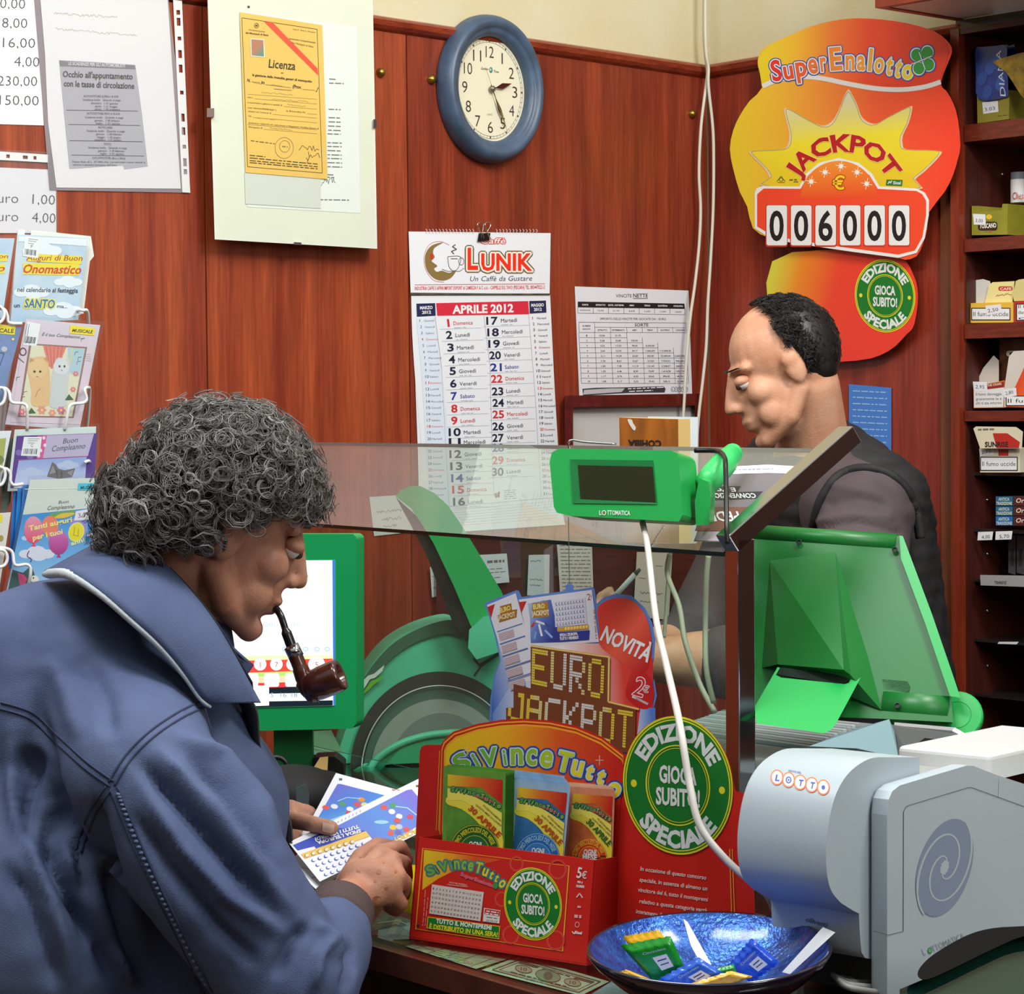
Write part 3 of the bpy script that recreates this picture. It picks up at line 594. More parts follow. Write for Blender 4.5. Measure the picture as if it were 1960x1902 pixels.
for k in range(7): a.line([(868, 976+k*5), (1066, 958+k*5.4)], .4, (200, 205, 214))
for k in range(5): a.small(964, 939+k*4, 988, 937+k*4, 1, (160, 164, 175), k)
a.poly([(953, 942), (957, 940), (956, 952), (951, 950)], (150, 60, 50)); a.poly([(947, 944), (951, 943), (951, 952), (948, 952)], (90, 100, 80))
a.build('lettering', ms)
# binder clip
o = thing('binder_clip', 'small black binder clip gripping the top of the wall calendar', 'clip')
slab('clip_body', W(0), [(917, 446), (939, 446), (936, 460), (914, 462)], .008, mat((24, 24, 26), rough=.3, name='black_steel'), o, back=.001, bevel=.001)
for dx, r in ((0, 1), (14, -1)):
    mb = MB(); mb.tube([W(.0095)(*p, 0) for p in sm2([(922+dx, 456), (920+dx, 446), (914+dx, 432), (917+dx, 426), (924+dx, 426), (925+dx, 432), (921+dx+3*r, 446), (926+dx, 457)], 4, False)], .0009, CH, 6); mb.build('wire_arm', o, True)
# winnings table
o, a = sheet('winnings_table', [(1100, 548), (1318, 556), (1325, 758), (1109, 764)], 'white printed sheet of net winnings table pinned on the back wall', 'paper sheet', .001, .0006, mat((226, 228, 232), rough=.6, name='paper_cool'))
K = (50, 50, 54); a.text('VINCITE', (1179, 569), (1209, 569), 6.5, K); a.text('NETTE', (1212, 569), (1240, 569), 7.5, K, .01); a.line([(1212, 571), (1240, 571)], 1, K)
a.poly([(1106, 577), (1310, 581), (1311, 591), (1106, 588)], (30, 30, 32))
for i, s in enumerate(('SORTE', 'ESTRATTO', 'ESTR. DETERM.', 'AMBO', 'TERNO', 'QUATERNA', 'CINQUINA')): x = 1120+i*29.7; a.text(s, (x-len(s)*1.15, 584.5+i*.4), (x+len(s)*1.15, 584.7+i*.4), 3, WT, .02); a.text(('MOLTIPLICATORE', '10,56', '51,70', '235', '4.250', '113.000', '5.640.000')[i], (x-10+(4 if i else 0), 595+i*.5), (x+10-(4 if i else 0), 595+i*.5), 2.8, K)
a.line([(1106, 588), (1106, 599), (1311, 602), (1311, 591)], .6, K)
for i in range(1, 7): a.line([(1106+i*29.4, 589), (1106+i*29.4, 600)], .6, K)
a.text('IMPORTO DELLE VINCITE PER GIOCATE DA 1 EURO', (1149, 612), (1275, 612.5), 4.4, K); a.text('SORTE', (1215, 624.5), (1241, 624.5), 6, K, .01)
xs = [1108, 1138, 1168.5, 1199.5, 1229, 1258, 1287.5, 1313]
a.line([(1108, 616.5), (1312, 618)], .7, K); a.line([(1138, 626), (1312, 627)], .6, K)
for j in range(11):
    y = 636+j*9.75; xe = xs[min(7, max(3, j+2)) if j > 0 else 7]; a.line([(1109+j*.4, y), (xe+(j*.4 if j else 0), y+.3)], .6, K)
for i, x in enumerate(xs): y0 = 617 if i in (0, 1, 7) else (626 if i < 4 else 626); a.line([(x, y0), (x+.8, 636)], .6, K); yy = 636 if i < 4 else 636+(i-3)*9.75; a.line([(x+(yy-636)*.05, yy), (x+5, 733.5)], .6, K)
a.text('NUMERI', (1115, 625), (1130, 625), 3, K, .01); a.text('GIOCATI', (1115, 631), (1130, 631), 3, K, .01)
for i, s in enumerate(('ESTRATTO', 'DETERMINATO', 'AMBO', 'TERNO', 'QUATERNA', 'CINQUINA')): x = xs[i+1]+15; a.text(s, (x-len(s)*1.1, 633), (x+len(s)*1.1, 633), 3, K, .01)
T = [['10,56', '51,70'], ['5,28', '25,85', '235,00'], ['3,52', '17,23', '78,33', '4.250,00'], ['2,64', '12,92', '39,17', '1.062,50', '113.000,00'], ['2,11', '10,34', '23,50', '425,00', '22.600,00', '5.640.000,00'], ['1,76', '8,61', '15,67', '212,50', '7.533,33', '940.000,00'], ['1,50', '7,38', '11,19', '121,43', '3.228,57', '268.571,42'], ['1,32', '6,46', '8,39', '75,89', '1.614,28', '100.714,28'], ['1,17', '5,74', '6,53', '50,60', '896,83', '44.761,90'], ['1,05', '5,17', '5,22', '35,42', '538,10', '22.380,95']]
for j, r_ in enumerate(T):
    y = 643.5+j*9.75; a.text(str(j+1), (1122+j*.4, y), (1124+j*.4+(2 if j == 9 else 0), y), 3.2, K, .01)
    for i, s in enumerate(r_): x = xs[i+1]+14.5+j*.4; a.text(s, (x-len(s)*1.05, y), (x+len(s)*1.05, y), 3.2, K, .012)
a.poly([(1115, 744), (1140, 742), (1200, 741), (1270, 739), (1274, 744), (1272, 751), (1200, 752), (1116, 757)], (60, 60, 62)); a.poly([(1118, 746), (1170, 743), (1196, 743), (1190, 750), (1116, 755)], (190, 190, 192)); a.small(1202, 744, 1270, 741, 1.6, WT, 4); a.small(1204, 749, 1250, 747, 1.6, WT, 5)
for i, s in enumerate('LOTTO'): a.ring(1288+i*6.3, 745, 3.4, 4.6, .7, K, 16); a.text(s, (1286.5+i*6.3, 747), (1289.5+i*6.3, 747), 4.5, K)
a.build('lettering', o)
# dark wooden frame below it, leaning white board, cigar-box lid
o = thing('wall_frame', 'dark red wooden frame with a pale grey insert under the winnings table', 'picture frame')
FRM = wood((112, 38, 26), (84, 26, 20), 'frame_wood', .35, 20, (2, 2, 2), 4)
slab('insert', W(0), [(1095, 772), (1332, 770), (1332, 900), (1095, 900)], .003, mat((205, 206, 202), rough=.55, name='grey_card'), o)
for q in ([(1081, 757), (1341, 753), (1330, 776), (1096, 779)], [(1081, 757), (1097, 779), (1097, 930), (1081, 930)], [(1341, 753), (1341, 930), (1330, 930), (1330, 776)]): slab('frame_bar', W(0), q, .022, FRM, o, back=.002, bevel=.003)
# slips of paper on the wall
def slip(pts, label, seed, lines, c=(206, 208, 204), hand=True, off=.001, wall=None):
    o = slab('paper_slip', wall or W(0), pts, .0006, mat(c, rough=.7, name='slip_paper'), back=off); tag(o, label, 'paper note'); a = Art(lambda x, y, l=0: (wall or W(0))(x, y, off+.0009+l), 0)
    for i, (u0, v, u1, h) in enumerate(lines):
        p, q = rq(pts[:4], u0, v), rq(pts[:4], u1, v)
        if hand: a.scrawl(*p, *q, h, (96, 98, 104), .8, max(6, int((q[0]-p[0])/1.6)), seed*10+i)
        else: a.small(*p, *q, h, (110, 112, 112), seed*10+i)
    a.build('writing', o)
slip([(707, 951), (800, 945), (840, 1012), (716, 1026)], 'grey handwritten card behind the green arm of the terminal', 1, [(.1, .4, .55, 5), (.15, .6, .5, 6), (.17, .78, .4, 5)])
slip([(823, 1085), (846, 1082), (862, 1137), (827, 1143)], 'small lined note left of the green arm on the wall', 2, [(.1, .3, .8, 3), (.2, .5, .8, 3), (.1, .7, .8, 3)], off=.010)
RL = .0125+.022
slip([(913, 1062), (970, 1059), (975, 1114), (925, 1119)], 'white lined slip taped right of the green arm', 3, [(.3, .25, .9, 5), (.1, .5, .8, 1.2), (.2, .62, .9, 1.2), (.2, .8, .7, 1.2)], (202, 208, 212), False, RL)
slip([(1012, 1062), (1052, 1061), (1051, 1142), (1009, 1139)], 'narrow blank receipt taped to the dark rail', 4, [(.1, .15, .6, 4), (.1, .6, .7, 4), (.1, .75, .6, 4)], (200, 204, 210), True, RL)
slip([(1066, 1040), (1133, 1040), (1136, 1135), (1072, 1135)], 'long printed receipt hanging under the display behind the glass', 5, [(.08, .04+.075*k, .94, 1.4) for k in range(13)], (212, 208, 196), False, RL)
slip([(1219, 1056), (1287, 1058), (1280, 1186), (1212, 1180)], 'long cream handwritten list hanging behind the white cable', 6, [(.55, .2, .75, 4), (.1, .4, .3, 4), (.15, .62, .8, 6), (.15, .75, .7, 5)], (206, 200, 184), True, RL)
# ================================================================= CABLES IN THE CORNER
def cable(name, label, pts, r, c, n=8, cat='cable'):
    mb = MB(); p = smooth_pts([Q(*q) for q in pts], n); mb.tube(p, r, mat(c, rough=.5, name='cable_sheath'), 8)
    o = mb.build(name, None, True); tag(o, label, cat); return o
def cw(pts, off=.02): return [(x, y, BW.at(x, y, off).y) for x, y in pts]
mb = MB(); CBL = mat((214, 208, 188), rough=.5, name='cable_sheath')
pts = [BW.at(x, y, .042) for x, y in ((1348, -30), (1347, 60), (1350, 105), (1354, 135), (1352, 160), (1342, 240), (1338, 330), (1341, 400), (1338, 470), (1330, 545), (1321, 610), (1314, 690), (1310, 760), (1305, 850), (1300, 930))]
mb.tube(smooth_pts(pts, 6), .0034, CBL, 8); tag(mb.build('cable', None, True), 'left one of two white cables running down beside the room corner', 'cable')
mb = MB(); pts = [BW.at(x, y, .054) for x, y in ((1350, -30), (1350, 60), (1352, 105), (1356, 130), (1356, 165), (1364, 240), (1366, 300), (1365, 400), (1360, 500), (1355, 580), (1352, 660), (1345, 730), (1337, 800), (1330, 900))]
mb.tube(smooth_pts(pts, 6), .0034, CBL, 8); tag(mb.build('cable', None, True), 'right one of two white cables running down beside the room corner', 'cable')
# ================================================================= LOTTERY SIGN ON THE RIGHT WALL
def z4(p): return [(1340+x/3.1613, y/3.1613) for x, y in p]
def z4p(x, y): return (1340+x/3.1613, y/3.1613)
PO = lambda x, y, l=0.0: RW.at(x, y, .048+l)
outl = z4([(375, 530), (350, 400), (352, 350), (372, 305), (430, 265), (560, 205), (700, 150), (850, 118), (960, 110), (1100, 118), (1250, 140), (1380, 175), (1455, 212), (1510, 265), (1525, 312), (1500, 380), (1455, 505), (1490, 550), (1530, 620), (1560, 720), (1575, 880), (1560, 960), (1530, 1060), (1480, 1160), (1385, 1285), (1375, 1380), (1350, 1470), (1310, 1550), (1240, 1572), (1200, 1560), (900, 1520), (560, 1470), (420, 1440), (320, 1380), (285, 1250), (240, 1160), (200, 1020), (180, 900), (200, 790), (240, 700), (300, 610)])
o = thing('jackpot_sign', 'big orange and red cut-out lottery jackpot sign on the right-hand wall', 'sign')
GP = grad(PO(*z4p(230, 1000)), PO(*z4p(1560, 860)), [(0, (240, 208, 50)), (.2, (242, 186, 56)), (.45, (246, 140, 58)), (.65, (244, 96, 52)), (1, (246, 66, 42))])
GC = grad(PO(*z4p(360, 400)), PO(*z4p(1500, 320)), [(0, (236, 214, 40)), (.2, (244, 190, 50)), (.42, (244, 124, 54)), (.6, (240, 78, 48)), (1, (238, 62, 44))])
board = slab('board', PO, sm2(outl, 2), .006, GP, o, mat((196, 192, 172), rough=.9, vary=.2, vscale=60, name='torn_cardboard'))
a = Art(PO, .0064)
a.poly(z4([(375, 530), (356, 400), (358, 350), (385, 305), (440, 262), (560, 205), (700, 150), (850, 118), (960, 113), (1100, 118), (1250, 140), (1380, 175), (1445, 212), (1490, 265), (1505, 312), (1490, 380), (1455, 480), (1380, 505), (1250, 525), (1100, 518), (900, 488), (740, 460), (600, 455), (460, 480)]), GC)
a.line(z4(sm2([(378, 522), (450, 490), (540, 470), (640, 464), (760, 478), (900, 508), (1060, 535), (1220, 542), (1360, 525), (1456, 495)], 5, False)), 9, (232, 230, 224))
WH = (240, 238, 232); cn = [(905, 560), (945, 640), (970, 715), (1010, 750), (1060, 755), (1130, 715), (1255, 652), (1272, 665), (1250, 750), (1215, 820), (1212, 870), (1240, 905), (1425, 912), (1440, 938), (1350, 1030), (1290, 1080), (1270, 1150), (430, 1130), (432, 1070), (400, 1015), (320, 935), (325, 915), (480, 908), (535, 890), (552, 840), (545, 780), (520, 680), (538, 662), (640, 720), (740, 768), (800, 750), (840, 680), (870, 600), (890, 562)]
STG = grad(PO(*z4p(880, 560)), PO(*z4p(880, 1120)), [(0, (224, 220, 196)), (.25, (232, 222, 130)), (.5, (244, 226, 50)), (1, (236, 200, 40))])
cx_, cy_ = 880, 900
def grow(p, k): return [(x+(x-cx_)/math.hypot(x-cx_, y-cy_)*k, y+(y-cy_)/math.hypot(x-cx_, y-cy_)*k) for x, y in p]
star = sm2(cn, 3); a.poly(z4(grow(star, 15)), (248, 190, 130)); a.poly(z4(grow(star, 7)), WH); a.poly(z4(star), STG)
a.line(z4(star+[star[0]]), 1.6, (180, 170, 110))
a.poly(z4([(330, 1170), (340, 1140), (380, 1125), (600, 1128), (640, 1050), (720, 985), (840, 955), (960, 985), (1040, 1050), (1085, 1128), (1310, 1140), (1360, 1165), (1385, 1210), (1384, 1300), (1360, 1440), (1310, 1530), (1200, 1560), (900, 1520), (560, 1470), (420, 1440), (330, 1380)]), WH)
a.poly(z4([(345, 1175), (385, 1140), (608, 1142), (655, 1060), (730, 1000), (840, 972), (950, 1000), (1025, 1060), (1075, 1142), (1310, 1155), (1345, 1175), (1368, 1215), (1368, 1300), (1345, 1435), (1300, 1515), (1200, 1540), (900, 1500), (560, 1450), (430, 1420), (345, 1370)]), (246, 76, 42))
a.poly(z4(circ(840, 1205, 232, 232, 40, 182, 358)), grad(PO(*z4p(840, 980)), PO(*z4p(840, 1200)), [(0, (246, 150, 50)), (1, (242, 84, 40))]))
for x, y in ((672, 1098), (756, 1042), (852, 1005), (950, 1042), (1008, 1112)):
    for k in range(4): an = k*math.pi/4+.2; rr = 34 if k % 2 == 0 else 22; a.line(z4([(x-rr*math.cos(an), y-rr*math.sin(an)), (x+rr*math.cos(an), y+rr*math.sin(an))]), 1.1, (250, 236, 214))
    a.poly(z4(circ(x, y, 13, 13, 14)), (252, 246, 232))
a.text('€', z4p(800, 1143), z4p(874, 1146), 26, (250, 214, 40), .02, out=[(1.6, (170, 60, 20))])
a.arc('JACKPOT', *z4p(868, 1222), 305/3.1613, 308/3.1613, -63, 62, 33, (188, 30, 34), .035, out=[(1.2, (244, 214, 120))])
SO = [(4.2, (60, 92, 170)), (2.0, (240, 238, 230))]
def supere(a, f, sc, fc=None):
    for st, x0, y0, x1, y1, h, c in (('S', 440, 490, 500, 480, 135, (226, 52, 48)), ('u', 512, 480, 570, 470, 125, (228, 80, 50)), ('p', 585, 462, 650, 452, 135, (232, 96, 54)), ('e', 660, 444, 716, 436, 135, (236, 120, 58)), ('r', 732, 432, 768, 428, 135, (238, 130, 60)), ('E', 790, 424, 862, 418, 150, (242, 142, 60)), ('n', 880, 420, 935, 420, 138, (242, 152, 62)), ('a', 948, 420, 998, 422, 138, (242, 160, 62)), ('l', 1014, 424, 1036, 426, 146, (242, 168, 62)), ('o', 1050, 432, 1105, 440, 135, (244, 176, 60)), ('t', 1120, 446, 1158, 452, 135, (246, 190, 58)), ('t', 1172, 458, 1208, 466, 135, (248, 206, 56)), ('o', 1220, 470, 1284, 478, 130, (250, 222, 54))):
        a.text(st, f(x0, y0), f(x1, y1), h/3.1613*sc*.93, c, .03, out=[(w*sc, k) for w, k in SO])
supere(a, z4p, 1)
for dx, dy in ((-36, -40), (30, -55), (38, 22), (-22, 45)):
    for r_, c in ((46, (60, 92, 170)), (38, WH)): a.poly(z4(circ(1345+dx, 370+dy, r_, r_+4, 20)), c, 30 if r_ == 46 else 31)
for dx, dy in ((-36, -40), (30, -55), (38, 22), (-22, 45)): a.poly(z4(circ(1345+dx*.95, 370+dy*.95, 34, 37, 20)), (58, 158, 72), 32)
a.line([z4p(1275, 390), z4p(1400, 340)], 1.6, WH); a.line([z4p(1325, 315), z4p(1362, 420)], 1.6, WH)
a.poly(z4([(1128, 1086), (1225, 1088), (1222, 1124), (1124, 1120)]), (36, 120, 60)); a.text('Sisal', z4p(1168, 1114), z4p(1214, 1115), 6, WH, .02); a.line([z4p(1136, 1112), z4p(1146, 1096), z4p(1152, 1108), z4p(1160, 1092)], 1.6, WH)
a.line([z4p(464, 1098), z4p(490, 1066), z4p(514, 1098)], 1.4, (60, 120, 70)); a.line([z4p(470, 1104), z4p(512, 1104)], 1.2, (200, 60, 50)); a.ring(*z4p(490, 1086), 3.5, 3.5, .9, (80, 70, 50), 12); a.small(*z4p(540, 1088), *z4p(594, 1086), 2.4, (120, 110, 60), 4); a.small(*z4p(566, 1100), *z4p(594, 1100), 2, (120, 110, 60), 5)
for i, x in enumerate(range(6)):      # number windows of the jackpot panel
    x0 = 396+i*148; y0 = 1238; a.poly(z4(rrect(x0, y0, x0+134, y0+256, 14)), (190, 60, 40)); a.poly(z4(rrect(x0+6, y0+4, x0+130, y0+246, 12)), (240, 240, 236)); a.text('0' if i != 2 else '6', z4p(x0+24, y0+214), z4p(x0+110, y0+214), 58, (32, 30, 30), .02)
a.build('printed_design', board)
# round lottery emblem used on the counter display, on its box and on the wall card
YEL = (238, 226, 40); GRN = (22, 122, 40); OW = (234, 236, 230)
def emblem(a, cx, cy, rx, ry, rot=0, skew=0.0, body=GRN, rim=YEL, words=('EDIZIONE', 'SPECIALE'), mid=('GIOCA', 'SUBITO!'), h=.2, tw=(-62, 62, 128, 232), fl=0):
    e = lambda k: [(x, y+(x-cx)*skew) for x, y in circ(cx, cy, rx*k, ry*k, 56, 0, 360, rot)]
    def ringp(k, c, wd): p = e(k); a.line(p+[p[0]], wd, c)
    a.poly(e(1.0), rim); a.poly(e(.972), body); ringp(.945, rim, rx*.022)
    at0 = a.at; a.at = lambda x, y, l=0.0: at0(x, y+(x-cx)*skew, l)
    a.arc(words[0], cx, cy, rx*.66, ry*.66, tw[0], tw[1], rx*.24, OW, .045)
    a.arc(words[1], cx, cy, rx*.9, ry*.9, tw[3], tw[2], rx*.25, OW, .045, inward=True)
    a.poly(circ(cx-rx*.80, cy+ry*.02, rx*.055, ry*.055, 16), rim); a.poly(circ(cx+rx*.80, cy+ry*.02, rx*.055, ry*.055, 16), rim)
    a.at = at0; ringp(.575, rim, rx*.024); ringp(.535, rim, rx*.012)
    a.at = lambda x, y, l=0.0: at0(x, y+(x-cx)*skew, l)
    a.text(mid[0], (cx-rx*.34, cy-ry*.03), (cx+rx*.34, cy-ry*.03), ry*.25, OW, .035); a.text(mid[1], (cx-rx*.40, cy+ry*.29), (cx+rx*.40, cy+ry*.29), ry*.25, OW, .035)
    a.at = at0
# smaller red card below it
PC = lambda x, y, l=0.0: RW.at(x, y, .034+l)
o = thing('lottery_card', 'smaller red lottery card with round green emblem below the jackpot sign', 'sign')
bd = slab('board', PC, sm2([(1478, 500), (1620, 478), (1720, 492), (1748, 525), (1757, 565), (1750, 620), (1735, 640), (1700, 672), (1640, 690), (1500, 690), (1478, 640)], 3), .004, grad(PC(1478, 540), PC(1640, 600), [(0, (220, 214, 70)), (.3, (240, 140, 40)), (.7, (240, 72, 44)), (1, (240, 64, 44))]), o, mat((236, 214, 200), rough=.8, name='card_edge'))
a = Art(PC, .0044); emblem(a, 1694, 566, 58, 70, skew=.05); a.build('printed_design', bd)
o, a = None, None
o = slab('blue_notice', lambda x, y, l=0.0: RW.at(x, y, .0125+l), [(1625, 735), (1706, 742), (1706, 862), (1625, 860)], .001, mat((74, 128, 205), rough=.6, name='blue_paper')); tag(o, 'blue paper notice on the right wall behind the shopkeeper', 'paper sheet')
a = Art(lambda x, y, l=0.0: RW.at(x, y, .0138+l), 0)
for k in range(9): a.small(1632, 748+k*12, 1698, 751+k*12, 2.4, (150, 190, 236), k)
a.build('lettering', o)
# ================================================================= GREETING CARDS ON A WIRE RACK
RK = BW.off(.23); RKn = (NB*.55 + V(.35, -.9, 0)).normalized()
RP = Pl(RK.at(90, 800), RKn)
WIRE = mat((232, 234, 234), rough=.3, name='white_coated_wire', coat=.3)
rack = thing('card_rack', 'white wire rack holding greeting cards at the left edge', 'rack')
mb = MB()
for dx in (20, 26): mb.tube([RP.at(dx+(800-y)*.10-18, y, -.05) for y in (440, 700, 1000, 1400)], .0035, WIRE, 8)
mb.build('upright_rod', rack, True)
def basket(x0, y0, x1, y1, pts):
    for p in pts: mb = MB(); mb.tube(smooth_pts([RP.at(x, y, l+(0 if l < .018 else (.002 if y < 700 else (.008 if y < 850 else (.016 if y < 960 else .030))))) for x, y, l in p], 6), .0026, WIRE, 8); mb.build('wire_basket', rack, True)
basket(0, 0, 0, 0, [
    [(168, 700, -.06), (169, 604, .01), (158, 594, .018), (148, 594, .0)], [(-8, 590, .02), (8, 592, .022), (14, 604, .022), (16, 616, .022), (26, 619, .022), (42, 619, .022)],
    [(-10, 583, .024), (2, 588, .024), (8, 598, .026), (5, 612, .026), (-8, 622, .026)],
    [(166, 830, -.04), (172, 752, .012), (168, 742, .022), (162, 746, .028), (166, 764, .028), (158, 771, .028), (140, 773, .028), (132, 780, .028), (128, 800, .026), (124, 822, .02)],
    [(52, 822, .02), (52, 785, .03), (50, 776, .03), (42, 772, .03), (26, 771, .03), (20, 766, .03), (18, 752, .028), (12, 744, .02), (2, 741, .014)],
    [(-10, 745, .03), (4, 742, .03), (10, 752, .03), (6, 770, .03), (-8, 778, .03)],
    [(166, 912, .0), (173, 890, .012), (170, 882, .018), (162, 885, .02)], [(2, 896, .02), (14, 898, .028), (20, 908, .028), (20, 920, .028), (26, 928, .028), (44, 926, .026)], [(-8, 930, .03), (4, 926, .03), (10, 910, .03), (6, 896, .03), (-8, 892, .03)],
    [(168, 1050, .0), (177, 1030, .016), (174, 1023, .02), (168, 1026, .02)],
    [(-6, 1048, .03), (14, 1050, .03), (24, 1058, .03), (27, 1078, .032), (34, 1082, .032), (50, 1080, .032), (58, 1086, .032), (58, 1102, .03), (54, 1122, .02)], [(-8, 1086, .034), (8, 1082, .034), (14, 1068, .034), (8, 1054, .034), (-8, 1052, .034)]])
CPL = glassmat((250, 252, 252), .06, 'clear_sleeve', .8, .015)
CE = mat((226, 230, 234), rough=.5, name='card_edge_white')
def card(label, quad, face, off, draw, stack=0, sleeve=True):
    o = thing('greeting_card', label, 'greeting card', 'greeting cards in the wire rack'); at = lambda x, y, l=0.0: RP.at(x, y, off+l)
    c = slab('card', at, quad, .0012, face, o, CE)
    a = Art(at, .0016); draw(a, quad); a.build('printed_design', c)
    if sleeve:
        cx = sum(p[0] for p in quad)/4; cy = sum(p[1] for p in quad)/4
        slab('sleeve', at, [(cx+(x-cx)*1.07+(2 if x > cx else 0), cy+(y-cy)*1.04-(3 if y < cy else 0)) for x, y in quad], .0003, CPL, o, back=.006)
    return o
def cloud(a, x, y, s, c=(232, 238, 244)):
    for dx, dy, r in ((-1, 0, .7), (0, -.25, .9), (1, 0, .75), (.2, .2, .8)): a.poly(circ(x+dx*s, y+dy*s, r*s, r*s*.6, 14), c)
def barcode(a, q, letter, rot=False):
    a.poly(q, (238, 240, 240))
    for k in range(9): p, r_ = rq(q, .12+.085*k, .62), rq(q, .12+.085*k, .9); a.line([p, r_], .9+(k*7 % 3)*.5, (80, 80, 84))
    if rot: return
    for v, u in ((.1, .9), (.2, .8), (.32, .65)): a.line([rq(q, .25, v), rq(q, u, v)], 1, (120, 122, 126))
    p = rq(q, .46, .53); a.text(letter, p, (p[0]+4, p[1]+.3), 6, (70, 72, 76))
SKY = mat((168, 198, 224), rough=.4, vary=1, c2=(214, 226, 234), vscale=14, name='printed_sky')
def d1(a, q):
    a.poly([(36, 452), (167, 457), (166, 471), (35, 462)], (234, 238, 244))
    for x, y, s in ((80, 480, 22), (130, 540, 16), (60, 560, 20), (120, 595, 22)): cloud(a, x, y, s)
    a.line([(52, 492), (156, 498)], 15, (240, 220, 40)); a.line([(44, 514), (152, 516)], 22, (240, 220, 40))
    a.text('Auguri di Buon', (50, 498), (157, 499), 11, (176, 62, 24), .01, .25); a.text('Onomastico', (42, 522), (154, 524), 17, (206, 50, 22), .025, .3)
    a.text('nel calendario si festeggia', (33, 558), (149, 560), 9, (52, 60, 80), .02, .1); a.text('un', (27, 588), (38, 588), 8, (52, 60, 80), .02); a.text('SANTO', (46, 588), (104, 590), 17, (28, 112, 176), .03, .12, out=[(2.2, (240, 226, 80))]); a.text('ma...', (109, 589), (129, 590), 7, (52, 60, 80), .02)
    barcode(a, [(48, 452), (76, 456), (73, 494), (44, 490)], 'F')
card('card wishing a happy name day, top of the right column of the card rack', [(34, 448), (168, 456), (150, 612), (20, 618)], SKY, 0, d1)
slab('card_behind', lambda x, y, l=0.0: RP.at(x, y, -.02+l), [(60, 440), (174, 452), (180, 490), (172, 500), (160, 600), (40, 600)], .008, mat((222, 222, 214), rough=.5, name='card_stack'), rack)
def d2(a, q):
    a.poly([(46, 642), (183, 652), (152, 812), (20, 808)], (222, 202, 214)); a.poly([(56, 657), (167, 664), (141, 800), (34, 798)], (150, 112, 108)); a.poly([(60, 660), (163, 667), (138, 797), (38, 795)], (226, 220, 190))
    a.poly([(82, 661), (127, 664), (112, 702), (98, 706), (90, 690)], (226, 130, 112))
    for k in range(5): a.line([(88+k*8, 662), (95+k*4, 702)], 1.2, (196, 96, 84))
    a.poly([(130, 664), (163, 668), (152, 720), (128, 712)], (176, 204, 214)); a.line([(138, 666), (134, 700)], 2, (232, 206, 120))
    T = (228, 188, 134); a.poly(sm2([(58, 688), (66, 684), (82, 682), (92, 688), (94, 706), (96, 722), (95, 760), (92, 776), (62, 776), (60, 750), (57, 730), (53, 708)], 4), T); a.poly(circ(72, 706, 19, 19, 20), (232, 196, 144)); a.poly([(56, 694), (58, 684), (66, 690)], (200, 150, 100)); a.poly([(84, 686), (92, 682), (92, 694)], (200, 150, 100))
    for x in (66, 77): a.poly(circ(x, 711, 2.6, 2.2, 10), (60, 50, 44))
    a.line([(69, 722), (71, 720), (74, 722)], .9, (120, 84, 60)); a.line([(68, 760), (72, 748), (78, 744)], .9, (150, 110, 70))
    G = (206, 208, 208); a.poly(sm2([(106, 690), (114, 684), (124, 688), (132, 684), (134, 700), (132, 716), (130, 740), (126, 776), (96, 778), (98, 740), (100, 716)], 4), G); a.poly(circ(117, 702, 15, 15, 20), (218, 220, 220))
    for x in (114, 123.5): a.poly(circ(x, 701, 1.9, 2.4, 10), (50, 52, 56))
    a.line([(116, 709), (118, 708), (120, 710)], .9, (120, 100, 100))
    for x, y, r in ((42, 788, 8), (80, 785, 10), (100, 790, 8), (117, 785, 9), (145, 715, 6), (140, 745, 6)):
        for k in range(6): an = k*math.pi/3; a.poly(circ(x+r*.5*math.cos(an), y+r*.5*math.sin(an), r*.42, r*.3, 8, rot=math.degrees(an)), (224, 120, 150) if x not in (80, 100) else (232, 150, 130), 40)
        a.poly(circ(x, y, r*.25, r*.25, 8), (246, 214, 120), 41)
    for x, y in ((60, 788), (132, 762)): a.poly([(x-8, y+4), (x, y-8), (x+9, y+3)], (60, 100, 60))
    a.ring(44, 673, 6, 7, 2.4, (96, 70, 66), 16); a.line(sm2([(46, 694), (34, 682), (35, 668)], 4, False), 1.4, (96, 70, 66))
    a.text('È il tuo Compleanno...', (80, 642), (158, 648), 6, (84, 78, 86), 0, .4); a.poly([(135, 622), (182, 628), (180, 642), (133, 638)], (244, 222, 30)); a.text('MUSICALE', (138, 635), (177, 638), 6.4, (50, 48, 40), .025, .15)
    barcode(a, [(52, 615), (78, 620), (70, 662), (44, 660)], '', True); a.line([(52, 620), (46, 656)], 1, (120, 120, 124)); a.line([(56, 620), (50, 656)], 1, (120, 120, 124)); a.text('H', (49, 657), (57, 658), 5, (80, 82, 86))
    for y in (678, 682, 686, 690): a.line([(164, y), (174, y+1)], .6, (140, 130, 150))
    for p in ((32, 722), (156, 648), (46, 750), (42, 760), (144, 674), (150, 684), (148, 692)): a.line([p, (p[0]+6, p[1]-1)], 1.2, (96, 84, 96)); a.line([(p[0], p[1]), (p[0]-1, p[1]+6)], .8, (96, 84, 96))
card('musical birthday card with two kittens in a window, second in the right column', [(50, 610), (192, 622), (152, 824), (10, 812)], mat((218, 204, 216), rough=.4, name='pink_card'), .016, d2)
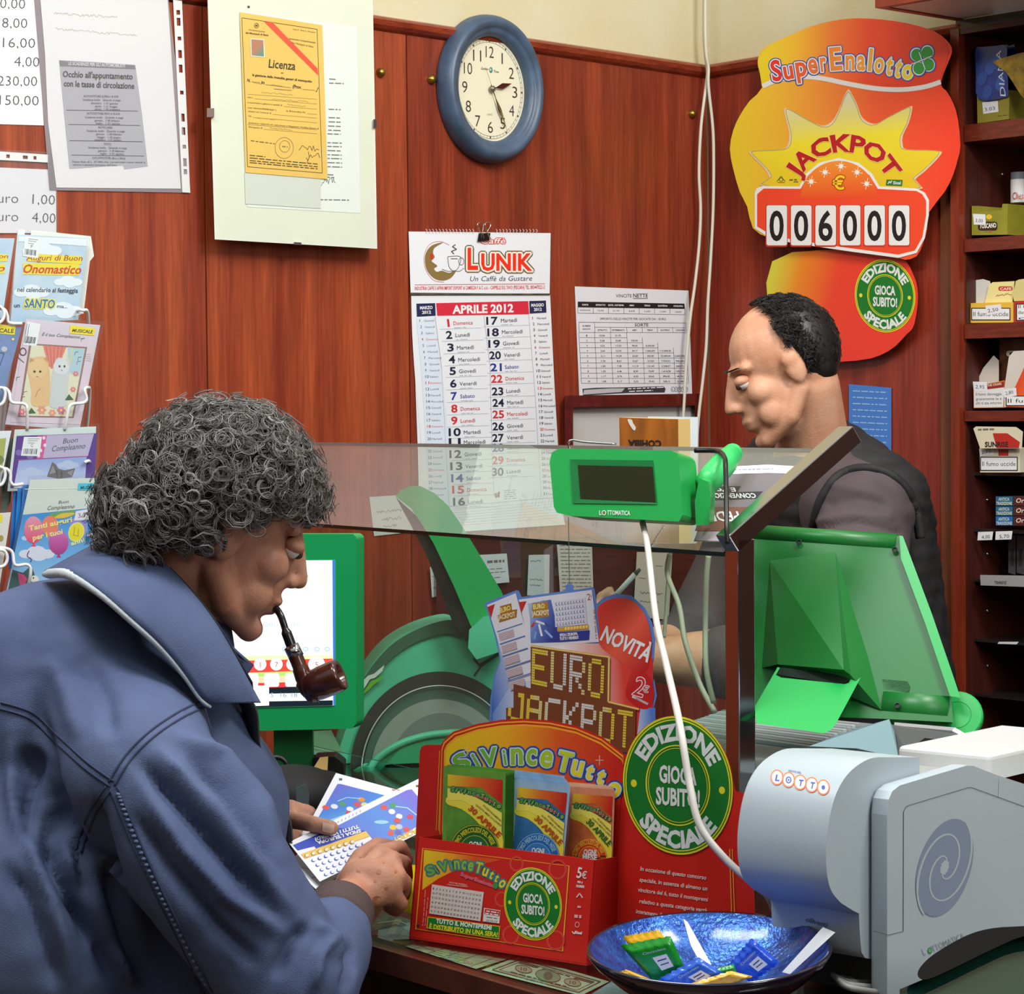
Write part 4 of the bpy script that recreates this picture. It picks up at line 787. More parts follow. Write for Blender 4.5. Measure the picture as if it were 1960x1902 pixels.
def d3(a, q):
    a.poly([(32, 834), (186, 829), (180, 928), (20, 934)], (86, 44, 140)); a.poly([(82, 833), (180, 830), (168, 873), (74, 877)], (190, 178, 208)); a.poly([(72, 834), (90, 833), (82, 878), (70, 878)], (222, 80, 150))
    for x, y in ((84, 838), (76, 846), (86, 852), (78, 862), (74, 872)): a.poly(circ(x, y, 3, 3.4, 8), (240, 226, 236))
    for x, y, r in ((36, 866, 6), (58, 872, 7), (50, 858, 5)): a.poly(circ(x, y, r, r, 12), (130, 100, 180))
    a.poly([(36, 881), (166, 874), (162, 932), (26, 934)], grad(a.at(90, 880), a.at(90, 930), [(0, (150, 170, 220)), (1, (202, 206, 236))])); a.line([(34, 880), (168, 873)], 1.4, (176, 60, 140)); cloud(a, 130, 890, 12, (186, 196, 226)); cloud(a, 60, 905, 14, (186, 196, 226))
    a.poly([(90, 912), (100, 884), (106, 888), (112, 897), (124, 900), (144, 896), (138, 913), (112, 916)], (104, 100, 102)); a.poly([(94, 908), (101, 890), (107, 904)], (150, 140, 142)); a.poly([(128, 904), (141, 899), (137, 911)], (150, 140, 142)); a.line([(108, 900), (110, 912)], 2, (60, 58, 62)); a.line([(118, 902), (118, 914)], 2, (60, 58, 62))
    a.text('Buon', (120, 849), (148, 846), 10, (66, 80, 92), .004, .4); a.text('Compleanno', (98, 864), (162, 858), 11, (66, 80, 92), .004, .4)
    barcode(a, [(46, 836), (80, 836), (76, 873), (40, 872)], 'G')
card('purple birthday card with cat ears showing, third in the right column', [(28, 822), (184, 816), (180, 934), (14, 940)], mat((216, 226, 222), rough=.4, name='mint_envelope'), .026, d3)
def d4(a, q):
    SK = grad(a.at(90, 980), a.at(90, 1120), [(0, (42, 140, 214)), (.6, (110, 176, 230)), (1, (160, 200, 236))])
    a.poly([(44, 985), (178, 972), (178, 1140), (10, 1142)], SK); a.poly([(94, 982), (144, 976), (142, 986), (112, 990), (98, 988)], (110, 160, 80)); a.poly(sm2([(104, 990), (120, 982), (144, 982), (128, 990), (112, 992)], 3), (226, 190, 60))
    cloud(a, 70, 1060, 20, (220, 222, 236)); cloud(a, 58, 1030, 10, (190, 210, 236))
    def bal(x, y, rx, ry, c, rot=0): a.poly(circ(x, y, rx, ry, 24, rot=rot), c); a.poly([(x-4, y+ry+6), (x, y+ry-3), (x+5, y+ry+6)], c)
    bal(150, 1010, 17, 22, (150, 140, 210)); bal(96, 1007, 16, 20, (236, 128, 100)); bal(64, 1014, 18, 26, grad(a.at(64, 990), a.at(64, 1040), [(0, (236, 150, 176)), (1, (226, 60, 110))])); bal(112, 1038, 19, 23, grad(a.at(112, 1010), a.at(112, 1062), [(0, (214, 110, 190)), (1, (172, 34, 130))]))
    a.poly(circ(146, 1018, 15, 19, 24, rot=20), (236, 236, 150)); a.poly(circ(146, 1018, 13.5, 17.5, 24, rot=20), (236, 220, 20)); a.line([(143, 1008), (141, 1024), (150, 1026), (150, 1012)], 1.6, (190, 168, 20))
    a.text('Tanti auguri', (55, 1016), (138, 998), 10, (244, 228, 140), .03, .15); a.text('per i tuoi', (63, 1034), (120, 1021), 10, (244, 228, 140), .03, .15); a.text('anni', (136, 1044), (162, 1036), 8, (244, 236, 170), .03, .15)
    a.line(sm2([(56, 1054), (52, 1064), (60, 1070), (58, 1076)], 4, False), 2, (110, 40, 110)); a.poly([(12, 1142), (24, 1090), (44, 1096), (60, 1082), (70, 1110), (90, 1142)], (40, 80, 82)); a.poly([(38, 1120), (34, 1096), (46, 1100), (52, 1108), (44, 1126)], (226, 70, 130)); a.poly(circ(66, 1108, 8, 7, 12), (232, 226, 210)); a.poly(circ(64, 1106, 1.4, 1.8, 8), BLK)
    a.text('Buon', (112, 964), (131, 962), 6, (96, 90, 90), 0, .4); a.text('Compleanno', (90, 976), (142, 972), 8, (96, 90, 90), 0, .4); a.line([(48, 936), (182, 934)], 1, (244, 246, 242)); a.poly([(150, 925), (194, 924), (191, 939), (148, 938)], (60, 196, 222)); a.text('MUSICALE', (154, 936), (189, 935), 6, (24, 60, 70), .025, .15)
    a.poly([(145, 978), (178, 973), (175, 994), (142, 996)], (232, 226, 234)); a.text('3,19', (150, 991), (171, 987), 9, (90, 90, 110), 0, .1)
card('sky blue musical birthday card with balloons, bottom of the right column', [(58, 918), (196, 914), (180, 1150), (6, 1160)], mat((214, 220, 212), rough=.4, name='grey_green_card'), .040, d4)
for k, x in enumerate((24, 32, 42)): slab('card_behind', lambda x_, y, l=0.0: RP.at(x_, y, .022+.004*k+l), [(x+2, 928), (x+22, 927), (x+10, 1080), (x-8, 1090)], .002, mat([(34, 110, 190), (40, 124, 200), (60, 140, 214)][k], rough=.4, name='blue_card'), rack)
slab('card_behind', lambda x_, y, l=0.0: RP.at(x_, y, .010+l), [(16, 840), (32, 838), (20, 960), (2, 1000), (0, 900)], .003, mat((84, 98, 84), rough=.4, vary=.3, name='dark_card'), rack)
def d5(a, q): a.line([(-20, 494), (14, 493)], 14, (240, 220, 40)); a.line([(-20, 514), (9, 514)], 18, (240, 220, 40)); a.text('on', (-3, 494), (15, 494), 8, (176, 62, 24), .01, .25); a.text('o', (-6, 520), (9, 518), 12, (206, 50, 22), .02, .3)
card('name day card cut off by the left edge, top left in the rack', [(-40, 455), (28, 456), (4, 610), (-60, 605)], SKY, .004, d5)
def d6(a, q): a.poly([(-20, 618), (30, 624), (28, 641), (-22, 636)], (244, 222, 30)); a.text('CALE', (-2, 636), (26, 637), 8, (50, 48, 40), .02, .1); a.poly(circ(25, 649, 2.4, 2.4, 10), (244, 240, 90)); a.line([(-8, 673), (8, 676), (-6, 716)], 1.6, (70, 90, 130)); a.poly(circ(8, 668, 6, 5, 12), (196, 196, 206))
card('blue musical card cut off by the left edge, second in the left column', [(-40, 616), (42, 626), (0, 780), (-60, 770)], mat((128, 152, 204), rough=.4, vary=.2, vscale=20, name='blue_card_face'), .020, d6)
def d7(a, q): a.poly([(-20, 842), (12, 838), (4, 900), (-20, 915)], (176, 178, 90)); a.poly(circ(-6, 880, 14, 10, 14), (120, 130, 70))
card('white and olive card cut off by the left edge, third in the left column', [(-40, 826), (22, 824), (0, 930), (-50, 935)], mat((230, 234, 240), rough=.4, name='white_card'), .030, d7)
def d8(a, q): a.poly([(-20, 984), (5, 984), (4, 1000), (-20, 1000)], (244, 222, 30)); a.poly(circ(2, 1030, 5, 6, 12), (170, 150, 80)); a.poly(circ(-4, 1010, 4, 4, 10), (180, 120, 120))
card('cream floral card cut off by the left edge, bottom of the left column', [(-40, 985), (21, 980), (-2, 1130), (-60, 1130)], mat((228, 222, 216), rough=.4, name='cream_card'), .044, d8)
# ================================================================= GOODS IN THE TOBACCO CABINET
def cb(y): return min(z for z in [FR.at(1880, s[0]).z for s in SH] if True)
def pack(name, label, pxq, depth, m, draw=None, cat='cigarette pack', group=None, fo=.0, sm=None, top=None):
    # a box standing on a shelf: front face given by its pixel quad on a plane near the shelf front, extruded into the shelf
    pl = RW.off(fo); o = thing(name, label, cat, group); mb = MB(); f = [pl.at(x, y) for x, y in pxq]
    mb.prism(f, -NR*depth, sm or m, m); bx_ = mb.build('carton' if cat != 'cigar box' else 'box', o)
    if draw: a = Art(lambda x, y, l=0.0: pl.at(x, y, l), .0004); draw(a); a.build('lettering', o)
    return o
OLV = mat((150, 140, 50), rough=.35, name='olive_card', vary=.1, vscale=30)
def tag_(a, x, y, s, w=30, h=18, r=0): a.poly([(x, y), (x+w, y-3+r), (x+w+1, y+h-4+r), (x+2, y+h)], (232, 232, 234)); a.text(s, (x+5, y+h-5), (x+w-5, y+h-8+r), 7, (60, 60, 70))
def g1(a): tag_(a, 1880, 196, '3,03', 30, 22); a.small(1910, 222, 1928, 220, 1.4, (90, 80, 30), 3)
pack('tobacco_tray', 'olive open carton of tobacco pouches on the top shelf', [(1870, 184), (1932, 172), (1931, 228), (1871, 236)], .06, OLV, g1, 'carton')
def g2(a):
    for k, (x, y) in enumerate(((1895, 130), (1880, 150), (1905, 120), (1890, 175), (1915, 160))): a.poly(circ(x, y, 9, 14, 14, rot=20), ((60, 96, 176), (52, 84, 160))[k % 2])
    a.text('DIANA', (1925, 184), (1916, 96), 11, (216, 226, 240), .0, hv=(-1, -.05))
pl_ = RW.off(-.015)
o = thing('tobacco_pouch', 'blue foil tobacco pouch standing in the olive carton', 'tobacco pouch')
slab('pouch', pl_.at, sm2([(1867, 94), (1880, 90), (1905, 88), (1926, 88), (1927, 120), (1930, 170), (1925, 186), (1873, 190), (1868, 140)], 3), .02, mat((40, 66, 156), rough=.25, vary=.3, vscale=40, name='blue_foil'), o, bevel=.003); a = Art(pl_.at, .0205); g2(a); a.build('lettering', o)
o = thing('tobacco_pouch', 'rolled dark blue tobacco pouch on the top shelf by the frame edge', 'tobacco pouch')
slab('pouch', RW.off(-.05).at, sm2([(1922, 92), (1932, 88), (1944, 92), (1946, 170), (1924, 175)], 3), .02, mat((28, 44, 104), rough=.25, vary=.3, vscale=40, name='navy_foil'), o, bevel=.003)
o = thing('tobacco_pouch', 'crumpled gold tobacco pouch leaning out of the top shelf', 'tobacco pouch')
slab('pouch', RW.off(.0).at, sm2([(1902, 117), (1930, 108), (1960, 100), (1990, 100), (1990, 190), (1962, 190), (1940, 160), (1925, 138), (1906, 124)], 3), .018, mat((176, 142, 44), rough=.3, vary=.4, vscale=50, bump=.6, bscale=60, name='gold_foil'), o, mat((70, 40, 30), rough=.4, name='pouch_edge'), bevel=.002)
def wl(a, x0, y0, x1, y1, lines, h=7):
    a.poly([(x0, y0), (x1, y0), (x1, y1), (x0, y1)], (30, 30, 32)); a.poly([(x0+1.8, y0+1.8), (x1-1.8, y0+1.8), (x1-1.8, y1-1.8), (x0+1.8, y1-1.8)], (236, 236, 236))
    n = len(lines)
    for i, s in enumerate(lines): y = y0+(y1-y0)*(i+.5)/n+h*.45; a.text(s, (x0+4, y), (x1-4, y), h, (60, 60, 62))
def g3(a): a.poly(rrect(1872, 424, 1909, 441, 5), (60, 34, 24)); a.text('TOSCANO', (1875, 437), (1907, 435), 9, (240, 238, 220), .03); a.line([(1884, 443), (1890, 444)], 1.4, (60, 140, 70)); a.line([(1892, 444), (1898, 443)], 1.4, (200, 60, 50)); a.poly(circ(1893, 415, 6, 5, 10), (232, 190, 50)); tag_(a, 1862, 409, '3,00', 24, 21, 4)
pack('cigar_carton', 'olive display carton of cigars with a white price tag', [(1860, 394), (1871, 394), (1873, 406), (1917, 402), (1919, 390), (1929, 390), (1928, 449), (1860, 450)], .12, mat((150, 146, 46), rough=.35, name='olive_bright_card', vary=.1, vscale=30), g3, 'carton')
o = thing('tobacco_tin', 'white and red tobacco tin with grey cap behind the cigar carton', 'tin')
mb = MB(); pc = RW.off(-.09); c = pc.at(1951, 388); mb.lathe(c, UP, [(.0001, 0), (.017, 0), (.017, .045), (.0001, .045)], mat((226, 224, 222), rough=.3, name='white_tin'), 24); mb.build('can', o, False)
mb = MB(); mb.lathe(c+UP*.045, UP, [(.0165, 0), (.0165, .014), (.0001, .015)], mat((120, 124, 132), rough=.4, name='grey_cap'), 24); mb.build('cap', o)
a = Art(pc.at, .019); a.text('Chest', (1937, 381), (1962, 381), 14, (196, 40, 40), 0, .1); a.build('lettering', o)
def g4(a): wl(a, 1859, 589, 1934, 613, ['Il fumo uccide'], 9); tag_(a, 1886, 585, '2,50', 30, 18, 0)
pack('cigar_pack', 'yellow open pack of small cigars with death warning, third shelf', [(1858, 580), (1939, 578), (1939, 617), (1858, 618)], .05, mat((232, 186, 70), rough=.4, name='yellow_card'), g4, group='packs in the cabinet')
o = thing('pack_lid', 'open cream lid leaf with red logo above the yellow cigar pack', 'carton')
slab('lid', RW.off(-.02).at, sm2([(1862, 580), (1864, 542), (1868, 536), (1895, 538), (1896, 580)], 2), .002, mat((214, 212, 200), rough=.5, name='pale_card'), o)
slab('lid', RW.off(-.015).at, [(1885, 580), (1893, 545), (1900, 540), (1942, 538), (1938, 580)], .002, mat((236, 222, 150), rough=.5, name='cream_card'), o)
a = Art(RW.off(-.0125).at, 0); a.poly(rrect(1911, 548, 1938, 556, 3), (200, 50, 46)); a.text('CAFE', (1914, 555), (1936, 555), 5, (240, 230, 200), .02); a.scrawl(1906, 566, 1936, 562, 4, (190, 120, 70), 1, 16, 3); a.build('lettering', o)
def g5(a): wl(a, 1945, 581, 1990, 614, ['Il fumo', 'danneggia', 'chi'], 7)
pack('cigar_pack', 'red and cream cigar pack cut off by the right edge, third shelf', [(1941, 576), (1995, 574), (1995, 616), (1941, 617)], .05, mat((186, 52, 44), rough=.4, name='red_card'), g5, group='packs in the cabinet')
slab('lid', RW.off(-.01).at, sm2([(1941, 577), (1943, 545), (1950, 535), (1995, 535), (1995, 577)], 2), .002, mat((214, 202, 130), rough=.5, name='cream_gold_card'), ROOTS[-1])
def g6(a): a.poly([(1864, 748), (1922, 740), (1920, 779), (1864, 780)], (226, 226, 224)); [a.text(s, (1868, y), (1917, y-1), 5.5, (80, 76, 76), .005) for s, y in (('Il fumo danneggia', 757), ('gravemente te e', 766), ('chi ti sta intorno', 774))]; a.poly([(1866, 738), (1922, 730), (1922, 741), (1866, 748)], (150, 44, 34)); a.text('THE CIGARS', (1890, 740), (1917, 736), 4.4, (236, 226, 190), .02); tag_(a, 1862, 730, '2,95', 27, 18, 4)
pack('cigar_pack', 'orange and red open cigar pack with long warning, fourth shelf', [(1863, 740), (1922, 728), (1922, 780), (1864, 781)], .05, mat((222, 130, 50), rough=.4, name='orange_card'), g6, group='packs in the cabinet')
o = thing('pack_lid', 'pale grey triangular lid flap standing above the orange cigar pack', 'carton'); slab('lid', RW.off(-.03).at, [(1864, 742), (1882, 704), (1902, 680), (1912, 690), (1912, 732)], .002, mat((206, 200, 188), rough=.5, name='pale_flap'), o)
o = thing('tobacco_box', 'dark box with a dotted dark logo standing upright behind the cigar packs', 'carton')
mb = MB(); mb.prism([RW.off(-.04).at(*p) for p in [(1913, 650), (1990, 648), (1990, 780), (1913, 780)]], -NR*.05, mat((96, 56, 30), rough=.4, vary=.4, vscale=40, name='tiger_card')); mb.build('box', o)
a = Art(RW.off(-.04).at, .0005); a.poly(rrect(1926, 671, 1990, 682, 5), (226, 224, 216)); a.text('● ● ● ●', (1932, 680), (1990, 680), 6, (40, 36, 34), .02); a.build('lettering', o)
def g7(a): wl(a, 1925, 757, 1990, 777, ['Il fumo'], 8); tag_(a, 1920, 745, '2,80', 25, 16, 0)
pack('cigar_pack', 'flame coloured cigar pack by the right frame edge, fourth shelf', [(1921, 755), (1922, 745), (1931, 683), (1940, 672), (1995, 668), (1995, 780), (1921, 779)], .02, grad(RW.at(1930, 700), RW.at(1990, 740), [(0, (214, 206, 196)), (.4, (214, 204, 190)), (.41, (224, 74, 40)), (1, (238, 120, 50))]), g7, group='packs in the cabinet')
def g8(a): a.poly([(1901, 829), (1932, 826), (1950, 838), (1945, 858), (1905, 858)], (188, 46, 34)); a.text('SUNRISE', (1885, 855), (1930, 855), 10, (44, 30, 28), .03); a.poly([(1930, 864), (1936, 862), (1950, 875), (1944, 880)], (236, 226, 208)); a.poly([(1911, 860), (1930, 860), (1930, 872), (1911, 872)], (196, 50, 36)); wl(a, 1876, 874, 1948, 901, ['Il fumo uccide'], 9); tag_(a, 1874, 859, '2,75', 28, 15, 0)
pack('cigarette_pack', 'cream and red cigarette pack on the glass shelf, fifth shelf down', [(1875, 856), (1952, 856), (1952, 904), (1876, 904)], .02, mat((232, 222, 194), rough=.35, name='ivory_card'), g8, group='packs in the cabinet')
slab('hinged_lid', RW.off(.012).at, [(1863, 820), (1868, 816), (1945, 817), (1958, 826), (1956, 858), (1876, 858)], .003, mat((222, 212, 182), rough=.35, name='ivory_lid'), ROOTS[-1])
a = Art(RW.off(.0155).at, 0); a.poly([(1900, 829), (1928, 829), (1952, 846), (1950, 857), (1908, 857)], (188, 46, 34)); a.text('SUNRISE', (1885, 855), (1930, 855), 10, (44, 30, 28), .03); a.small(1872, 822, 1905, 821, 3, (120, 110, 90), 3); a.build('lettering', ROOTS[-1])
for k, y in enumerate((950, 969, 988)):
    def g9(a, y=y): a.poly([(1906, y), (1938, y), (1938, y+17), (1906, y+17)], (44, 104, 140) if y < 980 else (30, 110, 180)); a.text('ANTICA', (1911, y+8), (1932, y+8), 6, (206, 220, 200), .02); a.text('TRADIZIONE', (1907, y+16), (1937, y+16), 6, (220, 226, 200), .02); a.poly([(1941, y), (1990, y), (1990, y+17), (1941, y+17)], (96, 34, 26)); a.text('Original', (1944, y+12), (1985, y+12), 9, (236, 232, 214), .01, .2)
    pack('cigar_box', ('topmost', 'middle', 'bottom')[k]+' of three stacked blue and brown tobacco boxes in the cabinet', [(1906, y), (1990, y), (1990, y+18), (1906, y+18)], .06, mat((44, 60, 72), rough=.4, name='teal_card'), g9, 'cigar box', 'stacked tobacco boxes')
for x0, y0, s, w_ in ((1872, 1018, '4,00', 29), (1906, 1017, '5,70', 32)):
    o = slab('price_tag', RW.off(.0).at, [(x0, y0), (x0+w_, y0-1), (x0+w_-2, y0+15), (x0-1, y0+16)], .001, WHITE); tag(o, ('left' if x0 < 1890 else 'right')+' one of two white price tags under the stacked tobacco boxes', 'price tag'); a = Art(RW.off(.0012).at, 0); a.text(s, (x0+7, y0+13), (x0+w_-6, y0+12), 7, (80, 80, 84)); a.build('lettering', o)
ACR = mat((170, 170, 172), rough=.25, name='grey_acrylic', spec=.6)
o = thing('price_rail', 'grey plastic tray with upside down brand lettering on a glass shelf', 'tray'); slab('tray', RW.off(-.008).at, [(1876, 1100), (1990, 1102), (1990, 1124), (1877, 1120)], .03, ACR, o, bevel=.001)
a = Art(RW.off(.0225).at, 0); a.text('DUNHILL', (1926, 1112), (1903, 1112), 6, (90, 90, 92), .02); a.build('lettering', o)
for k, (x0, x1) in enumerate(((1930, 1944), (1946, 1962))):
    o = thing('cigar_tin', ('left', 'right')[k]+' one of two slim grey tins standing upright below the price tags', 'tin'); slab('tin', RW.off(-.09).at, [(x0, 1025), (x1, 1025), (x1, 1100), (x0, 1096)], .02, mat((112, 112, 116), rough=.3, metal=.4, name='grey_tin'), o, bevel=.001)
    a = Art(RW.off(-.069).at, 0); a.text('DUNHILL', (x0+10, 1082), (x0+10, 1048), 6, (60, 60, 64), .02); a.build('lettering', o)
o = slab('price_tag', RW.off(.0).at, [(1912, 1228), (1950, 1228), (1946, 1233), (1909, 1232)], .001, WHITE); tag(o, 'blank white tag on the lowest dark shelf but one', 'price tag')
# ================================================================= COUNTER
ZC = .982
E1, E2 = atz(700, 1790, ZC), atz(949, 1861, ZC); EU = (E2-E1).normalized(); EN = Vector((-EU.y, EU.x, 0)); EN *= 1 if EN.y > 0 else -1
ctr = thing('counter', 'dark wooden shop counter with a glass covered top', 'counter')
def cbx(name, u0, u1, n0, n1, z0, z1, m, bevel=0):
    mb = MB(); mb.box(E1+EU*u0+EN*n0+UP*(z0-ZC), EU*(u1-u0), EN*(n1-n0), UP*(z1-z0), m); return mb.build(name, ctr, bevel=bevel)
CW = wood((96, 52, 34), (66, 30, 22), 'counter_edge_wood', .35, 14, (1, 1, 1), 4)
UL = -1.20
cbx('worktop', UL, 1.7, 0, 1.1, ZC-.036, ZC-.009, wood((110, 32, 26), (84, 24, 20), 'worktop_wood', .3, 10, (1, 1, 1), 4), .002)
cbx('edge_strip', UL, 1.7, -.006, .0, ZC-.036, ZC-.008, CW, .001)
cbx('front_panel', UL, 1.7, .035, .055, .06, ZC-.036, mat((26, 22, 24), rough=.6, name='black_laminate'))
cbx('rear_panel', UL, 1.7, 1.0, 1.02, .06, ZC-.036, mat((60, 34, 28), rough=.6, name='rear_laminate'))
cbx('plinth', UL, 1.7, .07, 1.0, 0, .06, mat((26, 22, 24), rough=.6, name='black_laminate'))
cbx('glass_top', UL, 1.7, .004, 1.09, ZC-.006, ZC, glassmat((226, 238, 232), .02, 'top_glass', .7))
def CT(x, y, l=0.0): return atz(x, y, ZC-.0085+l)
NT = mat((222, 214, 190), rough=.6, vary=.12, vscale=40, name='banknote_paper')
def note(label, q, m, draw):
    o = slab('banknote', lambda x, y, l=0.0: CT(x, y, l), q, .0006, m); tag(o, label, 'banknote', 'banknotes under the counter glass'); a = Art(CT, .0008); draw(a, q); a.build('engraving', o)
def n1(a, q):
    for k in range(5): a.poly([rq(q, .1+.16*k, .15), rq(q, .26+.16*k, .1), rq(q, .3+.15*k, .8), rq(q, .12+.15*k, .9)], [(96, 124, 116), (70, 96, 96), (150, 150, 130), (60, 110, 130), (130, 160, 150)][k])
    a.line([rq(q, .05, .9), rq(q, .5, .4), rq(q, .95, .7)], 2, (50, 80, 90)); a.line([rq(q, .1, .5), rq(q, .5, .2), rq(q, .9, .3)], 1.5, (190, 200, 180))
note('dark green and blue banknote under the counter glass left of the display box', [(731, 1742), (800, 1765), (790, 1797), (700, 1787)][::1], mat((110, 130, 122), rough=.6, vary=.4, vscale=60, name='green_note'), n1)
def n2(a, q):
    for k in range(24): u, v = (k*.37) % 1*.9, (k*.61) % 1*.8; a.poly([rq(q, u, v), rq(q, u+.1, v), rq(q, u+.1, v+.2), rq(q, u, v+.2)], [(214, 170, 150), (190, 190, 140), (206, 206, 160), (216, 150, 140), (170, 176, 160)][k % 5])
    for k in range(5): a.line([rq(q, .05, .1+.2*k), rq(q, .95, .15+.18*k)], .7, (160, 120, 110))
note('pinkish green foreign banknote under the counter edge, middle of the three', [(777, 1811), (806, 1800), (990, 1829), (911, 1854)], mat((214, 196, 168), rough=.6, vary=.15, vscale=60, name='pink_note'), n2)
def n3(a, q):
    B_ = (128, 96, 84); a.line([rq(q, .06, .12), rq(q, .94, .12), rq(q, .94, .88), rq(q, .06, .88), rq(q, .06, .12)], 2.2, B_); a.line([rq(q, .1, .2), rq(q, .9, .2), rq(q, .9, .8), rq(q, .1, .8), rq(q, .1, .2)], .8, B_)
    for u, r_ in ((.24, 9), (.76, 9)): x, y = rq(q, u, .5); a.poly(circ(x, y, r_*1.8, r_*.75, 20, rot=12), (190, 166, 146)); a.ring(x, y, r_*1.8, r_*.75, 1.4, B_, 24, rot=12); a.text('10', (x-6, y+2), (x+6, y+4), 6, B_, .02)
    x, y = rq(q, .5, .5); a.poly(circ(x, y, 24, 11, 24, rot=12), (150, 160, 136)); a.ring(x, y, 24, 11, 1.6, B_, 24, rot=12); a.poly(circ(x, y, 9, 8, 16), (120, 110, 96))
    a.poly([rq(q, .1, .22), rq(q, .3, .22), rq(q, .3, .3), rq(q, .1, .3)], B_); a.poly([rq(q, .7, .22), rq(q, .9, .22), rq(q, .9, .3), rq(q, .7, .3)], B_); a.small(*rq(q, .35, .26), *rq(q, .65, .26), 1.6, B_, 5); a.small(*rq(q, .2, .75), *rq(q, .8, .75), 1.6, B_, 6)
note('cream ten dollar style banknote with brown border under the counter edge', [(996, 1829), (1166, 1878), (1112, 1905), (922, 1856)], NT, n3)
note('pale blue grey banknote at the bottom edge under the bowl', [(1180, 1872), (1262, 1893), (1220, 1920), (1130, 1903)], mat((176, 184, 196), rough=.6, vary=.15, vscale=60, name='grey_note'), lambda a, q: a.line([rq(q, .1, .2), rq(q, .9, .2)], 1, (120, 130, 150)))
# ---------------------------------------------------------------- glass screen with chrome frame
G = Vector((-.555, .83, 0)).normalized(); H = Vector((G.y, -G.x, 0)); PB = Vector((.297, 3.137, 0)); PT = Q(1400, 1048, 3.137); PT = Vector((PB.x, PB.y, PT.z)); ZP = PT.z
BK = PB+H*.176; ZB = Q(1612, 850, 3.235).z; BT = Vector((BK.x, BK.y, ZB))
GP_ = Pl(PB-H*.010, H); SLP = Pl(PT, G.cross(BT-PT)); CHR = mat((196, 196, 200), rough=.14, metal=1, name='polished_chrome')
gs = thing('glass_screen', 'glass counter screen with polished chrome post and sloping top pane', 'glass screen')
mb = MB(); s = .028; mb.box(PB-G*s/2-H*s/2+UP*ZC, G*s, H*s, UP*(ZP-ZC+.012), CHR); mb.build('post', gs, bevel=.0015)
mb = MB(); d = BT-PT; mb.box(PT-G*s/2-H*s/2-UP*.004-d*.0, d*1.06+H*s, G*s, UP*.0-d.normalized().cross(G)*(.026 if d.normalized().cross(G).z < 0 else -.026), CHR); mb.build('sloping_bar', gs, bevel=.0015)
LG = 1.455; PEDGE = mat((34, 74, 62), rough=.25, name='green_glass_edge', spec=.6)
GLs = glassmat((238, 246, 240), .02, 'pane_glass', 1.3, .085); GLv = glassmat((238, 246, 241), .015, 'front_pane_glass', .8, .012)  # film: dust, plus the whitish reflection veil painted into the sloping pane
def mixpane(o, a_, b_, t, face, edge, name):
    mb = MB(); o, a_, b_ = Vector(o), Vector(a_), Vector(b_); n = a_.cross(b_).normalized()*t
    v = [o, o+a_, o+a_+b_, o+b_]; v += [p+n for p in v]; mb.add(v, [[3, 2, 1, 0], [4, 5, 6, 7]], face); mb.add(v, [[0, 1, 5, 4], [1, 2, 6, 5], [2, 3, 7, 6], [3, 0, 4, 7]], edge); return mb.build(name, gs)
def lat(px, Pbase): # distance along G from Pbase where the vertical line is seen at px
    k = (px-CX)/F; return (Pbase.x-k*Pbase.y)/(k*G.y-G.x)
p0 = PT-H*.016-UP*.006; mixpane(p0+G*.014, G*LG, (BT-PT)+H*.012, .0075, GLs, PEDGE, 'sloping_pane')
zb = atz(801, 1474, 1.03).z; zg = Q(801, 1474, (PB+G*lat(801, PB)).y).z
mixpane(Vector((PB.x, PB.y, zg))-H*.004+G*.012, G*(LG), UP*(ZP-.010-zg), .004, GLv, PEDGE, 'front_pane')
mb = MB(); mb.tube(smooth_pts([Q(1330, 862, 3.26), Q(1372, 863, 3.24), Q(1386, 874, 3.2), Q(1389, 900, 3.17), Q(1391, 1000, 3.12), Q(1392, 1040, 3.11)], 6), .0034, mat((24, 24, 24), rough=.3, name='black_rubber'), 8); mb.build('rubber_edging', gs, True)
# booklet lying on the sloping pane
SA = lambda x, y, l=0.0: SLP.at(x, y, .012+l)
o = thing('booklet', 'brown and grey booklet lying upside down on the sloping glass pane', 'booklet')
slab('cover', SA, [(1392, 893), (1470, 889), (1538, 893), (1500, 935), (1440, 1000), (1410, 1037), (1328, 1036), (1345, 985)], .002, mat((124, 118, 124), rough=.4, name='grey_cover'), o)
a = Art(SA, .0022); a.poly([(1360, 890), (1392, 893), (1470, 889), (1538, 893), (1524, 906), (1470, 905), (1400, 907), (1360, 907)], (240, 240, 240)); a.small(1404, 899, 1480, 897, 1.6, (130, 140, 160), 4)
a.poly([(1345, 970), (1460, 970), (1418, 1016), (1330, 1016)], (122, 82, 72)); a.poly([(1335, 1017), (1418, 1017), (1408, 1036), (1328, 1034)], (176, 170, 176)); a.poly([(1350, 931), (1418, 930), (1412, 941), (1345, 944)], (60, 58, 62)); a.poly([(1350, 943), (1460, 940), (1448, 954), (1345, 958)], (60, 58, 62))
a.text('CONVENZIONI', (1445, 944), (1352, 944), 9, WT, .02, -.35); a.text('E Poca', (1406, 933), (1352, 936), 8, WT, .02, -.35); a.text('PEDRO', (1412, 979), (1330, 979), 19, WT, .02, -.4); a.build('lettering', o)
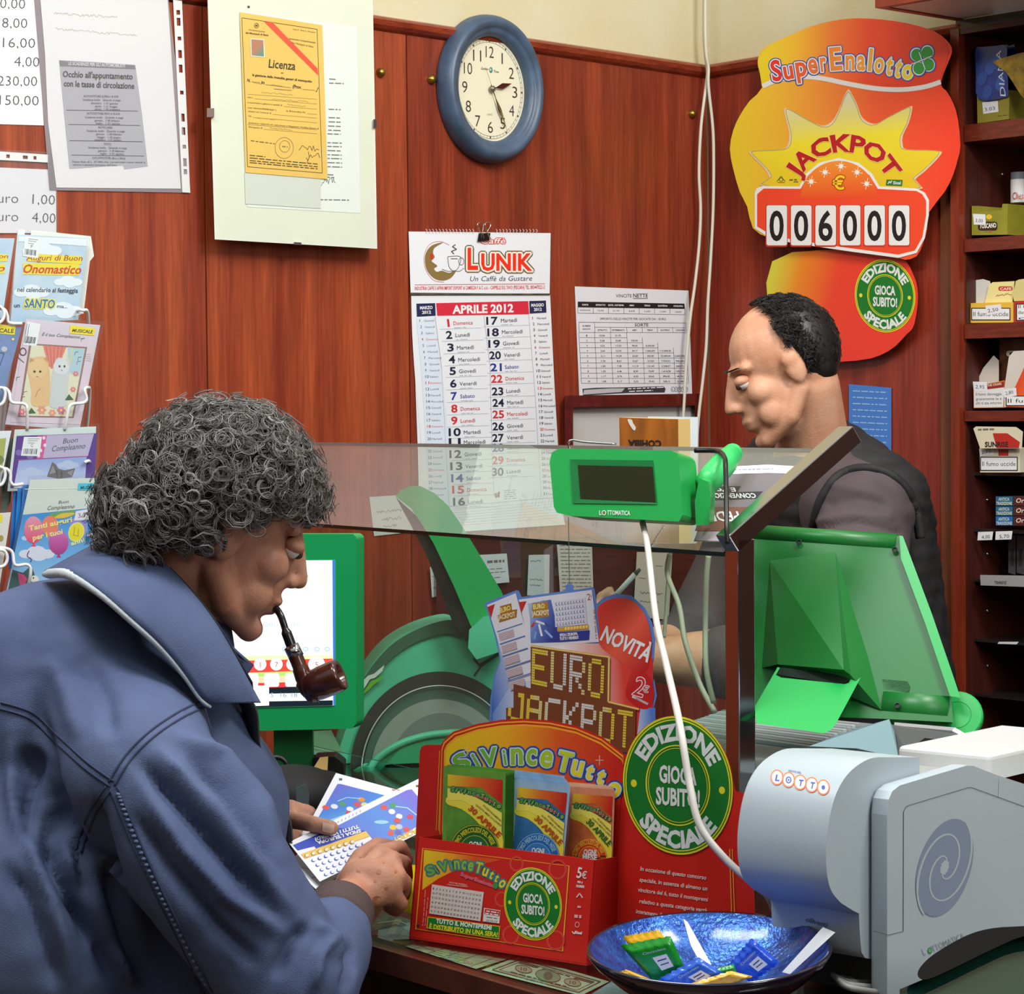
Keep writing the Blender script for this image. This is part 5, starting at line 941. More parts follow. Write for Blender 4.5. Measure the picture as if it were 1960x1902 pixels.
# ---------------------------------------------------------------- customer display
GR = (34, 168, 78)
GPL = mat(GR, rough=.36, name='green_plastic', spec=.5); GPD = mat((22, 120, 60), rough=.4, name='green_plastic_dark', spec=.5); GPB = mat((60, 196, 104), rough=.35, name='green_plastic_light')
o = thing('customer_display', 'green customer display with dark window standing on the sloping glass', 'display')
DPL = pl3((1052, 870, 3.20), (1305, 870, 3.135), (1052, 990, 3.19)); dn = DPL.n
hous = [(1052, 884), (1056, 866), (1072, 858), (1300, 861), (1318, 866), (1326, 876), (1334, 975), (1328, 990), (1308, 1000), (1090, 987), (1066, 981), (1060, 970)]
mb = MB(); f = [DPL.at(x, y) for x, y in [(1052, 884), (1056, 866), (1070, 858), (1285, 862), (1297, 868), (1300, 882), (1306, 985), (1300, 998), (1090, 987), (1066, 981), (1060, 970)]]; mb.prism(f, -dn*.085, GPL); hb = mb.build('housing', o, bevel=.006, bseg=3)
mb = MB(); fr = [DPL.at(x, y, .0012) for x, y in ((1091, 879), (1250, 881), (1258, 965), (1097, 963))]; bkk = [DPL.at(x, y, .0008) for x, y in ((1106, 890), (1249, 893), (1255, 961), (1111, 954))]
mb.add(fr+bkk, [[0, 1, 5, 4], [1, 2, 6, 5], [2, 3, 7, 6], [3, 0, 4, 7]], GPD); mb.build('window_recess', o)
slab('window', DPL.at, [(1106, 890), (1249, 893), (1255, 961), (1111, 954)], .0006, mat((42, 46, 28), rough=.12, spec=.6, name='dark_window'), o, back=.0008)
a = Art(DPL.at, .0012); a.text('L', (1147, 985), (1151, 985), 9, WT, .01); a.ring(1156, 981, 3.6, 4.2, 1.3, WT, 16); a.poly(circ(1156, 981, 1.4, 1.6, 8), (200, 60, 50)); a.text('TTOMATICA', (1162, 985), (1206, 986), 9, WT, .01); a.build('lettering', hb)
mb = MB(); mb.tube([Q(1345, 935, 3.20), Q(1365, 910, 3.22), Q(1385, 888, 3.24), Q(1402, 868, 3.26)], [.016, .018, .018, .014], GPB, 16); mb.sph(Q(1402, 868, 3.26), .014, GPB); mb.build('support_arm', o, True)
mb = MB(); mb.prism([Q(1338, 915, 3.16), Q(1356, 922, 3.16), Q(1360, 950, 3.16), Q(1357, 1004, 3.16), Q(1332, 1006, 3.16), Q(1330, 960, 3.16)], V(.010, .035, 0), GPL); mb.build('arm_foot', o, bevel=.003)
# cigar-box board behind the sloping pane
o = thing('cigar_board', 'orange brown wooden cigar box board with upside down black lettering', 'board'); CP = pl3((1185, 798, 3.68), (1310, 800, 3.64), (1185, 1040, 3.68))
mb = MB(); mb.prism([CP.at(x, y) for x, y in ((1185, 799), (1298, 802), (1300, 1040), (1190, 1038))], V(.02, .025, 0), mat((222, 190, 120), rough=.6, name='plywood_edge'), mat((176, 100, 28), rough=.45, vary=.3, vscale=12, stretch=(4, 4, .6), name='stained_plywood')); bd = mb.build('panel', o)
a = Art(CP.at, .0006); a.text('COHIBA', (1266, 843), (1202, 842), -13 if False else 13, (40, 24, 14), .045); a.poly(sm2([(1201, 803), (1209, 803), (1212, 810), (1217, 818), (1214, 824), (1207, 816)], 3), (214, 206, 190)); a.build('lettering', bd)
mb = MB(); mb.prism([Q(x, y, 3.73) for x, y in ((1240, 797), (1336, 798), (1332, 1040), (1240, 1040))], V(.002, .006, 0), mat((206, 214, 216), rough=.5, name='white_board')); tag(mb.build('white_board'), 'plain white board behind the cigar box board', 'board')
mb = MB(); mb.tube(smooth_pts([Q(1092, 862, 3.45), Q(1088, 850, 3.45), Q(1094, 842, 3.45), Q(1120, 846, 3.45), Q(1180, 850, 3.45)], 5), .0016, CHR, 8); tag(mb.build('wire_hook', None, True), 'small bent chrome wire behind the customer display', 'hook')
# ---------------------------------------------------------------- cables
cable('power_cable', 'flat white strap cable hanging over the red lottery display', [(1230, 1000, 3.18), (1240, 1050, 3.12), (1255, 1180, 2.98), (1275, 1270, 2.80), (1300, 1380, 2.645), (1320, 1500, 2.605), (1340, 1580, 2.585), (1385, 1640, 2.57), (1440, 1690, 2.56), (1470, 1715, 2.58), (1490, 1760, 2.64)], .0042, (214, 210, 200))
for k, (pts, lb) in enumerate(((((1282, 1060, 3.7), (1278, 1100, 3.7), (1300, 1160, 3.66), (1312, 1230, 3.62), (1340, 1310, 3.6), (1368, 1362, 3.56)), 'bent grey cable curving down behind the glass to the keyboard'), (((1284, 1050, 3.75), (1278, 1120, 3.75), (1275, 1170, 3.75), (1271, 1220, 3.75)), 'short straight pale cable behind the glass'), (((1356, 1064, 3.55), (1352, 1110, 3.55), (1350, 1200, 3.55), (1352, 1280, 3.52), (1366, 1345, 3.5)), 'long grey cable hanging beside the chrome post'))): cable('cable', lb, pts, .0042 if k != 1 else .003, (180, 180, 160))
for k in range(5): mb = MB(); r_ = random.Random(k); mb.tube(smooth_pts([atz(1560+k*9, 1838+k*6, ZC+.006), atz(1620, 1868+k*5, ZC+.006+.006*k), atz(1690, 1856+k*11, ZC+.006)], 6), .0034, mat((150, 152, 146), rough=.5, name='grey_cable'), 8); tag(mb.build('cable', None, True), ('topmost', 'second', 'middle', 'fourth', 'lowest')[k]+' grey cable in the tangle under the printer', 'cable')
# ---------------------------------------------------------------- red lottery display: back card, box, play slips
def z5(x, y): return (760+x/2.8, 1360+y/2.8)
def z5l(p): return [z5(*q) for q in p]
FB, FBR = atz(783, 1795, ZC), atz(1124, 1848, ZC); FU = (FBR-FB).normalized(); FN = Vector((-FU.y, FU.x, 0)); FN *= 1 if FN.y > 0 else -1
FP = Pl(FB, FN-UP*.10); BP = Pl(FB+FN*.062, FN+UP*.0)
REDM = mat((214, 36, 24), rough=.38, name='red_card_gloss', spec=.45); REDD = mat((190, 28, 22), rough=.45, name='red_card_side')
ld = thing('lottery_display', 'red cardboard lottery display with box front and tall printed back card', 'display stand')
outl = z5l([(92, 1140), (100, 670), (122, 215), (132, 192), (155, 182), (235, 182), (248, 160), (300, 112), (430, 70), (560, 48), (680, 42), (820, 52), (960, 80), (1100, 140), (1212, 228)])
outl += [z5(1505+300*math.cos(math.radians(t)), 400+372*math.sin(math.radians(t))+300*math.cos(math.radians(t))*.08) for t in range(202, 362, 8)]
outl += z5l([(1816, 430), (1880, 446), (1890, 470), (1902, 620), (1918, 1060), (1922, 1290), (96, 1250)])
bc = slab('back_card', BP.at, outl, .003, REDM, ld, mat((226, 206, 190), rough=.7, name='card_edge'))
a = Art(BP.at, .0034); OY = (246, 176, 40)
inner = z5l([(250, 640), (262, 215), (275, 190), (320, 150), (430, 110), (560, 88), (680, 82), (820, 92), (960, 122), (1090, 180), (1200, 262), (1215, 290), (1170, 800), (250, 690)])
a.poly(z5l([(225, 640), (238, 205), (250, 170), (304, 122), (430, 82), (560, 60), (680, 54), (820, 64), (960, 94), (1096, 152), (1212, 240), (1215, 290), (1170, 800), (235, 690)]), OY); a.poly(z5l([(230, 640), (243, 208), (256, 175), (308, 129), (430, 90), (560, 68), (680, 62), (820, 72), (960, 102), (1094, 160), (1208, 248), (1215, 290), (1170, 800), (235, 690)]), (206, 40, 24)); a.poly(z5l([(240, 640), (252, 212), (266, 182), (314, 139), (430, 100), (560, 78), (680, 72), (820, 82), (960, 112), (1092, 170), (1204, 256), (1215, 290), (1170, 800), (245, 690)]), OY)
a.poly(inner, grad(BP.at(*z5(280, 300)), BP.at(*z5(1150, 560)), [(0, (246, 206, 30)), (.35, (246, 170, 30)), (.65, (232, 90, 32)), (1, (210, 40, 26))]))
LG1 = grad(BP.at(*z5(600, 180)), BP.at(*z5(600, 400)), [(0, (150, 196, 60)), (1, (90, 160, 50))])
def letters(a, f, L, sc, outs, bold=.028):
    hk = lambda st, h: h*(1.42 if st in 'nceuo' else (1.12 if st == 't' else 1))
    for st, x0, y0, x1, y1, h, c, ln in L:
        if st == 'i': x0 += (x1-x0)*.22; x1 -= (x1-x0)*.28
        h = hk(st, h)
        for wd, oc in outs: a.text(st, f(x0, y0), f(x1, y1), h*sc, oc, bold, ln, out=[(wd, oc)])
    for st, x0, y0, x1, y1, h, c, ln in L:
        if st == 'i': x0 += (x1-x0)*.22; x1 -= (x1-x0)*.28
        a.text(st, f(x0, y0), f(x1, y1), hk(st, h)*sc, c, bold, ln)
g1_, g2_, y1_ = (112, 178, 60), (150, 190, 50), (236, 216, 40)
letters(a, z5, [('S', 330, 330, 400, 290, 95, g1_, 0), ('i', 425, 300, 450, 292, 85, g1_, 0), ('V', 455, 298, 545, 285, 100, g1_, 0), ('i', 570, 288, 594, 286, 90, g1_, 0), ('n', 610, 285, 675, 284, 92, g2_, 0), ('c', 692, 285, 745, 288, 92, g2_, 0), ('e', 762, 290, 825, 302, 92, (176, 200, 46), 0), ('T', 850, 312, 925, 330, 112, (206, 212, 40), 0), ('u', 930, 336, 985, 350, 85, y1_, 0), ('t', 1005, 356, 1040, 368, 82, y1_, 0), ('t', 1065, 382, 1100, 394, 82, y1_, 0), ('o', 1118, 440, 1178, 470, 80, y1_, 0)], 1/2.8*.95, [(6.0, (44, 80, 160)), (2.4, (206, 220, 214))])
for x, y in ((1085, 265), (375, 215)): a.line([z5(x-22, y), z5(x+22, y)], 1, (250, 230, 200)); a.line([z5(x, y-25), z5(x, y+25)], 1, (250, 230, 200))
emblem(a, *z5(1505, 400), 105.4, 132.5, skew=.08)
YL = (244, 190, 60); a.line([z5(1782, 740), z5(1796, 1180)], 1.4, YL); a.line([z5(1796, 740), z5(1812, 1180)], 1.4, YL); a.line([z5(228, 215), z5(210, 640)], 1.2, OY); a.line([z5(240, 215), z5(222, 640)], 1.2, OY)
for s, x0, y0, x1, y1 in (('In occasione di questo concorso', 1303, 856, 1656, 905), ('speciale, in assenza di almeno un', 1298, 914, 1662, 964), ('vincitore del 6, tutto il montepremi', 1290, 968, 1664, 1022), ('relativo a questa categoria verrà', 1298, 1030, 1660, 1080), ('interamente distribuito', 1280, 1084, 1500, 1118)): a.text(s, z5(x0, y0), z5(x1, y1), 8.2, (240, 220, 214), .018)
a.build('printed_design', bc)
# box
mb = MB(); BC = [(800, 1602), (1139, 1646), (1124, 1848), (783, 1795)]; fp = [FP.at(x, y) for x, y in BC]; bkv = FN*.058
mb.prism([fp[0], fp[1], fp[2], fp[3]], FN*.0015, REDM); mb.build('box_front', ld)
mb = MB(); mb.prism([fp[1], fp[1]+bkv-UP*.004, fp[2]+bkv, fp[2]], -FU*.0015, REDD); mb.build('box_side', ld)
mb = MB(); mb.prism([fp[0], fp[0]+bkv-UP*.004, fp[3]+bkv, fp[3]], FU*.0015, REDD); mb.build('box_side', ld)
mb = MB(); mb.prism([fp[3]+UP*.001, fp[2]+UP*.001, fp[2]+bkv+UP*.001, fp[3]+bkv+UP*.001], UP*.0015, REDD); mb.build('box_floor', ld)
a = Art(FP.at, .0006); IB = z5l([(135, 735), (925, 830), (890, 1290), (97, 1170)])
a.poly(IB, OY); cx_, cy_ = 935, 1712; sh = lambda k: [(cx_+(x-cx_)*k, cy_+(y-cy_)*k) for x, y in IB]; a.poly(sh(.985), (208, 36, 24)); 
a.poly(z5l([(145, 745), (560, 798), (420, 830), (300, 860), (220, 900), (135, 960)]), grad(FP.at(*z5(140, 760)), FP.at(*z5(380, 900)), [(0, (238, 214, 40)), (.6, (240, 160, 36)), (1, (224, 84, 30))]))
letters(a, z5, [('S', 165, 885, 205, 872, 55, g1_, 0), ('i', 215, 870, 226, 866, 48, g1_, 0), ('V', 230, 862, 278, 850, 55, g1_, 0), ('i', 288, 850, 300, 848, 50, g1_, 0), ('n', 306, 848, 336, 846, 50, g2_, 0), ('c', 344, 847, 368, 850, 50, g2_, 0), ('e', 376, 852, 404, 858, 50, g2_, 0), ('T', 412, 862, 450, 872, 62, (190, 206, 46), 0), ('u', 452, 878, 480, 888, 46, y1_, 0), ('t', 490, 894, 508, 902, 48, y1_, 0), ('t', 518, 910, 534, 918, 46, y1_, 0), ('o', 540, 936, 568, 952, 46, y1_, 0)], 1/2.8*.95, [(3.0, (70, 130, 130))])
a.text('SuperEnalotto', z5(338, 882), z5(520, 948), 7, (236, 110, 110), .03, out=[(1, (190, 60, 90))]); a.poly(circ(*z5(528, 938), 5, 6, 12), (60, 150, 70))
a.text('SEGNA NEL PANNELLO', z5(278, 922), z5(372, 936), 2.6, (240, 220, 200)); a.text('I TUOI NUMERI PREFERITI', z5(268, 934), z5(378, 946), 2.6, (240, 220, 200))
gq = z5l([(187, 930), (465, 972), (446, 1128), (172, 1086)]); a.poly(gq, (222, 212, 204))
for j in range(6):
    for i in range(15):
        p = rq(gq, .02+.064*i, .14+.155*j); a.text(str(i+1+j*15), (p[0], p[1]+1.5), (p[0]+(2.2 if i+1+j*15 < 10 else 4), p[1]+2), 4, (130, 84, 80), .01)
q2 = z5l([(466, 1056), (554, 1070), (548, 1140), (460, 1128)]); a.poly(q2, (228, 222, 214)); a.poly([rq(q2, .05, .05), rq(q2, .98, .05), rq(q2, .98, .45), rq(q2, .05, .45)], (200, 50, 50)); a.small(*rq(q2, .15, .2), *rq(q2, .9, .2), 2, WT, 3); a.small(*rq(q2, .1, .38), *rq(q2, .9, .38), 2, WT, 4); a.small(*rq(q2, .2, .65), *rq(q2, .85, .65), 1.6, (120, 110, 110), 5); a.text('23 54 23', rq(q2, .2, .95), rq(q2, .85, .95), 3.6, (100, 90, 90))
a.poly(z5l([(164, 1103), (552, 1154), (546, 1224), (158, 1164)]), (246, 200, 60)); a.poly(z5l([(167, 1107), (548, 1157), (543, 1220), (162, 1161)]), GRN); a.text('TUTTO IL MONTEPREMI', z5(208, 1137), z5(505, 1174), 8.4, (238, 240, 232), .035); a.text('È DISTRIBUITO IN UNA SERA!', z5(172, 1166), z5(538, 1212), 9, (236, 220, 40), .035)
for x, y, r in ((640, 820, 12), (860, 850, 16), (610, 1200, 15), (850, 1230, 16), (560, 1010, 12)): a.ring(*z5(x, y), r, r*1.1, 3.5, (222, 74, 56), 16)
emblem(a, *z5(728, 1035), 55.5, 69.5, skew=.1); a.poly(z5l([(104, 1144), (121, 1147), (120, 1160), (103, 1157)]), (60, 50, 30))
for k in range(2): a.small(*z5(152+k*14, 960+k*40), *z5(138+k*12, 1152), 1.2, (236, 160, 150), k)
a.text('5', z5(960, 893), z5(985, 897), 21, (244, 226, 222), .02); a.text('€', z5(988, 897), z5(1014, 900), 14, (244, 226, 222), .01)
a.text('PER 6', z5(966, 922), z5(994, 926), 4, WT, .03); a.text('NUMERI', z5(960, 945), z5(1002, 950), 5, WT, .03); a.line([z5(962, 1000), z5(978, 978), z5(994, 1002)], 2.4, (240, 200, 196)); a.small(*z5(966, 1050), *z5(990, 1052), 4, (236, 170, 160), 3); a.small(*z5(950, 1100), *z5(988, 1104), 6, (236, 180, 170), 4); a.ring(*z5(965, 1146), 4, 5, 1.2, (236, 180, 170), 12); a.text('Sisal', z5(952, 1194), z5(990, 1198), 5.5, WT, .03); a.line([z5(938, 1182), z5(948, 1196), z5(955, 1184)], 1.6, WT)
a.build('printed_design', ld)
# play slips standing in the box
def slipstack(quad, col, dcol, off, n, labels, dx, ldy, words):
    for k in range(n-1, -1, -1):
        P_ = BP.off(off-.0022*k); at = P_.at; q = [(x+dx*k+(i in (1, 2))*1.0*k*0, y-ldy*k+(k*37 % 3-1)) for i, (x, y) in enumerate(quad)]
        o = slab('play_slip', at, q, .0009, mat(col if k == 0 else dcol, rough=.45, name='slip_card', vary=.12, vscale=60)); tag(o, labels[0] if k == 0 else ('', 'second', 'third', 'fourth', 'fifth', 'sixth', 'seventh', 'eighth')[k]+labels[1], 'play slip', labels[2])
        if k: continue
        a = Art(at, .0012); L = lambda u, v: rq(q, u, v); sx = quad[1][0]-quad[0][0]
        fld = [L(.07, .09), L(.95, .09), L(.95, .99), L(.07, .99)]; a.poly(fld, mat(words[1], rough=.45, vary=.25, vscale=50, name='slip_print'))
        a.poly([L(.07, .09), L(.95, .09), L(.95, .36), L(.6, .2), L(.07, .22)], grad(at(*L(.1, .1)), at(*L(.9, .3)), [(0, (236, 200, 50)), (.5, (230, 110, 40)), (1, (206, 40, 30))]))
        a.poly(sm2([L(.07, .34), L(.3, .33), L(.6, .42), L(.95, .66), L(.95, .98), L(.8, .8), L(.55, .58), L(.3, .46), L(.07, .42)], 3), (240, 226, 70)); a.poly([L(.07, .24), L(.5, .3), L(.95, .46), L(.95, .70), L(.6, .46), L(.3, .36), L(.07, .38)], (244, 232, 96))
        for i, ch in enumerate('SiVinceTutto'): u = .12+.068*i; v = .27-.04*math.sin(i/11*math.pi)+.012*i; a.text(ch, L(u, v), L(u+(.05 if ch not in 'it' else .028), v+.008), 9.5 if ch in 'SVT' else 9, g1_ if i < 7 else (176, 200, 60), .03, out=[(1.6, (60, 100, 90))])
        a.text('SuperEnalotto', L(.5, .30), L(.8, .355), 4.4, (222, 90, 110), .02)
        a.text('ECCEZIONALMENTE', L(.64, .40), L(.93, .56), 3.4, (120, 84, 40), .01); a.text('QUESTO MESE DI LUNEDÌ', L(.52, .40), L(.93, .61), 3.4, (120, 84, 40), .01)
        a.text('30 APRILE', L(.40, .45), L(.90, .74), 11, words[0], .03)
        cx, cy = L(.52, .92); rx = sx*.40; a.poly(circ(cx, cy, rx, rx*1.12, 36, 188, 352), words[2]); a.ring(cx, cy, rx*.97, rx*1.08, 1.2, words[3], 36, 188, 352); a.arc('ULTIMO MERCOLEDÌ DEL MESE', cx, cy, rx*.72, rx*.8, -84, 70, 8.5, words[3], .03)
        a.poly(circ(cx, cy, rx*.62, rx*.68, 30, 185, 355), words[4]); a.ring(cx, cy, rx*.6, rx*.66, 1, words[3], 30, 185, 355); a.text('OGNI', (cx-11, cy-rx*.22), (cx+13, cy-rx*.18), 10.5, WT, .035); a.text('MESE', (cx-13, cy+rx*.06), (cx+15, cy+rx*.1), 10.5, WT, .035)
        a.build('printed_design', o)
slipstack([(1092, 1506), (1177, 1512), (1172, 1660), (1078, 1650)], (238, 150, 110), (240, 190, 160), .012, 7, ('front orange play slip standing in the box on the right', ' orange edged play slip counting back from the front orange one', 'orange play slips'), -2.0, 2.4, ((40, 110, 50), (232, 120, 60), (222, 70, 30), (246, 190, 60), (226, 90, 40)))
slipstack([(985, 1492), (1092, 1505), (1078, 1660), (972, 1650)], (170, 205, 236), (150, 190, 226), .030, 7, ('front pale blue play slip in the middle of the box', ' pale blue play slip counting back from the front blue one', 'pale blue play slips'), -1.9, 3.2, ((196, 90, 30), (60, 130, 190), (36, 110, 190), (150, 200, 230), (60, 130, 200)))
slipstack([(849, 1466), (968, 1478), (965, 1650), (846, 1640)], (112, 172, 62), (90, 160, 60), .046, 8, ('front green play slip standing in the box on the left', ' green play slip counting back from the front green one', 'green play slips'), 2.4, .6, ((206, 70, 30), (104, 170, 60), (30, 96, 40), (214, 206, 50), (30, 110, 50)))
# ---------------------------------------------------------------- hanging game sign behind it
def zj(x, y): return (900+x/3.5, 1080+y/3.5)
def zl(p): return [zj(*q) for q in p]
JP = Pl(PB-H*.055, H); ja = lambda x, y, l=0.0: JP.at(x, y, l)
o = thing('hanging_sign', 'blue edged cut-out game sign hanging on a thread behind the red display', 'sign')
ol = zl([(95, 265), (110, 252), (310, 172), (328, 178), (345, 218), (636, 178), (640, 140), (655, 130), (680, 130), (692, 145), (692, 172), (822, 152), (832, 165), (848, 262), (900, 218), (980, 195), (1080, 208), (1170, 290), (1220, 390), (1240, 500), (1232, 640), (1200, 720), (1235, 780), (1250, 880), (1230, 960), (1245, 1040), (1240, 1300), (120, 1300), (128, 1060), (135, 900), (160, 740), (200, 640), (165, 480), (120, 330)])
ol = [p for p in ol]
bd = slab('board', ja, ol, .003, mat((96, 136, 208), rough=.4, name='blue_card_gloss'), o, mat((150, 170, 214), rough=.6, name='card_edge'))
a = Art(ja, .0034)
a.poly(zl([(205, 645), (180, 500), (300, 800), (140, 1290), (145, 900), (170, 740)]), grad(ja(*zj(150, 900)), ja(*zj(300, 820)), [(0, (60, 110, 200)), (1, (170, 190, 230))])); 
a.poly(zl([(300, 560), (420, 520), (860, 530), (1180, 560), (1225, 640), (1225, 1250), (150, 1250), (150, 1000), (280, 800)]), grad(ja(*zj(150, 1000)), ja(*zj(1230, 900)), [(0, (90, 140, 214)), (.16, (190, 206, 236)), (.5, (244, 240, 240)), (.72, (240, 170, 160)), (.85, (226, 70, 60)), (1, (214, 50, 50))]))
a.poly(zl([(1140, 960), (1240, 960), (1240, 1300), (1100, 1300)]), grad(ja(*zj(1110, 1000)), ja(*zj(1230, 1000)), [(0, (200, 214, 240)), (1, (80, 130, 214))]))
for q in ([(112, 272), (305, 192), (400, 540), (410, 780), (275, 790), (262, 760)], [(325, 236), (815, 170), (862, 520), (410, 550), (395, 540)]): a.poly(zl(q), (226, 230, 240))
for k in range(5):
    y = 440+k*82; x = 180+k*18; a.line(zl([(x, y+12), (x+170, y-44)]), 2.2, (90, 120, 190)); a.poly(zl([(x+6, y+22), (x+108, y-10), (x+118, y+44), (x+18, y+76)]), (206, 196, 206))
    for j in range(4): a.line(zl([(x+12+j*2, y+32+j*12), (x+110+j*2, y+2+j*12)]), .7, (170, 120, 130))
for q in ([(115, 285), (165, 265), (140, 360)], [(325, 252), (378, 246), (342, 330)]): a.poly(zl(q), (196, 40, 44))
def gold(a, q, rows): a.poly(zl(q), (176, 130, 40)); 
for ox, oy in ((185, 0), (405, -20)):
    a.poly(zl([(ox+15, 280+oy), (ox+90, 260+oy), (ox+95, 305+oy), (ox+130, 300+oy), (ox+125, 355+oy), (ox+10, 390+oy), (ox-5, 340+oy), (ox+15, 335+oy)]), (168, 110, 30)); a.text('EURO', zj(ox+18, 325+oy), zj(ox+90, 302+oy), 9, (232, 214, 120), .05); a.text('JACKPOT', zj(ox+2, 372+oy), zj(ox+120, 346+oy), 9, (226, 216, 170), .05)
a.poly(zl([(385, 262), (540, 235), (592, 460), (600, 520), (405, 525), (400, 360)]), grad(ja(*zj(400, 300)), ja(*zj(560, 500)), [(0, (170, 196, 232)), (.5, (90, 120, 200)), (1, (40, 60, 150))]))
a.poly(zl([(415, 260), (520, 250), (530, 350), (412, 358)]), (176, 130, 40)); a.text('EURO', zj(422, 300), zj(502, 290), 9, (236, 220, 140), .05); a.text('JACKPOT', zj(412, 345), zj(530, 335), 9, (230, 222, 190), .05)
a.poly(zl([(592, 455), (800, 440), (796, 505), (600, 520)]), (40, 56, 150)); a.text('SFIDA L\'EUROPA', zj(600, 483), zj(720, 472), 5.5, WT, .04); a.text('TUTTI I VENERDÌ', zj(600, 508), zj(725, 497), 5.5, WT, .04)
for p, q, c in (((440, 380), (500, 400), (230, 230, 240)), ((460, 400), (480, 480), (240, 240, 246)), ((430, 390), (410, 420), (200, 60, 60)), ((500, 390), (530, 420), (60, 80, 160)), ((500, 440), (550, 490), (150, 190, 236)), ((440, 450), (430, 500), (120, 170, 230))): a.line(zl([p, q]), 4, c)
a.poly(zl([(560, 250), (770, 222), (785, 400), (570, 420)]), (214, 218, 232))
for j in range(5):
    for i in range(10): x, y = zj(580+i*19.6+j*2, 268+j*34-i*2.6); a.poly(circ(x, y, 2.3, 2.9, 8), (70, 84, 150), 900)
    for i in range(10): x, y = zj(580+i*19.6+j*2, 268+j*34-i*2.6); a.poly(circ(x+.8, y-.2, 1.8, 2.3, 8), (226, 228, 238), 904)
a.poly(zl([(582, 425), (790, 402), (792, 432), (584, 450)]), (214, 164, 60))
for i in range(8): a.poly(circ(*zj(640+i*20, 430-i*2), 2.3, 2.9, 8), (250, 220, 130))
a.text('2', zj(785, 240), zj(808, 238), 13, (196, 60, 60), 0); a.text('€', zj(808, 222), zj(818, 222), 5, (196, 60, 60)); a.small(*zj(830, 300), *zj(845, 500), 3, (190, 150, 160), 9)
RDG = grad(ja(*zj(960, 260)), ja(*zj(1180, 700)), [(0, (226, 60, 44)), (.5, (236, 96, 70)), (1, (200, 36, 40))])
a.poly(zl(sm2([(852, 300), (900, 250), (980, 226), (1080, 240), (1160, 320), (1200, 420), (1215, 540), (1205, 640), (1170, 720), (1080, 700), (960, 620), (868, 540), (862, 420)], 4)), RDG); a.poly(zl(sm2([(1070, 740), (1110, 700), (1180, 730), (1222, 800), (1230, 890), (1200, 960), (1140, 965), (1070, 920), (1040, 860)], 4)), RDG)
a.text('NOVITÀ', zj(868, 502), zj(1190, 655), 30, WT, .03, .0, out=[(1, (200, 80, 70))]); a.text('2', zj(1085, 870), zj(1150, 890), 38, (206, 50, 60), 0, .0, out=[(1.6, WT)]); a.text('€', zj(1150, 850), zj(1190, 860), 13, (206, 50, 60), 0, out=[(1, WT)]); a.line(zl([(1086, 885), (1190, 935)]), 4, WT); a.text('COMBINAZIONE', zj(1090, 895), zj(1185, 938), 3.4, (160, 60, 60), .01)
# bead-lit block letters
BROWN = (122, 66, 36)
a.poly(zl([(405, 545), (930, 620), (925, 920), (1110, 960), (1105, 1260), (240, 1260), (240, 960), (290, 960), (290, 800), (405, 830)]), BROWN); a.line(zl([(405, 545), (930, 620), (925, 920), (1130, 970)]), 4, (214, 170, 70)); a.line(zl([(405, 545), (930, 620), (925, 920), (1130, 970)]), 1.4, (250, 236, 160))
FONT = {'E': '11111,10000,10000,11110,10000,10000,11111', 'U': '10001,10001,10001,10001,10001,10001,01110', 'R': '11110,10001,10001,11110,10100,10010,10001', 'O': '01110,10001,10001,10001,10001,10001,01110', 'J': '00011,00001,00001,00001,10001,10001,01110', 'A': '01110,10001,10001,11111,10001,10001,10001', 'C': '01111,10000,10000,10000,10000,10000,01111', 'K': '10001,10010,10100,11000,10100,10010,10001', 'P': '11110,10001,10001,11110,10000,10000,10000', 'T': '11111,00100,00100,00100,00100,00100,00100'}
def beads(a, word, q, lay):
    n = len(word); tot = n*3.6-.6
    for wi, ch in enumerate(word):
        rows = FONT[ch].split(',')
        for r in range(14):
            for c in range(10):
                R_ = rows[r//2]; 
                if R_[c//2] != '1' and not (c//2 > 0 and False): continue
                u = (wi*3.6+c*.3+.15)/tot; v = (r+.5)/14; x, y = rq(q, u, v); t = abs(u-.5)*2
                col = (232, 206, 70) if t > .62 else ((226, 214, 140) if t > .4 else (224, 222, 214)); a.poly(circ(x, y, 1.75, 2.5, 7), col, lay)
beads(a, 'EURO', zl([(415, 560), (900, 640), (890, 905), (410, 800)]), 980); beads(a, 'JACKPOT', zl([(262, 850), (1090, 985), (1080, 1240), (250, 1040)]), 981)
a.build('printed_design', bd)
mb = MB(); mb.tube([Q(1088, 990, 3.36), JP.at(1090, 1122, .002)], .0006, mat((90, 90, 90), rough=.5, name='thread'), 6); mb.build('thread', o)
# ---------------------------------------------------------------- bowl of chocolates
BO = thing('bowl', 'dark glass bowl with glittering blue inside on the counter', 'bowl'); bcn = Q(1357, 1811, 2.455); ax = (UP+V(-.02, -.075, 0)).normalized()
GLT = mat((30, 60, 150), rough=.22, metal=.6, vary=1, c2=(70, 130, 226), vscale=55, stretch=(1, 1, 1), bump=.9, bscale=210, name='blue_glitter', coat=.6)
RB = .1250; ZBW = bcn.z-ZC
prof_in = [(.0001, -ZBW*.86), (.03, -ZBW*.86), (.05, -ZBW*.82), (.075, -ZBW*.62), (.10, -ZBW*.35), (.118, -ZBW*.1), (RB-.003, 0)]
prof_out = [(RB-.003, 0), (RB, .001), (RB+.001, -.003), (.119, -ZBW*.2), (.10, -ZBW*.47), (.074, -ZBW*.76), (.052, -ZBW*.95), (.04, -ZBW*.985), (.0001, -ZBW*.97)]
mb = MB(); mb.lathe(bcn, ax, prof_in, GLT, 72); mb.build('inner_glaze', BO, True); mb = MB(); mb.lathe(bcn, ax, prof_out, mat((26, 22, 44), rough=.12, coat=.5, name='dark_glass', spec=.6), 72); mb.build('shell', BO, True)
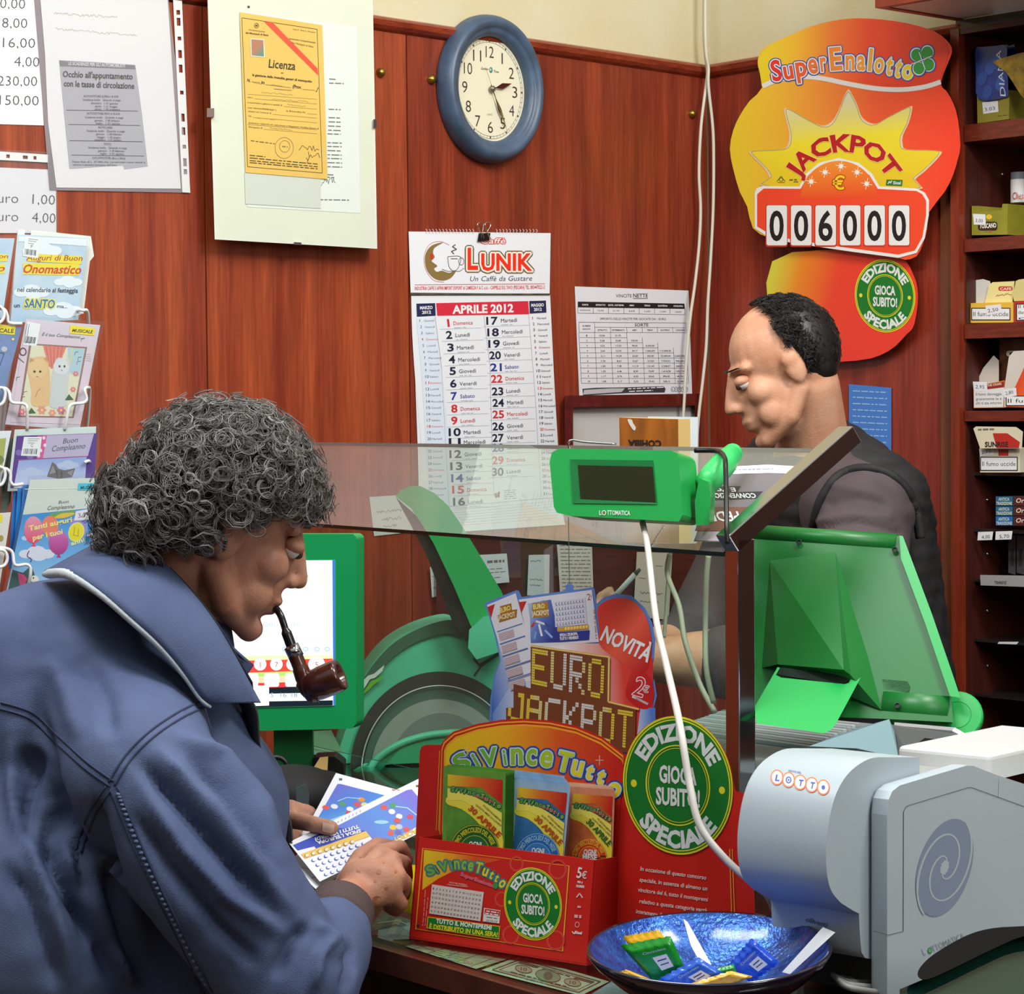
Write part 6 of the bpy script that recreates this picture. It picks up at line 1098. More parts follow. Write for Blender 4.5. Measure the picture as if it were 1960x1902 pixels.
def packet(label, q, col, Y, lab=(232, 236, 244), tilt=0, stripe=None, words=None):
    P = [Q(x, y, Y+(dy or 0)) for (x, y), dy in zip(q, tilt or (0, 0, 0, 0))]; n = (P[1]-P[0]).cross(P[3]-P[0]).normalized(); n = n if n.dot(EYE-P[0]) > 0 else -n; N = 14
    mt = mat(col, rough=.2, spec=.6, bump=.5, bscale=120, name='foil_wrapper'); mb = MB(); vs = []
    for sgn in (1, -1):
        for j in range(N+1):
            for i in range(N+1):
                u, v = i/N, j/N; p = (P[0]*(1-u)+P[1]*u)*(1-v)+(P[3]*(1-u)+P[2]*u)*v
                e = min(1, min(v, 1-v)/.16); f = min(1, min(u, 1-u)/.1); b = .0045*math.sqrt(max(0, e))*(f**.5); b = b if e > .5 else b*e; cr = .0009*math.sin(i*2.2)*(1 if e < .9 else 0); vs.append(p+n*(sgn*b+cr)+(P[3]-P[0]).normalized()*(.0016*(i % 2)*(1 if j == N else (-1 if j == 0 else 0))))
    M_ = (N+1)**2; fs = [[j*(N+1)+i, j*(N+1)+i+1, (j+1)*(N+1)+i+1, (j+1)*(N+1)+i] for j in range(N) for i in range(N)]; fs += [[M_+k for k in f[::-1]] for f in fs]; mb.add(vs, fs, mt)
    o = thing('chocolate', label, 'chocolate', 'wrapped chocolates in the bowl'); w_ = mb.build('wrapper', o, True)
    PLq = Pl(P[0]+n*.0048, n); a = Art(PLq.at, 0)
    if lab: a.poly([rq(q, .4, .46), rq(q, .74, .46), rq(q, .74, .84), rq(q, .4, .84)], lab); a.line([rq(q, .46, .58), rq(q, .68, .58)], 2.4, (70, 76, 130)); a.line([rq(q, .46, .70), rq(q, .68, .70)], 2, (70, 76, 130)); a.text('Cioccolato', rq(q, .25, .34), rq(q, .78, .34), 5, (200, 226, 240), 0)
    a.build('printed_label', w_); return o
packet('yellow wrapped chocolate lying under the front green one', [(1193, 1793), (1262, 1780), (1312, 1850), (1240, 1868)], (240, 180, 20), 2.432, None)
packet('green wrapped chocolate with white label on top of the yellow one', [(1188, 1810), (1284, 1792), (1311, 1852), (1250, 1878)], (26, 150, 40), 2.409)
packet('blue wrapped chocolate at the right, tilted up against the bowl side', [(1392, 1850), (1440, 1796), (1492, 1842), (1436, 1880)], (30, 84, 214), 2.427)
packet('green wrapped chocolate mostly hidden between two blue ones', [(1370, 1854), (1405, 1846), (1412, 1868), (1376, 1880)], (30, 150, 50), 2.407, None)
packet('blue wrapped chocolate in front centre of the bowl', [(1262, 1874), (1338, 1832), (1385, 1862), (1320, 1900)], (48, 104, 214), 2.392)
packet('yellow wrapped chocolate along the front rim, right of centre', [(1316, 1884), (1400, 1858), (1440, 1868), (1380, 1894)], (242, 178, 30), 2.377, None)
packet('yellow wrapped chocolate at the front left rim of the bowl', [(1188, 1860), (1200, 1856), (1245, 1874), (1236, 1882)], (240, 184, 30), 2.397, None)
o = slab('paper_ticket', pl3((1497, 1862, 2.457), (1577, 1773, 2.457), (1599, 1782, 2.447)).at, [(1497, 1860), (1575, 1774), (1599, 1784), (1512, 1864)], .0006, WHITE); tag(o, 'long white receipt leaning inside the right rim of the bowl', 'receipt')
o = slab('paper_ticket', pl3((1310, 1760, 2.457), (1318, 1764, 2.457), (1362, 1848, 2.417)).at, [(1308, 1758), (1316, 1764), (1362, 1846), (1340, 1842), (1322, 1808)], .0006, WHITE); tag(o, 'thin white paper sliver standing in the middle of the bowl', 'receipt')
# ================================================================= MACHINES
def zr(x, y): return (1360+x/3.16, 1300+y/3.16)
def zrl(p): return [zr(*q) for q in p]
S_ = V(.66, .751, 0).normalized(); Wd = V(S_.y, -S_.x, 0)
PRC = mat((190, 204, 210), rough=.38, name='light_grey_plastic', spec=.5, vary=.04, vscale=4); PRD = mat((168, 172, 170), rough=.42, name='grey_plastic', spec=.5); PRW = mat((218, 220, 218), rough=.35, name='offwhite_plastic', spec=.5)
P0 = atz(1698, 1922, ZC); SP_ = Pl(P0, Wd)
pr = thing('ticket_printer', 'pale grey lottery ticket printer with swirl emblem and rounded drum front', 'printer')
plate = [(1698, foot(SP_, 1698)), (1698, 1560), (1701, 1530), (1708, 1514), (1722, 1503), (1745, 1496), (1850, 1465), (1862, 1465), (1905, 1482), (1960, 1500), (2160, 1560), (2160, foot(SP_, 2160))]
mb = MB(); mb.prism([SP_.at(x, y) for x, y in plate], -Wd*.021, PRC, PRC); sp = mb.build('side_panel', pr, bevel=.004, bseg=3)
a = Art(SP_.at, .0004); SL = (92, 92, 90)
a.line([zr(985, 1522), zr(1075, 1546), zr(1166, 1524), zr(1168, 800), zr(1182, 772), zr(1200, 762), zr(1560, 654), zr(1580, 654), zr(1740, 712), zr(1900, 770), zr(2400, 960)], 1.1, SL); a.line([zr(1750, 598), zr(1744, 712)], 1.6, (214, 218, 218))
SW = (140, 152, 176)
def spiral(cx, cy, ang0, turns, R, k0, k1, wa, wb, n=60):   # tapering spiral band
    o = []; i_ = []
    for j in range(n+1):
        t = j/n; an = math.radians(ang0)+turns*2*math.pi*t; r = R*(k0+(k1-k0)*t); wd = R*(wa+(wb-wa)*t)*min(1, (1-abs(2*t-1))*4)
        for L_, rr in ((o, r+wd/2), (i_, r-wd/2)):
            x, y = rr*math.cos(an), rr*math.sin(an); L_.append((cx+x*.62+y*-.16, cy+y*1.0+x*-.0))
    return o+i_[::-1]
def zsp(p): return [zr(x, y) for x, y in p]
def swp(r, an): x, y = r*math.cos(an), r*math.sin(an); return (1808+x*.575+y*-.16, 1660+y-.10*x)
a.poly([swp(93, 2*math.pi*k/48) for k in range(48)], SW, 40)
for a0_, wd in ((-62, 3.4), (118, 3.4)):
    prev = None
    for k in range(70):
        t = k/69; an = math.radians(a0_)+2*math.pi*1.05*t; r = 93*(1-t)**.85+3; p = swp(r, an); prev and a.line([prev, p], wd*(1-.35*t)+.6, PRC, 41+0*k); prev = p
a.poly([swp(16*(.8 if k % 2 else 1), 2*math.pi*k/20) for k in range(20)], PRC, 42)
a.text('L', (1768, 1828), (1773, 1826), 13, (150, 158, 160)); a.poly(circ(*zr(1327, 1640), 4.4, 6, 16), (40, 150, 80)); a.ring(*zr(1327, 1640), 2, 2.6, 1, (210, 220, 210), 12); a.text('TTOMATICA', (1786, 1822), (1848, 1796), 13, (150, 158, 160)); a.build('printed_emblem', sp)
DP = SP_.off(-.023); drum = [(1700, 1449), (1672, 1450), (1648, 1460), (1622, 1482), (1602, 1515), (1590, 1555), (1583, 1600), (1581, 1640), (1584, 1680), (1593, 1708), (1610, 1728), (1632, 1742), (1644, 1748), (1646, 1790), (1649, 1822), (1656, 1833), (1672, 1836), (1760, 1836), (1760, 1449)]
dd = sm2(drum[:11], 3, False)+drum[11:]
mb = MB(); mb.prism([DP.at(x, y) for x, y in dd], -Wd*.112, PRC); dr = mb.build('drum', pr, True, bevel=.0025)
def dat(cx, cy, l=0.0):        # on the curved drum front: column offset along the drum, height from the pixel
    return None
mb = MB(); DB_ = DP.off(-.112)
bpts = [(1650, 1836), (1650, 1905), (1780, 1905), (1780, 1836)]; mb.prism([DP.at(x, y) for x, y in [(1690, 1830), (1690, foot(DP, 1690)), (1790, foot(DP, 1790)), (1790, 1830)]], -Wd*.10, mat((90, 92, 92), rough=.6, name='dark_grey_plastic')); mb.build('base', pr)
# LOTTO logo laid on the drum skin through its surface
def drum_at(bv):
    def f(x, y, l=0.0): return on(bv, x, y, l)
    return f
me = dr.data; bvd = bvh_of(dr); a = Art(drum_at(bvd), .0006)
for i, ch in enumerate('LOTTO'):
    x, y = zr(402+i*70, 592+i*15); a.poly(circ(x, y, 12.4, 15, 24), (236, 128, 70), 60); a.poly(circ(x, y, 10, 12.4, 24), (226, 228, 232), 61)
    if i in (1, 4): a.ring(x, y, 4.6 if i == 1 else 2.4, 5.6 if i == 1 else 3, 2, (70, 96, 190), 16, lift=62); a.poly(circ(x, y, 1.6, 2, 10), (70, 96, 190), 63)
    else: a.text('LOTTO'[i], (x-4, y+6), (x+4.5, y+7), 12, (70, 96, 190), .03, .1)
a.text('GIOCO DEL', zr(470, 555), zr(548, 570), 3.6, (90, 110, 180), .01); a.build('logo', dr)
a = Art(drum_at(bvd), .0006); a.text('olivetti', zr(572, 1462), zr(702, 1499), 9, (112, 116, 118), .02); a.build('lettering', dr)
# upper lid box
c = Q(1896, 1458, 2.74); mb = MB(); mb.box(c-UP*.022, -Wd*.125, S_*.24, UP*.03, PRW); mb.build('top_cover', pr, bevel=.006, bseg=3)
mb = MB(); mb.prism([SP_.at(x, y, -.023) for x, y in ((1720, 1510), (1850, 1474), (2150, 1570), (2150, foot(SP_, 2150, -.023)), (1720, foot(SP_, 1720, -.023)))], -Wd*.13, PRD); mb.build('body', pr)
# key deck and keyboard terminal behind the post
kt = thing('keyboard_terminal', 'grey ribbed keyboard terminal under the green tilted screen', 'terminal')
ZK = 1.12; kq = [atz(*p, ZK) for p in ((1250, 1402), (1392, 1358), (1745, 1392), (1660, 1475), (1560, 1520))]
mb = MB(); mb.prism(kq, -UP*.06, mat((140, 152, 152), rough=.45, name='grey_deck')); mb.build('deck', kt, bevel=.004)
mb = MB(); kc = sum(kq, Vector())/5; mb.prism([kc+(p-kc)*.82-UP*.06 for p in kq], -UP*(ZK-.06-ZC), mat((96, 104, 104), rough=.5, name='grey_base')); mb.build('base', kt)
for k in range(12):
    t = k/11; p, q = atz(1290+90*t*1.0, 1400-34*t, ZK), atz(1545+95*t, 1436-44*t, ZK); mb = MB(); d = (q-p).normalized(); n = V(-d.y, d.x, 0); mb.box(p+UP*.0005, q-p, n*.010, UP*.006, PRD if k % 2 else PRC); mb.build('key_rib', kt, bevel=.0015)
LIDM = mat((128, 156, 164), rough=.3, name='blue_grey_lid', spec=.6)
mb = MB(); mb.prism([Q(1548, 1428, 2.95), Q(1632, 1396, 3.02), Q(1702, 1376, 3.08), Q(1712, 1400, 3.05), Q(1720, 1450, 2.95), Q(1640, 1432, 2.92)], V(0, .01, -.012), LIDM); mb.build('paper_lid', kt, bevel=.001)
mb = MB(); mb.prism([Q(1704, 1386, 3.10), Q(1862, 1408, 3.10), Q(1838, 1420, 3.0), Q(1770, 1412, 2.98), Q(1736, 1436, 2.98), Q(1716, 1450, 2.98)], V(0, .02, -.03), mat((84, 84, 86), rough=.5, name='dark_grey_tray')); mb.build('paper_tray', kt)
mb = MB(); mb.prism([Q(1712, 1382, 3.1), Q(1828, 1392, 3.1), Q(1862, 1412, 3.08), Q(1852, 1414, 3.08), Q(1822, 1398, 3.1), Q(1712, 1388, 3.1)], V(0, .002, -.003), PRW); mb.build('paper_roll_edge', kt)
# green tilted screen seen from behind
g = thing('green_screen', 'large bright green touch screen seen from behind with its stand', 'monitor')
def z6(x, y): return (1300+x/2.9717, 780+y/2.9717)
def z6l(p): return [z6(*q) for q in p]
def gxl(p): return z6l(p)
SG = pl3((1490, 1015, 3.40), (1725, 1030, 3.34), (1800, 1350, 3.22)); gn = SG.n
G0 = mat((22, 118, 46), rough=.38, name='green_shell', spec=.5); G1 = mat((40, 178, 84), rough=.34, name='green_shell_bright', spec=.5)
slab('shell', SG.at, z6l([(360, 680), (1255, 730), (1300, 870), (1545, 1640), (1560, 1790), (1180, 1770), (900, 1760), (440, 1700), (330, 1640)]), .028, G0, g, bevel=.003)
mb = MB(); rr = []
for (x, y) in ((1450, 1022), (1716, 1040)): rr.append(SG.at(x, y, .020))
mb.tube([rr[0]+(rr[0]-rr[1])*.05, rr[1]], .0135, G0, 20); mb.build('top_roll', g, True)
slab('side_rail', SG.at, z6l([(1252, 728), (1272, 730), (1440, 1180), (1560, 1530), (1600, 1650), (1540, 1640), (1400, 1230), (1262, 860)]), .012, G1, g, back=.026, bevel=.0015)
mb = MB(); c = SG.at(*z6(1570, 1722), .03); mb.lathe(c-gn*.03, gn, [(.0001, 0), (.034, 0), (.034, .008), (.032, .010), (.019, .0105), (.0185, .0098), (.0175, .0105), (.0001, .0105)], G1, 32)
vv = [V(*v) for v in mb.v]; mb.build('hinge_disc', g, False)
mb = MB(); mb.tube([SG.at(1694, 1352, .004), SG.at(1820, 1362, .004)], .028, G0, 24); mb.build('hinge_barrel', g, True)
mb = MB(); mb.prism([SG.at(*p, .020) for p in z6l([(1150, 1545), (1310, 1560), (1330, 1600), (1320, 1645), (1160, 1620)])], gn*.008, G0); mb.build('latch', g, bevel=.002)
# raised back box with central ridge
A0 = [SG.at(*p, .028) for p in z6l([(470, 840), (890, 825), (1110, 1400), (1150, 1720), (960, 1560), (930, 1500), (570, 1465), (440, 1500)])]
B0 = [SG.at(*p, .060) for p in z6l([(520, 870), (893, 850), (935, 1480), (940, 1500), (570, 1450), (545, 1420)])]
mb = MB(); T0 = SG.at(*z6(888, 820), .028); T1 = SG.at(*z6(935, 1490), .085); T2 = SG.at(*z6(975, 1520), .060); T3 = SG.at(*z6(1150, 1720), .030); T4 = SG.at(*z6(1075, 1420), .028); L0 = SG.at(*z6(515, 870), .028); L1 = SG.at(*z6(560, 1460), .05); L2 = SG.at(*z6(470, 1480), .028)
mb.add([T0, T1, T2, T3, T4, L0, L1, L2], [[5, 0, 1, 6], [0, 2, 1], [0, 4, 2], [4, 3, 2], [5, 6, 7], [6, 1, 2, 3]], G0); mb.build('back_housing', g)
mb = MB(); mb.prism([SG.at(*p, .052) for p in z6l([(565, 1480), (945, 1530), (985, 1500), (960, 1560), (930, 1580), (600, 1530), (560, 1520)])], gn*.004, mat((14, 40, 24), rough=.6, name='dark_vent')); mb.build('vent_slot', g)
FTP = pl3((1452, 1375, 3.13), (1640, 1270, 3.26), (1570, 1398, 3.12))
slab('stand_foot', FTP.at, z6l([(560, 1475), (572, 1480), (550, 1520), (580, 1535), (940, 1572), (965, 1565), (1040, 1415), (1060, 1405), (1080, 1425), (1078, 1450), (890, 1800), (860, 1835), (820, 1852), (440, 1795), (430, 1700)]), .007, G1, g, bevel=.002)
for x, y in ((682, 765), (1226, 808), (1241, 1694)):
    mb = MB(); c = SG.at(*z6(x, y), .0335 if y < 1000 else .0325); mb.lathe(c, gn, [(.0042, 0), (.0042, .0012), (.003, .0013), (.003, -.0005), (.0001, -.0005)], mat((16, 50, 26), rough=.5, name='screw_hole'), 14); mb.build('screw_hole', g)
# bright lottery screen facing the customers
m = thing('lottery_monitor', 'green framed lottery monitor with glowing white screen behind the pipe', 'monitor'); MP = pl3((455, 1022, 3.68), (682, 1022, 3.62), (455, 1395, 3.68)); mn = MP.n
mb = MB(); mb.prism([MP.at(x, y) for x, y in [(340, 1030), (346, 1022), (676, 1022), (682, 1028), (682, 1384), (674, 1394), (346, 1402), (340, 1396)]], -mn*.035, mat((20, 158, 88), rough=.35, name='sea_green_plastic', spec=.5)); mb.build('frame', m, bevel=.006, bseg=3)
def emis(c, s=1.0, nm='lit_screen'): return mat(c, rough=.4, name=nm, emit=s)
sb = slab('screen', MP.at, [(386, 1074), (641, 1072), (641, 1350), (386, 1356)], .0008, emis((250, 254, 255), 1.0), m)
def zt(x, y): return (x/2.7167, 700+y/2.7167)
a = Art(MP.at, .0012)
def ep(p, c): a.poly(p, emis(c, .85))
ep([(636, 1072), (641, 1072), (641, 1350), (638, 1350)], (60, 110, 200)); ep([(386, 1230), (637, 1228), (637, 1256), (386, 1258)], (220, 232, 246)); ep([(386, 1256), (637, 1254), (637, 1272), (386, 1276)], (214, 236, 170)); ep([(386, 1266), (637, 1260), (637, 1282), (386, 1292)], (232, 70, 60)); ep([(386, 1290), (637, 1282), (637, 1292), (386, 1300)], (170, 214, 110)); ep([(386, 1298), (637, 1291), (637, 1304), (386, 1312)], (250, 206, 170)); ep([(386, 1310), (637, 1303), (637, 1316), (386, 1322)], (220, 60, 60)); ep([(386, 1320), (637, 1312), (637, 1350), (386, 1356)], (20, 34, 44)); ep([(386, 1330), (637, 1325), (637, 1340), (386, 1344)], (244, 248, 252))
for i, (x, s) in enumerate(((498, '1'), (529, '7'), (560, '4'), (606, '5'))): ep(circ(x, 1271, 12 if i < 3 else 16, 12 if i < 3 else 15, 20), (250, 252, 255)); a.text(s, (x-(.6 if s == '1' else 2.5), 1277), (x+(.8 if s == '1' else 3), 1277), 11, emis((190, 60, 90), .7))
for i, (x, s) in enumerate(((480, '17'), (520, '38'), (560, '45'))): ep(rrect(x-14, 1288, x+14, 1314, 4), (250, 252, 255)); a.text(s, (x-7, 1305), (x+7, 1305), 8, emis((200, 206, 216), .8))
for x, s in ((518, '5'), (537, '16'), (558, '18'), (580, '19')): a.text(s, (x, 1334), (x+(5 if len(s) == 1 else 11), 1334), 9, emis((120, 150, 170), .7))
ep([(455, 1312), (515, 1312), (515, 1350), (455, 1352)], (250, 254, 255)); a.text('hai fatto un tre.', (482, 1199), (577, 1197), 8, emis((160, 190, 220), .8), 0)
for x in (545, 585, 607, 626): a.ring(x, 1242, 5, 3.4, 1, emis((130, 180, 220), .8), 14)
a.text('FAI', (520, 1120), (620, 1120), 30, emis((252, 214, 206), .9), .02)
a.build('screen_picture', sb)
mb = MB(); mb.box(MP.at(560, 1385, -.045)-V(.09, 0, 0), V(.18, 0, 0), V(0, .03, 0), UP*.12, GPD); mb.build('neck', m); nb = MP.at(560, 1385, -.045); mb = MB(); mb.box(V(nb.x-.12, nb.y-.03, ZC), V(.24, 0, 0), V(0, .14, 0), UP*.016, GPD); mb.build('foot', m, bevel=.004); mb = MB(); mb.box(V(nb.x-.03, nb.y+.005, ZC+.014), V(.06, 0, 0), V(0, .025, 0), UP*max(.02, nb.z-ZC), GPD); mb.build('stem', m)
# round green game terminal behind the glass
t = thing('game_terminal', 'green lottery terminal with large round clear cover and raised arm screen', 'terminal'); TP = Pl(V(-.14, 4.22, 1), V(.12, -1, .0)); tn = TP.n
TG = mat((100, 222, 178), rough=.36, name='terminal_green', spec=.5, vary=.2, vscale=5); TGD = mat((54, 178, 124), rough=.4, name='terminal_green_dark', spec=.5); TK = mat((66, 70, 66), rough=.3, name='terminal_grey', spec=.5)
body = sm2([(684, 1330), (700, 1290), (740, 1240), (790, 1208), (845, 1190), (875, 1190), (890, 1210), (905, 1230)], 4, False)+[(915, 1248), (985, 1232), (1010, 1300), (1010, 1470), (985, foot(TP, 985)), (690, foot(TP, 690)), (640, foot(TP, 640))]
mb = MB(); mb.prism([TP.at(x, y) for x, y in body], -tn*.15, TG); mb.build('body', t, bevel=.006, bseg=3)
slab('crest', TP.at, sm2([(684, 1336), (700, 1292), (742, 1240), (790, 1208), (845, 1188), (876, 1190), (896, 1214), (880, 1218), (850, 1212), (790, 1232), (740, 1270), (706, 1320)], 3), .006, mat((70, 110, 90), rough=.3, name='smoky_green'), t, bevel=.002)
slab('round_cover', TP.at, circ(842, 1478, 172, 193, 60, 178, 362), .012, TK, t, bevel=.003); slab('silver_disc', TP.at, circ(842, 1478, 146, 163, 60, 178, 362), .004, mat((86, 116, 104), rough=.3, name='clear_green'), t, back=.012)
slab('silver_disc', TP.at, circ(842, 1478, 132, 140, 60, 178, 362), .003, mat((176, 182, 176), rough=.32, metal=.2, name='silver_plastic'), t, back=.016); slab('inner_disc', TP.at, circ(846, 1490, 104, 126, 60, 178, 362), .003, mat((132, 140, 136), rough=.35, name='grey_disc'), t, back=.019)
mb = MB(); pp = [TP.at(*p, .022) for p in circ(842, 1478, 150, 166, 50, 182, 350)]; mb.tube(pp, .0012, mat((210, 216, 212), rough=.3, name='white_ring'), 6); mb.build('ring_line', t)
slab('lower_shell', TP.at, sm2([(700, 1505), (712, 1462), (750, 1430), (800, 1410), (860, 1401), (930, 1401), (990, 1408), (1006, 1440), (1006, foot(TP, 1006, .045)-2), (698, foot(TP, 698, .045)-2)], 3), .02, TGD, t, back=.02, bevel=.004)
mb = MB(); pp = [TP.at(*p, .038) for p in sm2([(703, 1500), (714, 1462), (750, 1432), (800, 1412), (860, 1403), (950, 1402)], 4, False)]; mb.tube(pp, .007, TG, 10); mb.build('shell_rim', t, True)
slab('wave_mark', TP.at, [(683, 1325), (692, 1306), (704, 1293), (716, 1289), (736, 1272), (732, 1284), (718, 1297), (708, 1300), (698, 1316), (684, 1330)], .001, mat((226, 230, 226), rough=.4, name='white_mark'), t, back=.0065); slab('wave_mark', TP.at, [(690, 1334), (700, 1318), (710, 1303), (724, 1298), (734, 1290), (730, 1300), (716, 1310), (704, 1322)], .001, mat((110, 190, 60), rough=.4, name='lime_mark'), t, back=.0065)
arm = [(757, 950), (766, 938), (785, 930), (805, 930), (832, 944), (858, 968), (880, 1000), (905, 1040), (958, 1128), (976, 1168), (985, 1215), (960, 1240), (922, 1236), (900, 1195), (868, 1120), (830, 1040), (812, 1010), (800, 992), (786, 972)]
slab('arm_screen', TP.at, arm, .05, mat((38, 172, 92), rough=.34, name='terminal_green_bright', spec=.5), t, back=.03, bevel=.003)
slab('screen_face', TP.at, [(758, 952), (803, 992), (832, 1044), (870, 1124), (928, 1238), (892, 1226), (866, 1190), (842, 1130), (816, 1062), (786, 1004)], .02, mat((74, 84, 76), rough=.25, name='dark_screen', vary=.3, vscale=20, spec=.6), t, back=.03, bevel=.002)
slab('hinge', TP.at, [(898, 1205), (925, 1180), (950, 1175), (984, 1225), (960, 1246), (912, 1262), (896, 1240)], .02, TG, t, back=.08, bevel=.004)
slab('seam', TP.at, [(905, 1262), (918, 1276), (906, 1292), (908, 1294), (922, 1276), (955, 1254), (984, 1240), (984, 1237), (950, 1250), (918, 1270), (908, 1258)], .001, mat((12, 50, 32), rough=.6, name='dark_seam'), t, back=.0005)
# green tray and dark odds and ends beside it
o = thing('document_tray', 'pale green plastic tray under the lottery monitor behind the glass', 'tray'); TT = lambda x, y, l=0.0: atz(x, y, 1.018+l)
slab('tray', TT, [(538, 1403), (634, 1397), (656, 1440), (556, 1447), (552, 1424)], .006, mat((110, 176, 140), rough=.35, name='pale_green_plastic'), o, bevel=.001); mb = MB(); mb.prism([Q(x, y, 3.83) for x, y in ((557, 1443), (590, 1441), (588, 1460), (558, 1462))], V(0, .03, 0), GPD); mb.build('latch', o, bevel=.002)
mb = MB(); q0 = TT(560, 1440); mb.box(V(q0.x, q0.y+.01, ZC), V(.07, 0, 0), V(0, .12, 0), UP*.034, TGD); mb.build('tray_support', o)
o = thing('wooden_block', 'reddish wooden block on the counter behind the jacket zip', 'block'); mb = MB(); q0 = atz(508, 1500, ZC); mb.box(V(q0.x, q0.y, ZC), V(.055, 0, 0), V(0, .08, 0), UP*.095, wood((176, 78, 44), (140, 56, 32), 'block_wood', .4, 20, (1, 1, .1), 5)); mb.build('panel', o, bevel=.002)
mb = MB(); mb.prism([Q(x, y, 3.70) for x, y in ((596, 1496), (600, 1450), (640, 1448), (658, 1462), (655, 1520), (600, 1524))], V(0, .06, 0), mat((24, 22, 22), rough=.45, name='black_plastic')); tag(mb.build('black_box', bevel=.003), 'small black box behind the blue tickets', 'box')
mb = MB(); mb.prism([Q(x, y, 3.66) for x, y in ((596, 1476), (612, 1450), (628, 1448), (626, 1484), (616, 1482))], V(0, .004, 0), mat((206, 172, 104), rough=.6, name='kraft_paper')); tag(mb.build('paper_note'), 'torn kraft paper scrap against the black box', 'paper note')
mb = MB(); mb.tube(smooth_pts([Q(505, 1462, 3.6), Q(522, 1450, 3.6), Q(540, 1452, 3.6), Q(552, 1468, 3.6), Q(557, 1500, 3.6)], 6), .004, mat((22, 22, 22), rough=.4, name='black_cable'), 8); tag(mb.build('cable', None, True), 'looped black cable between jacket zip and black box', 'cable')
o = blob('black_bag', [('e', Q(560, 1520, 3.55), V(.075, .06, .045), None), ('e', Q(600, 1510, 3.6), V(.06, .05, .03), None)], mat((20, 18, 19), rough=.7, name='black_fabric'), None, .006, 6); tag(o, 'black fabric pouch on the counter behind the far hand', 'bag')
mb = MB(); mb.prism([Q(x, y, 3.42) for x, y in ((566, 1508), (585, 1500), (592, 1520), (590, 1550), (568, 1545))], V(0, .004, 0), mat((74, 84, 86), rough=.3, name='grey_label')); mb.build('label_patch', o)
# smoked coin tray at the bottom right
o = thing('coin_tray', 'smoked glass coin tray with black rubber edge at the bottom right corner', 'tray'); CTP = pl3((1757, 1868, 2.30), (1960, 1785, 2.42), (1757, 1990, 2.22))
slab('plate', CTP.at, [(1722, 1893), (1772, 1872), (1962, 1786), (2100, 1760), (2100, 2000), (1722, 2000)], .006, glassmat((205, 214, 214), .04, 'smoked_glass', .6), o, PEDGE); slab('backing', CTP.at, [(1722, 1900), (1765, 1876), (1962, 1786), (2100, 1770), (2100, 2000), (1735, 2000)], .003, mat((92, 100, 102), rough=.3, name='grey_backing'), o, back=-.005)
slab('rubber_edge', CTP.at, sm2([(1757, 1868), (1762, 1850), (1790, 1824), (1850, 1790), (1900, 1776), (1960, 1772), (2060, 1766), (2060, 1782), (1965, 1790), (1900, 1816), (1830, 1850), (1775, 1874)], 3), .012, mat((20, 18, 18), rough=.75, spec=.1, name='soft_black_rubber'), o, back=.006, bevel=.002)
slab('paper', CTP.at, [(1860, 1902), (1920, 1874), (2000, 1880), (2000, 1960), (1850, 1960)], .0006, WHITE, o, back=-.0018)

cb_ = CTP.at(1930, 1930, -.02); mb = MB(); mb.box(V(cb_.x-.05, cb_.y-.05, ZC), V(.12, 0, 0), V(0, .07, 0), UP*max(.01, cb_.z-.025-ZC), mat((60, 64, 66), rough=.5, name='grey_stand')); mb.build('stand', o, bevel=.003)
# ================================================================= PEOPLE
def skinmat(c, c2, name): return mat(c, rough=.5, vary=1, c2=c2, vscale=22, bump=.25, bscale=300, name=name, spec=.35)
SK1 = skinmat((196, 144, 118), (172, 116, 92), 'weathered_skin'); SK2 = skinmat((222, 170, 138), (206, 146, 112), 'fair_skin')
def frame3(f, u):
    f = Vector(f).normalized(); u = Vector(u); u = (u-f*u.dot(f)).normalized(); r = f.cross(u).normalized(); return f, u, r
def headparts(c, f, u, r, k=1.0, ear=1):
    c = Vector(c); L = lambda a, b, d: c + (f*a+r*b+u*d)*k
    M = Matrix((f, r, u)).transposed(); E = lambda a, b, d, R: ('e', L(a, b, d), V(*R)*k, M)
    P = [E(-.018, 0, .032, (.096, .076, .088)), E(.03, 0, -.03, (.058, .06, .088)), E(-.03, 0, -.02, (.07, .066, .06))]
    for s in (1, -1):
        P += [('c', L(-.005, s*.055, -.045), .018*k, L(.028, s*.05, -.082), .017*k), ('c', L(.028, s*.05, -.082), .017*k, L(.076, s*.016, -.104), .016*k), E(.055, s*.038, -.02, (.028, .026, .026)), E(.05, s*.04, -.06, (.03, .02, .03)),
              E(.101, s*.012, -.033, (.010, .008, .008)), ('c', L(.080, s*.008, .030), .009*k, L(.066, s*.046, .030), .009*k)]
        P += [E(-.010, s*.074, -.005, (.019, .009, .031)), E(-.006, s*.078, .012, (.017, .007, .015))]
    P += [E(.074, 0, -.012, (.026, .030, .042)), E(.078, 0, -.044, (.020, .028, .02)), E(.079, 0, -.104, (.019, .02, .016)), ('c', L(.086, 0, .022), .009*k, L(.110, 0, -.022), .0115*k), E(.112, 0, -.028, (.012, .012, .011)),
          E(.092, 0, -.060, (.013, .025, .0075)), E(.089, 0, -.073, (.013, .022, .0085)), E(.065, 0, -.055, (.034, .034, .04))]
    return P, L
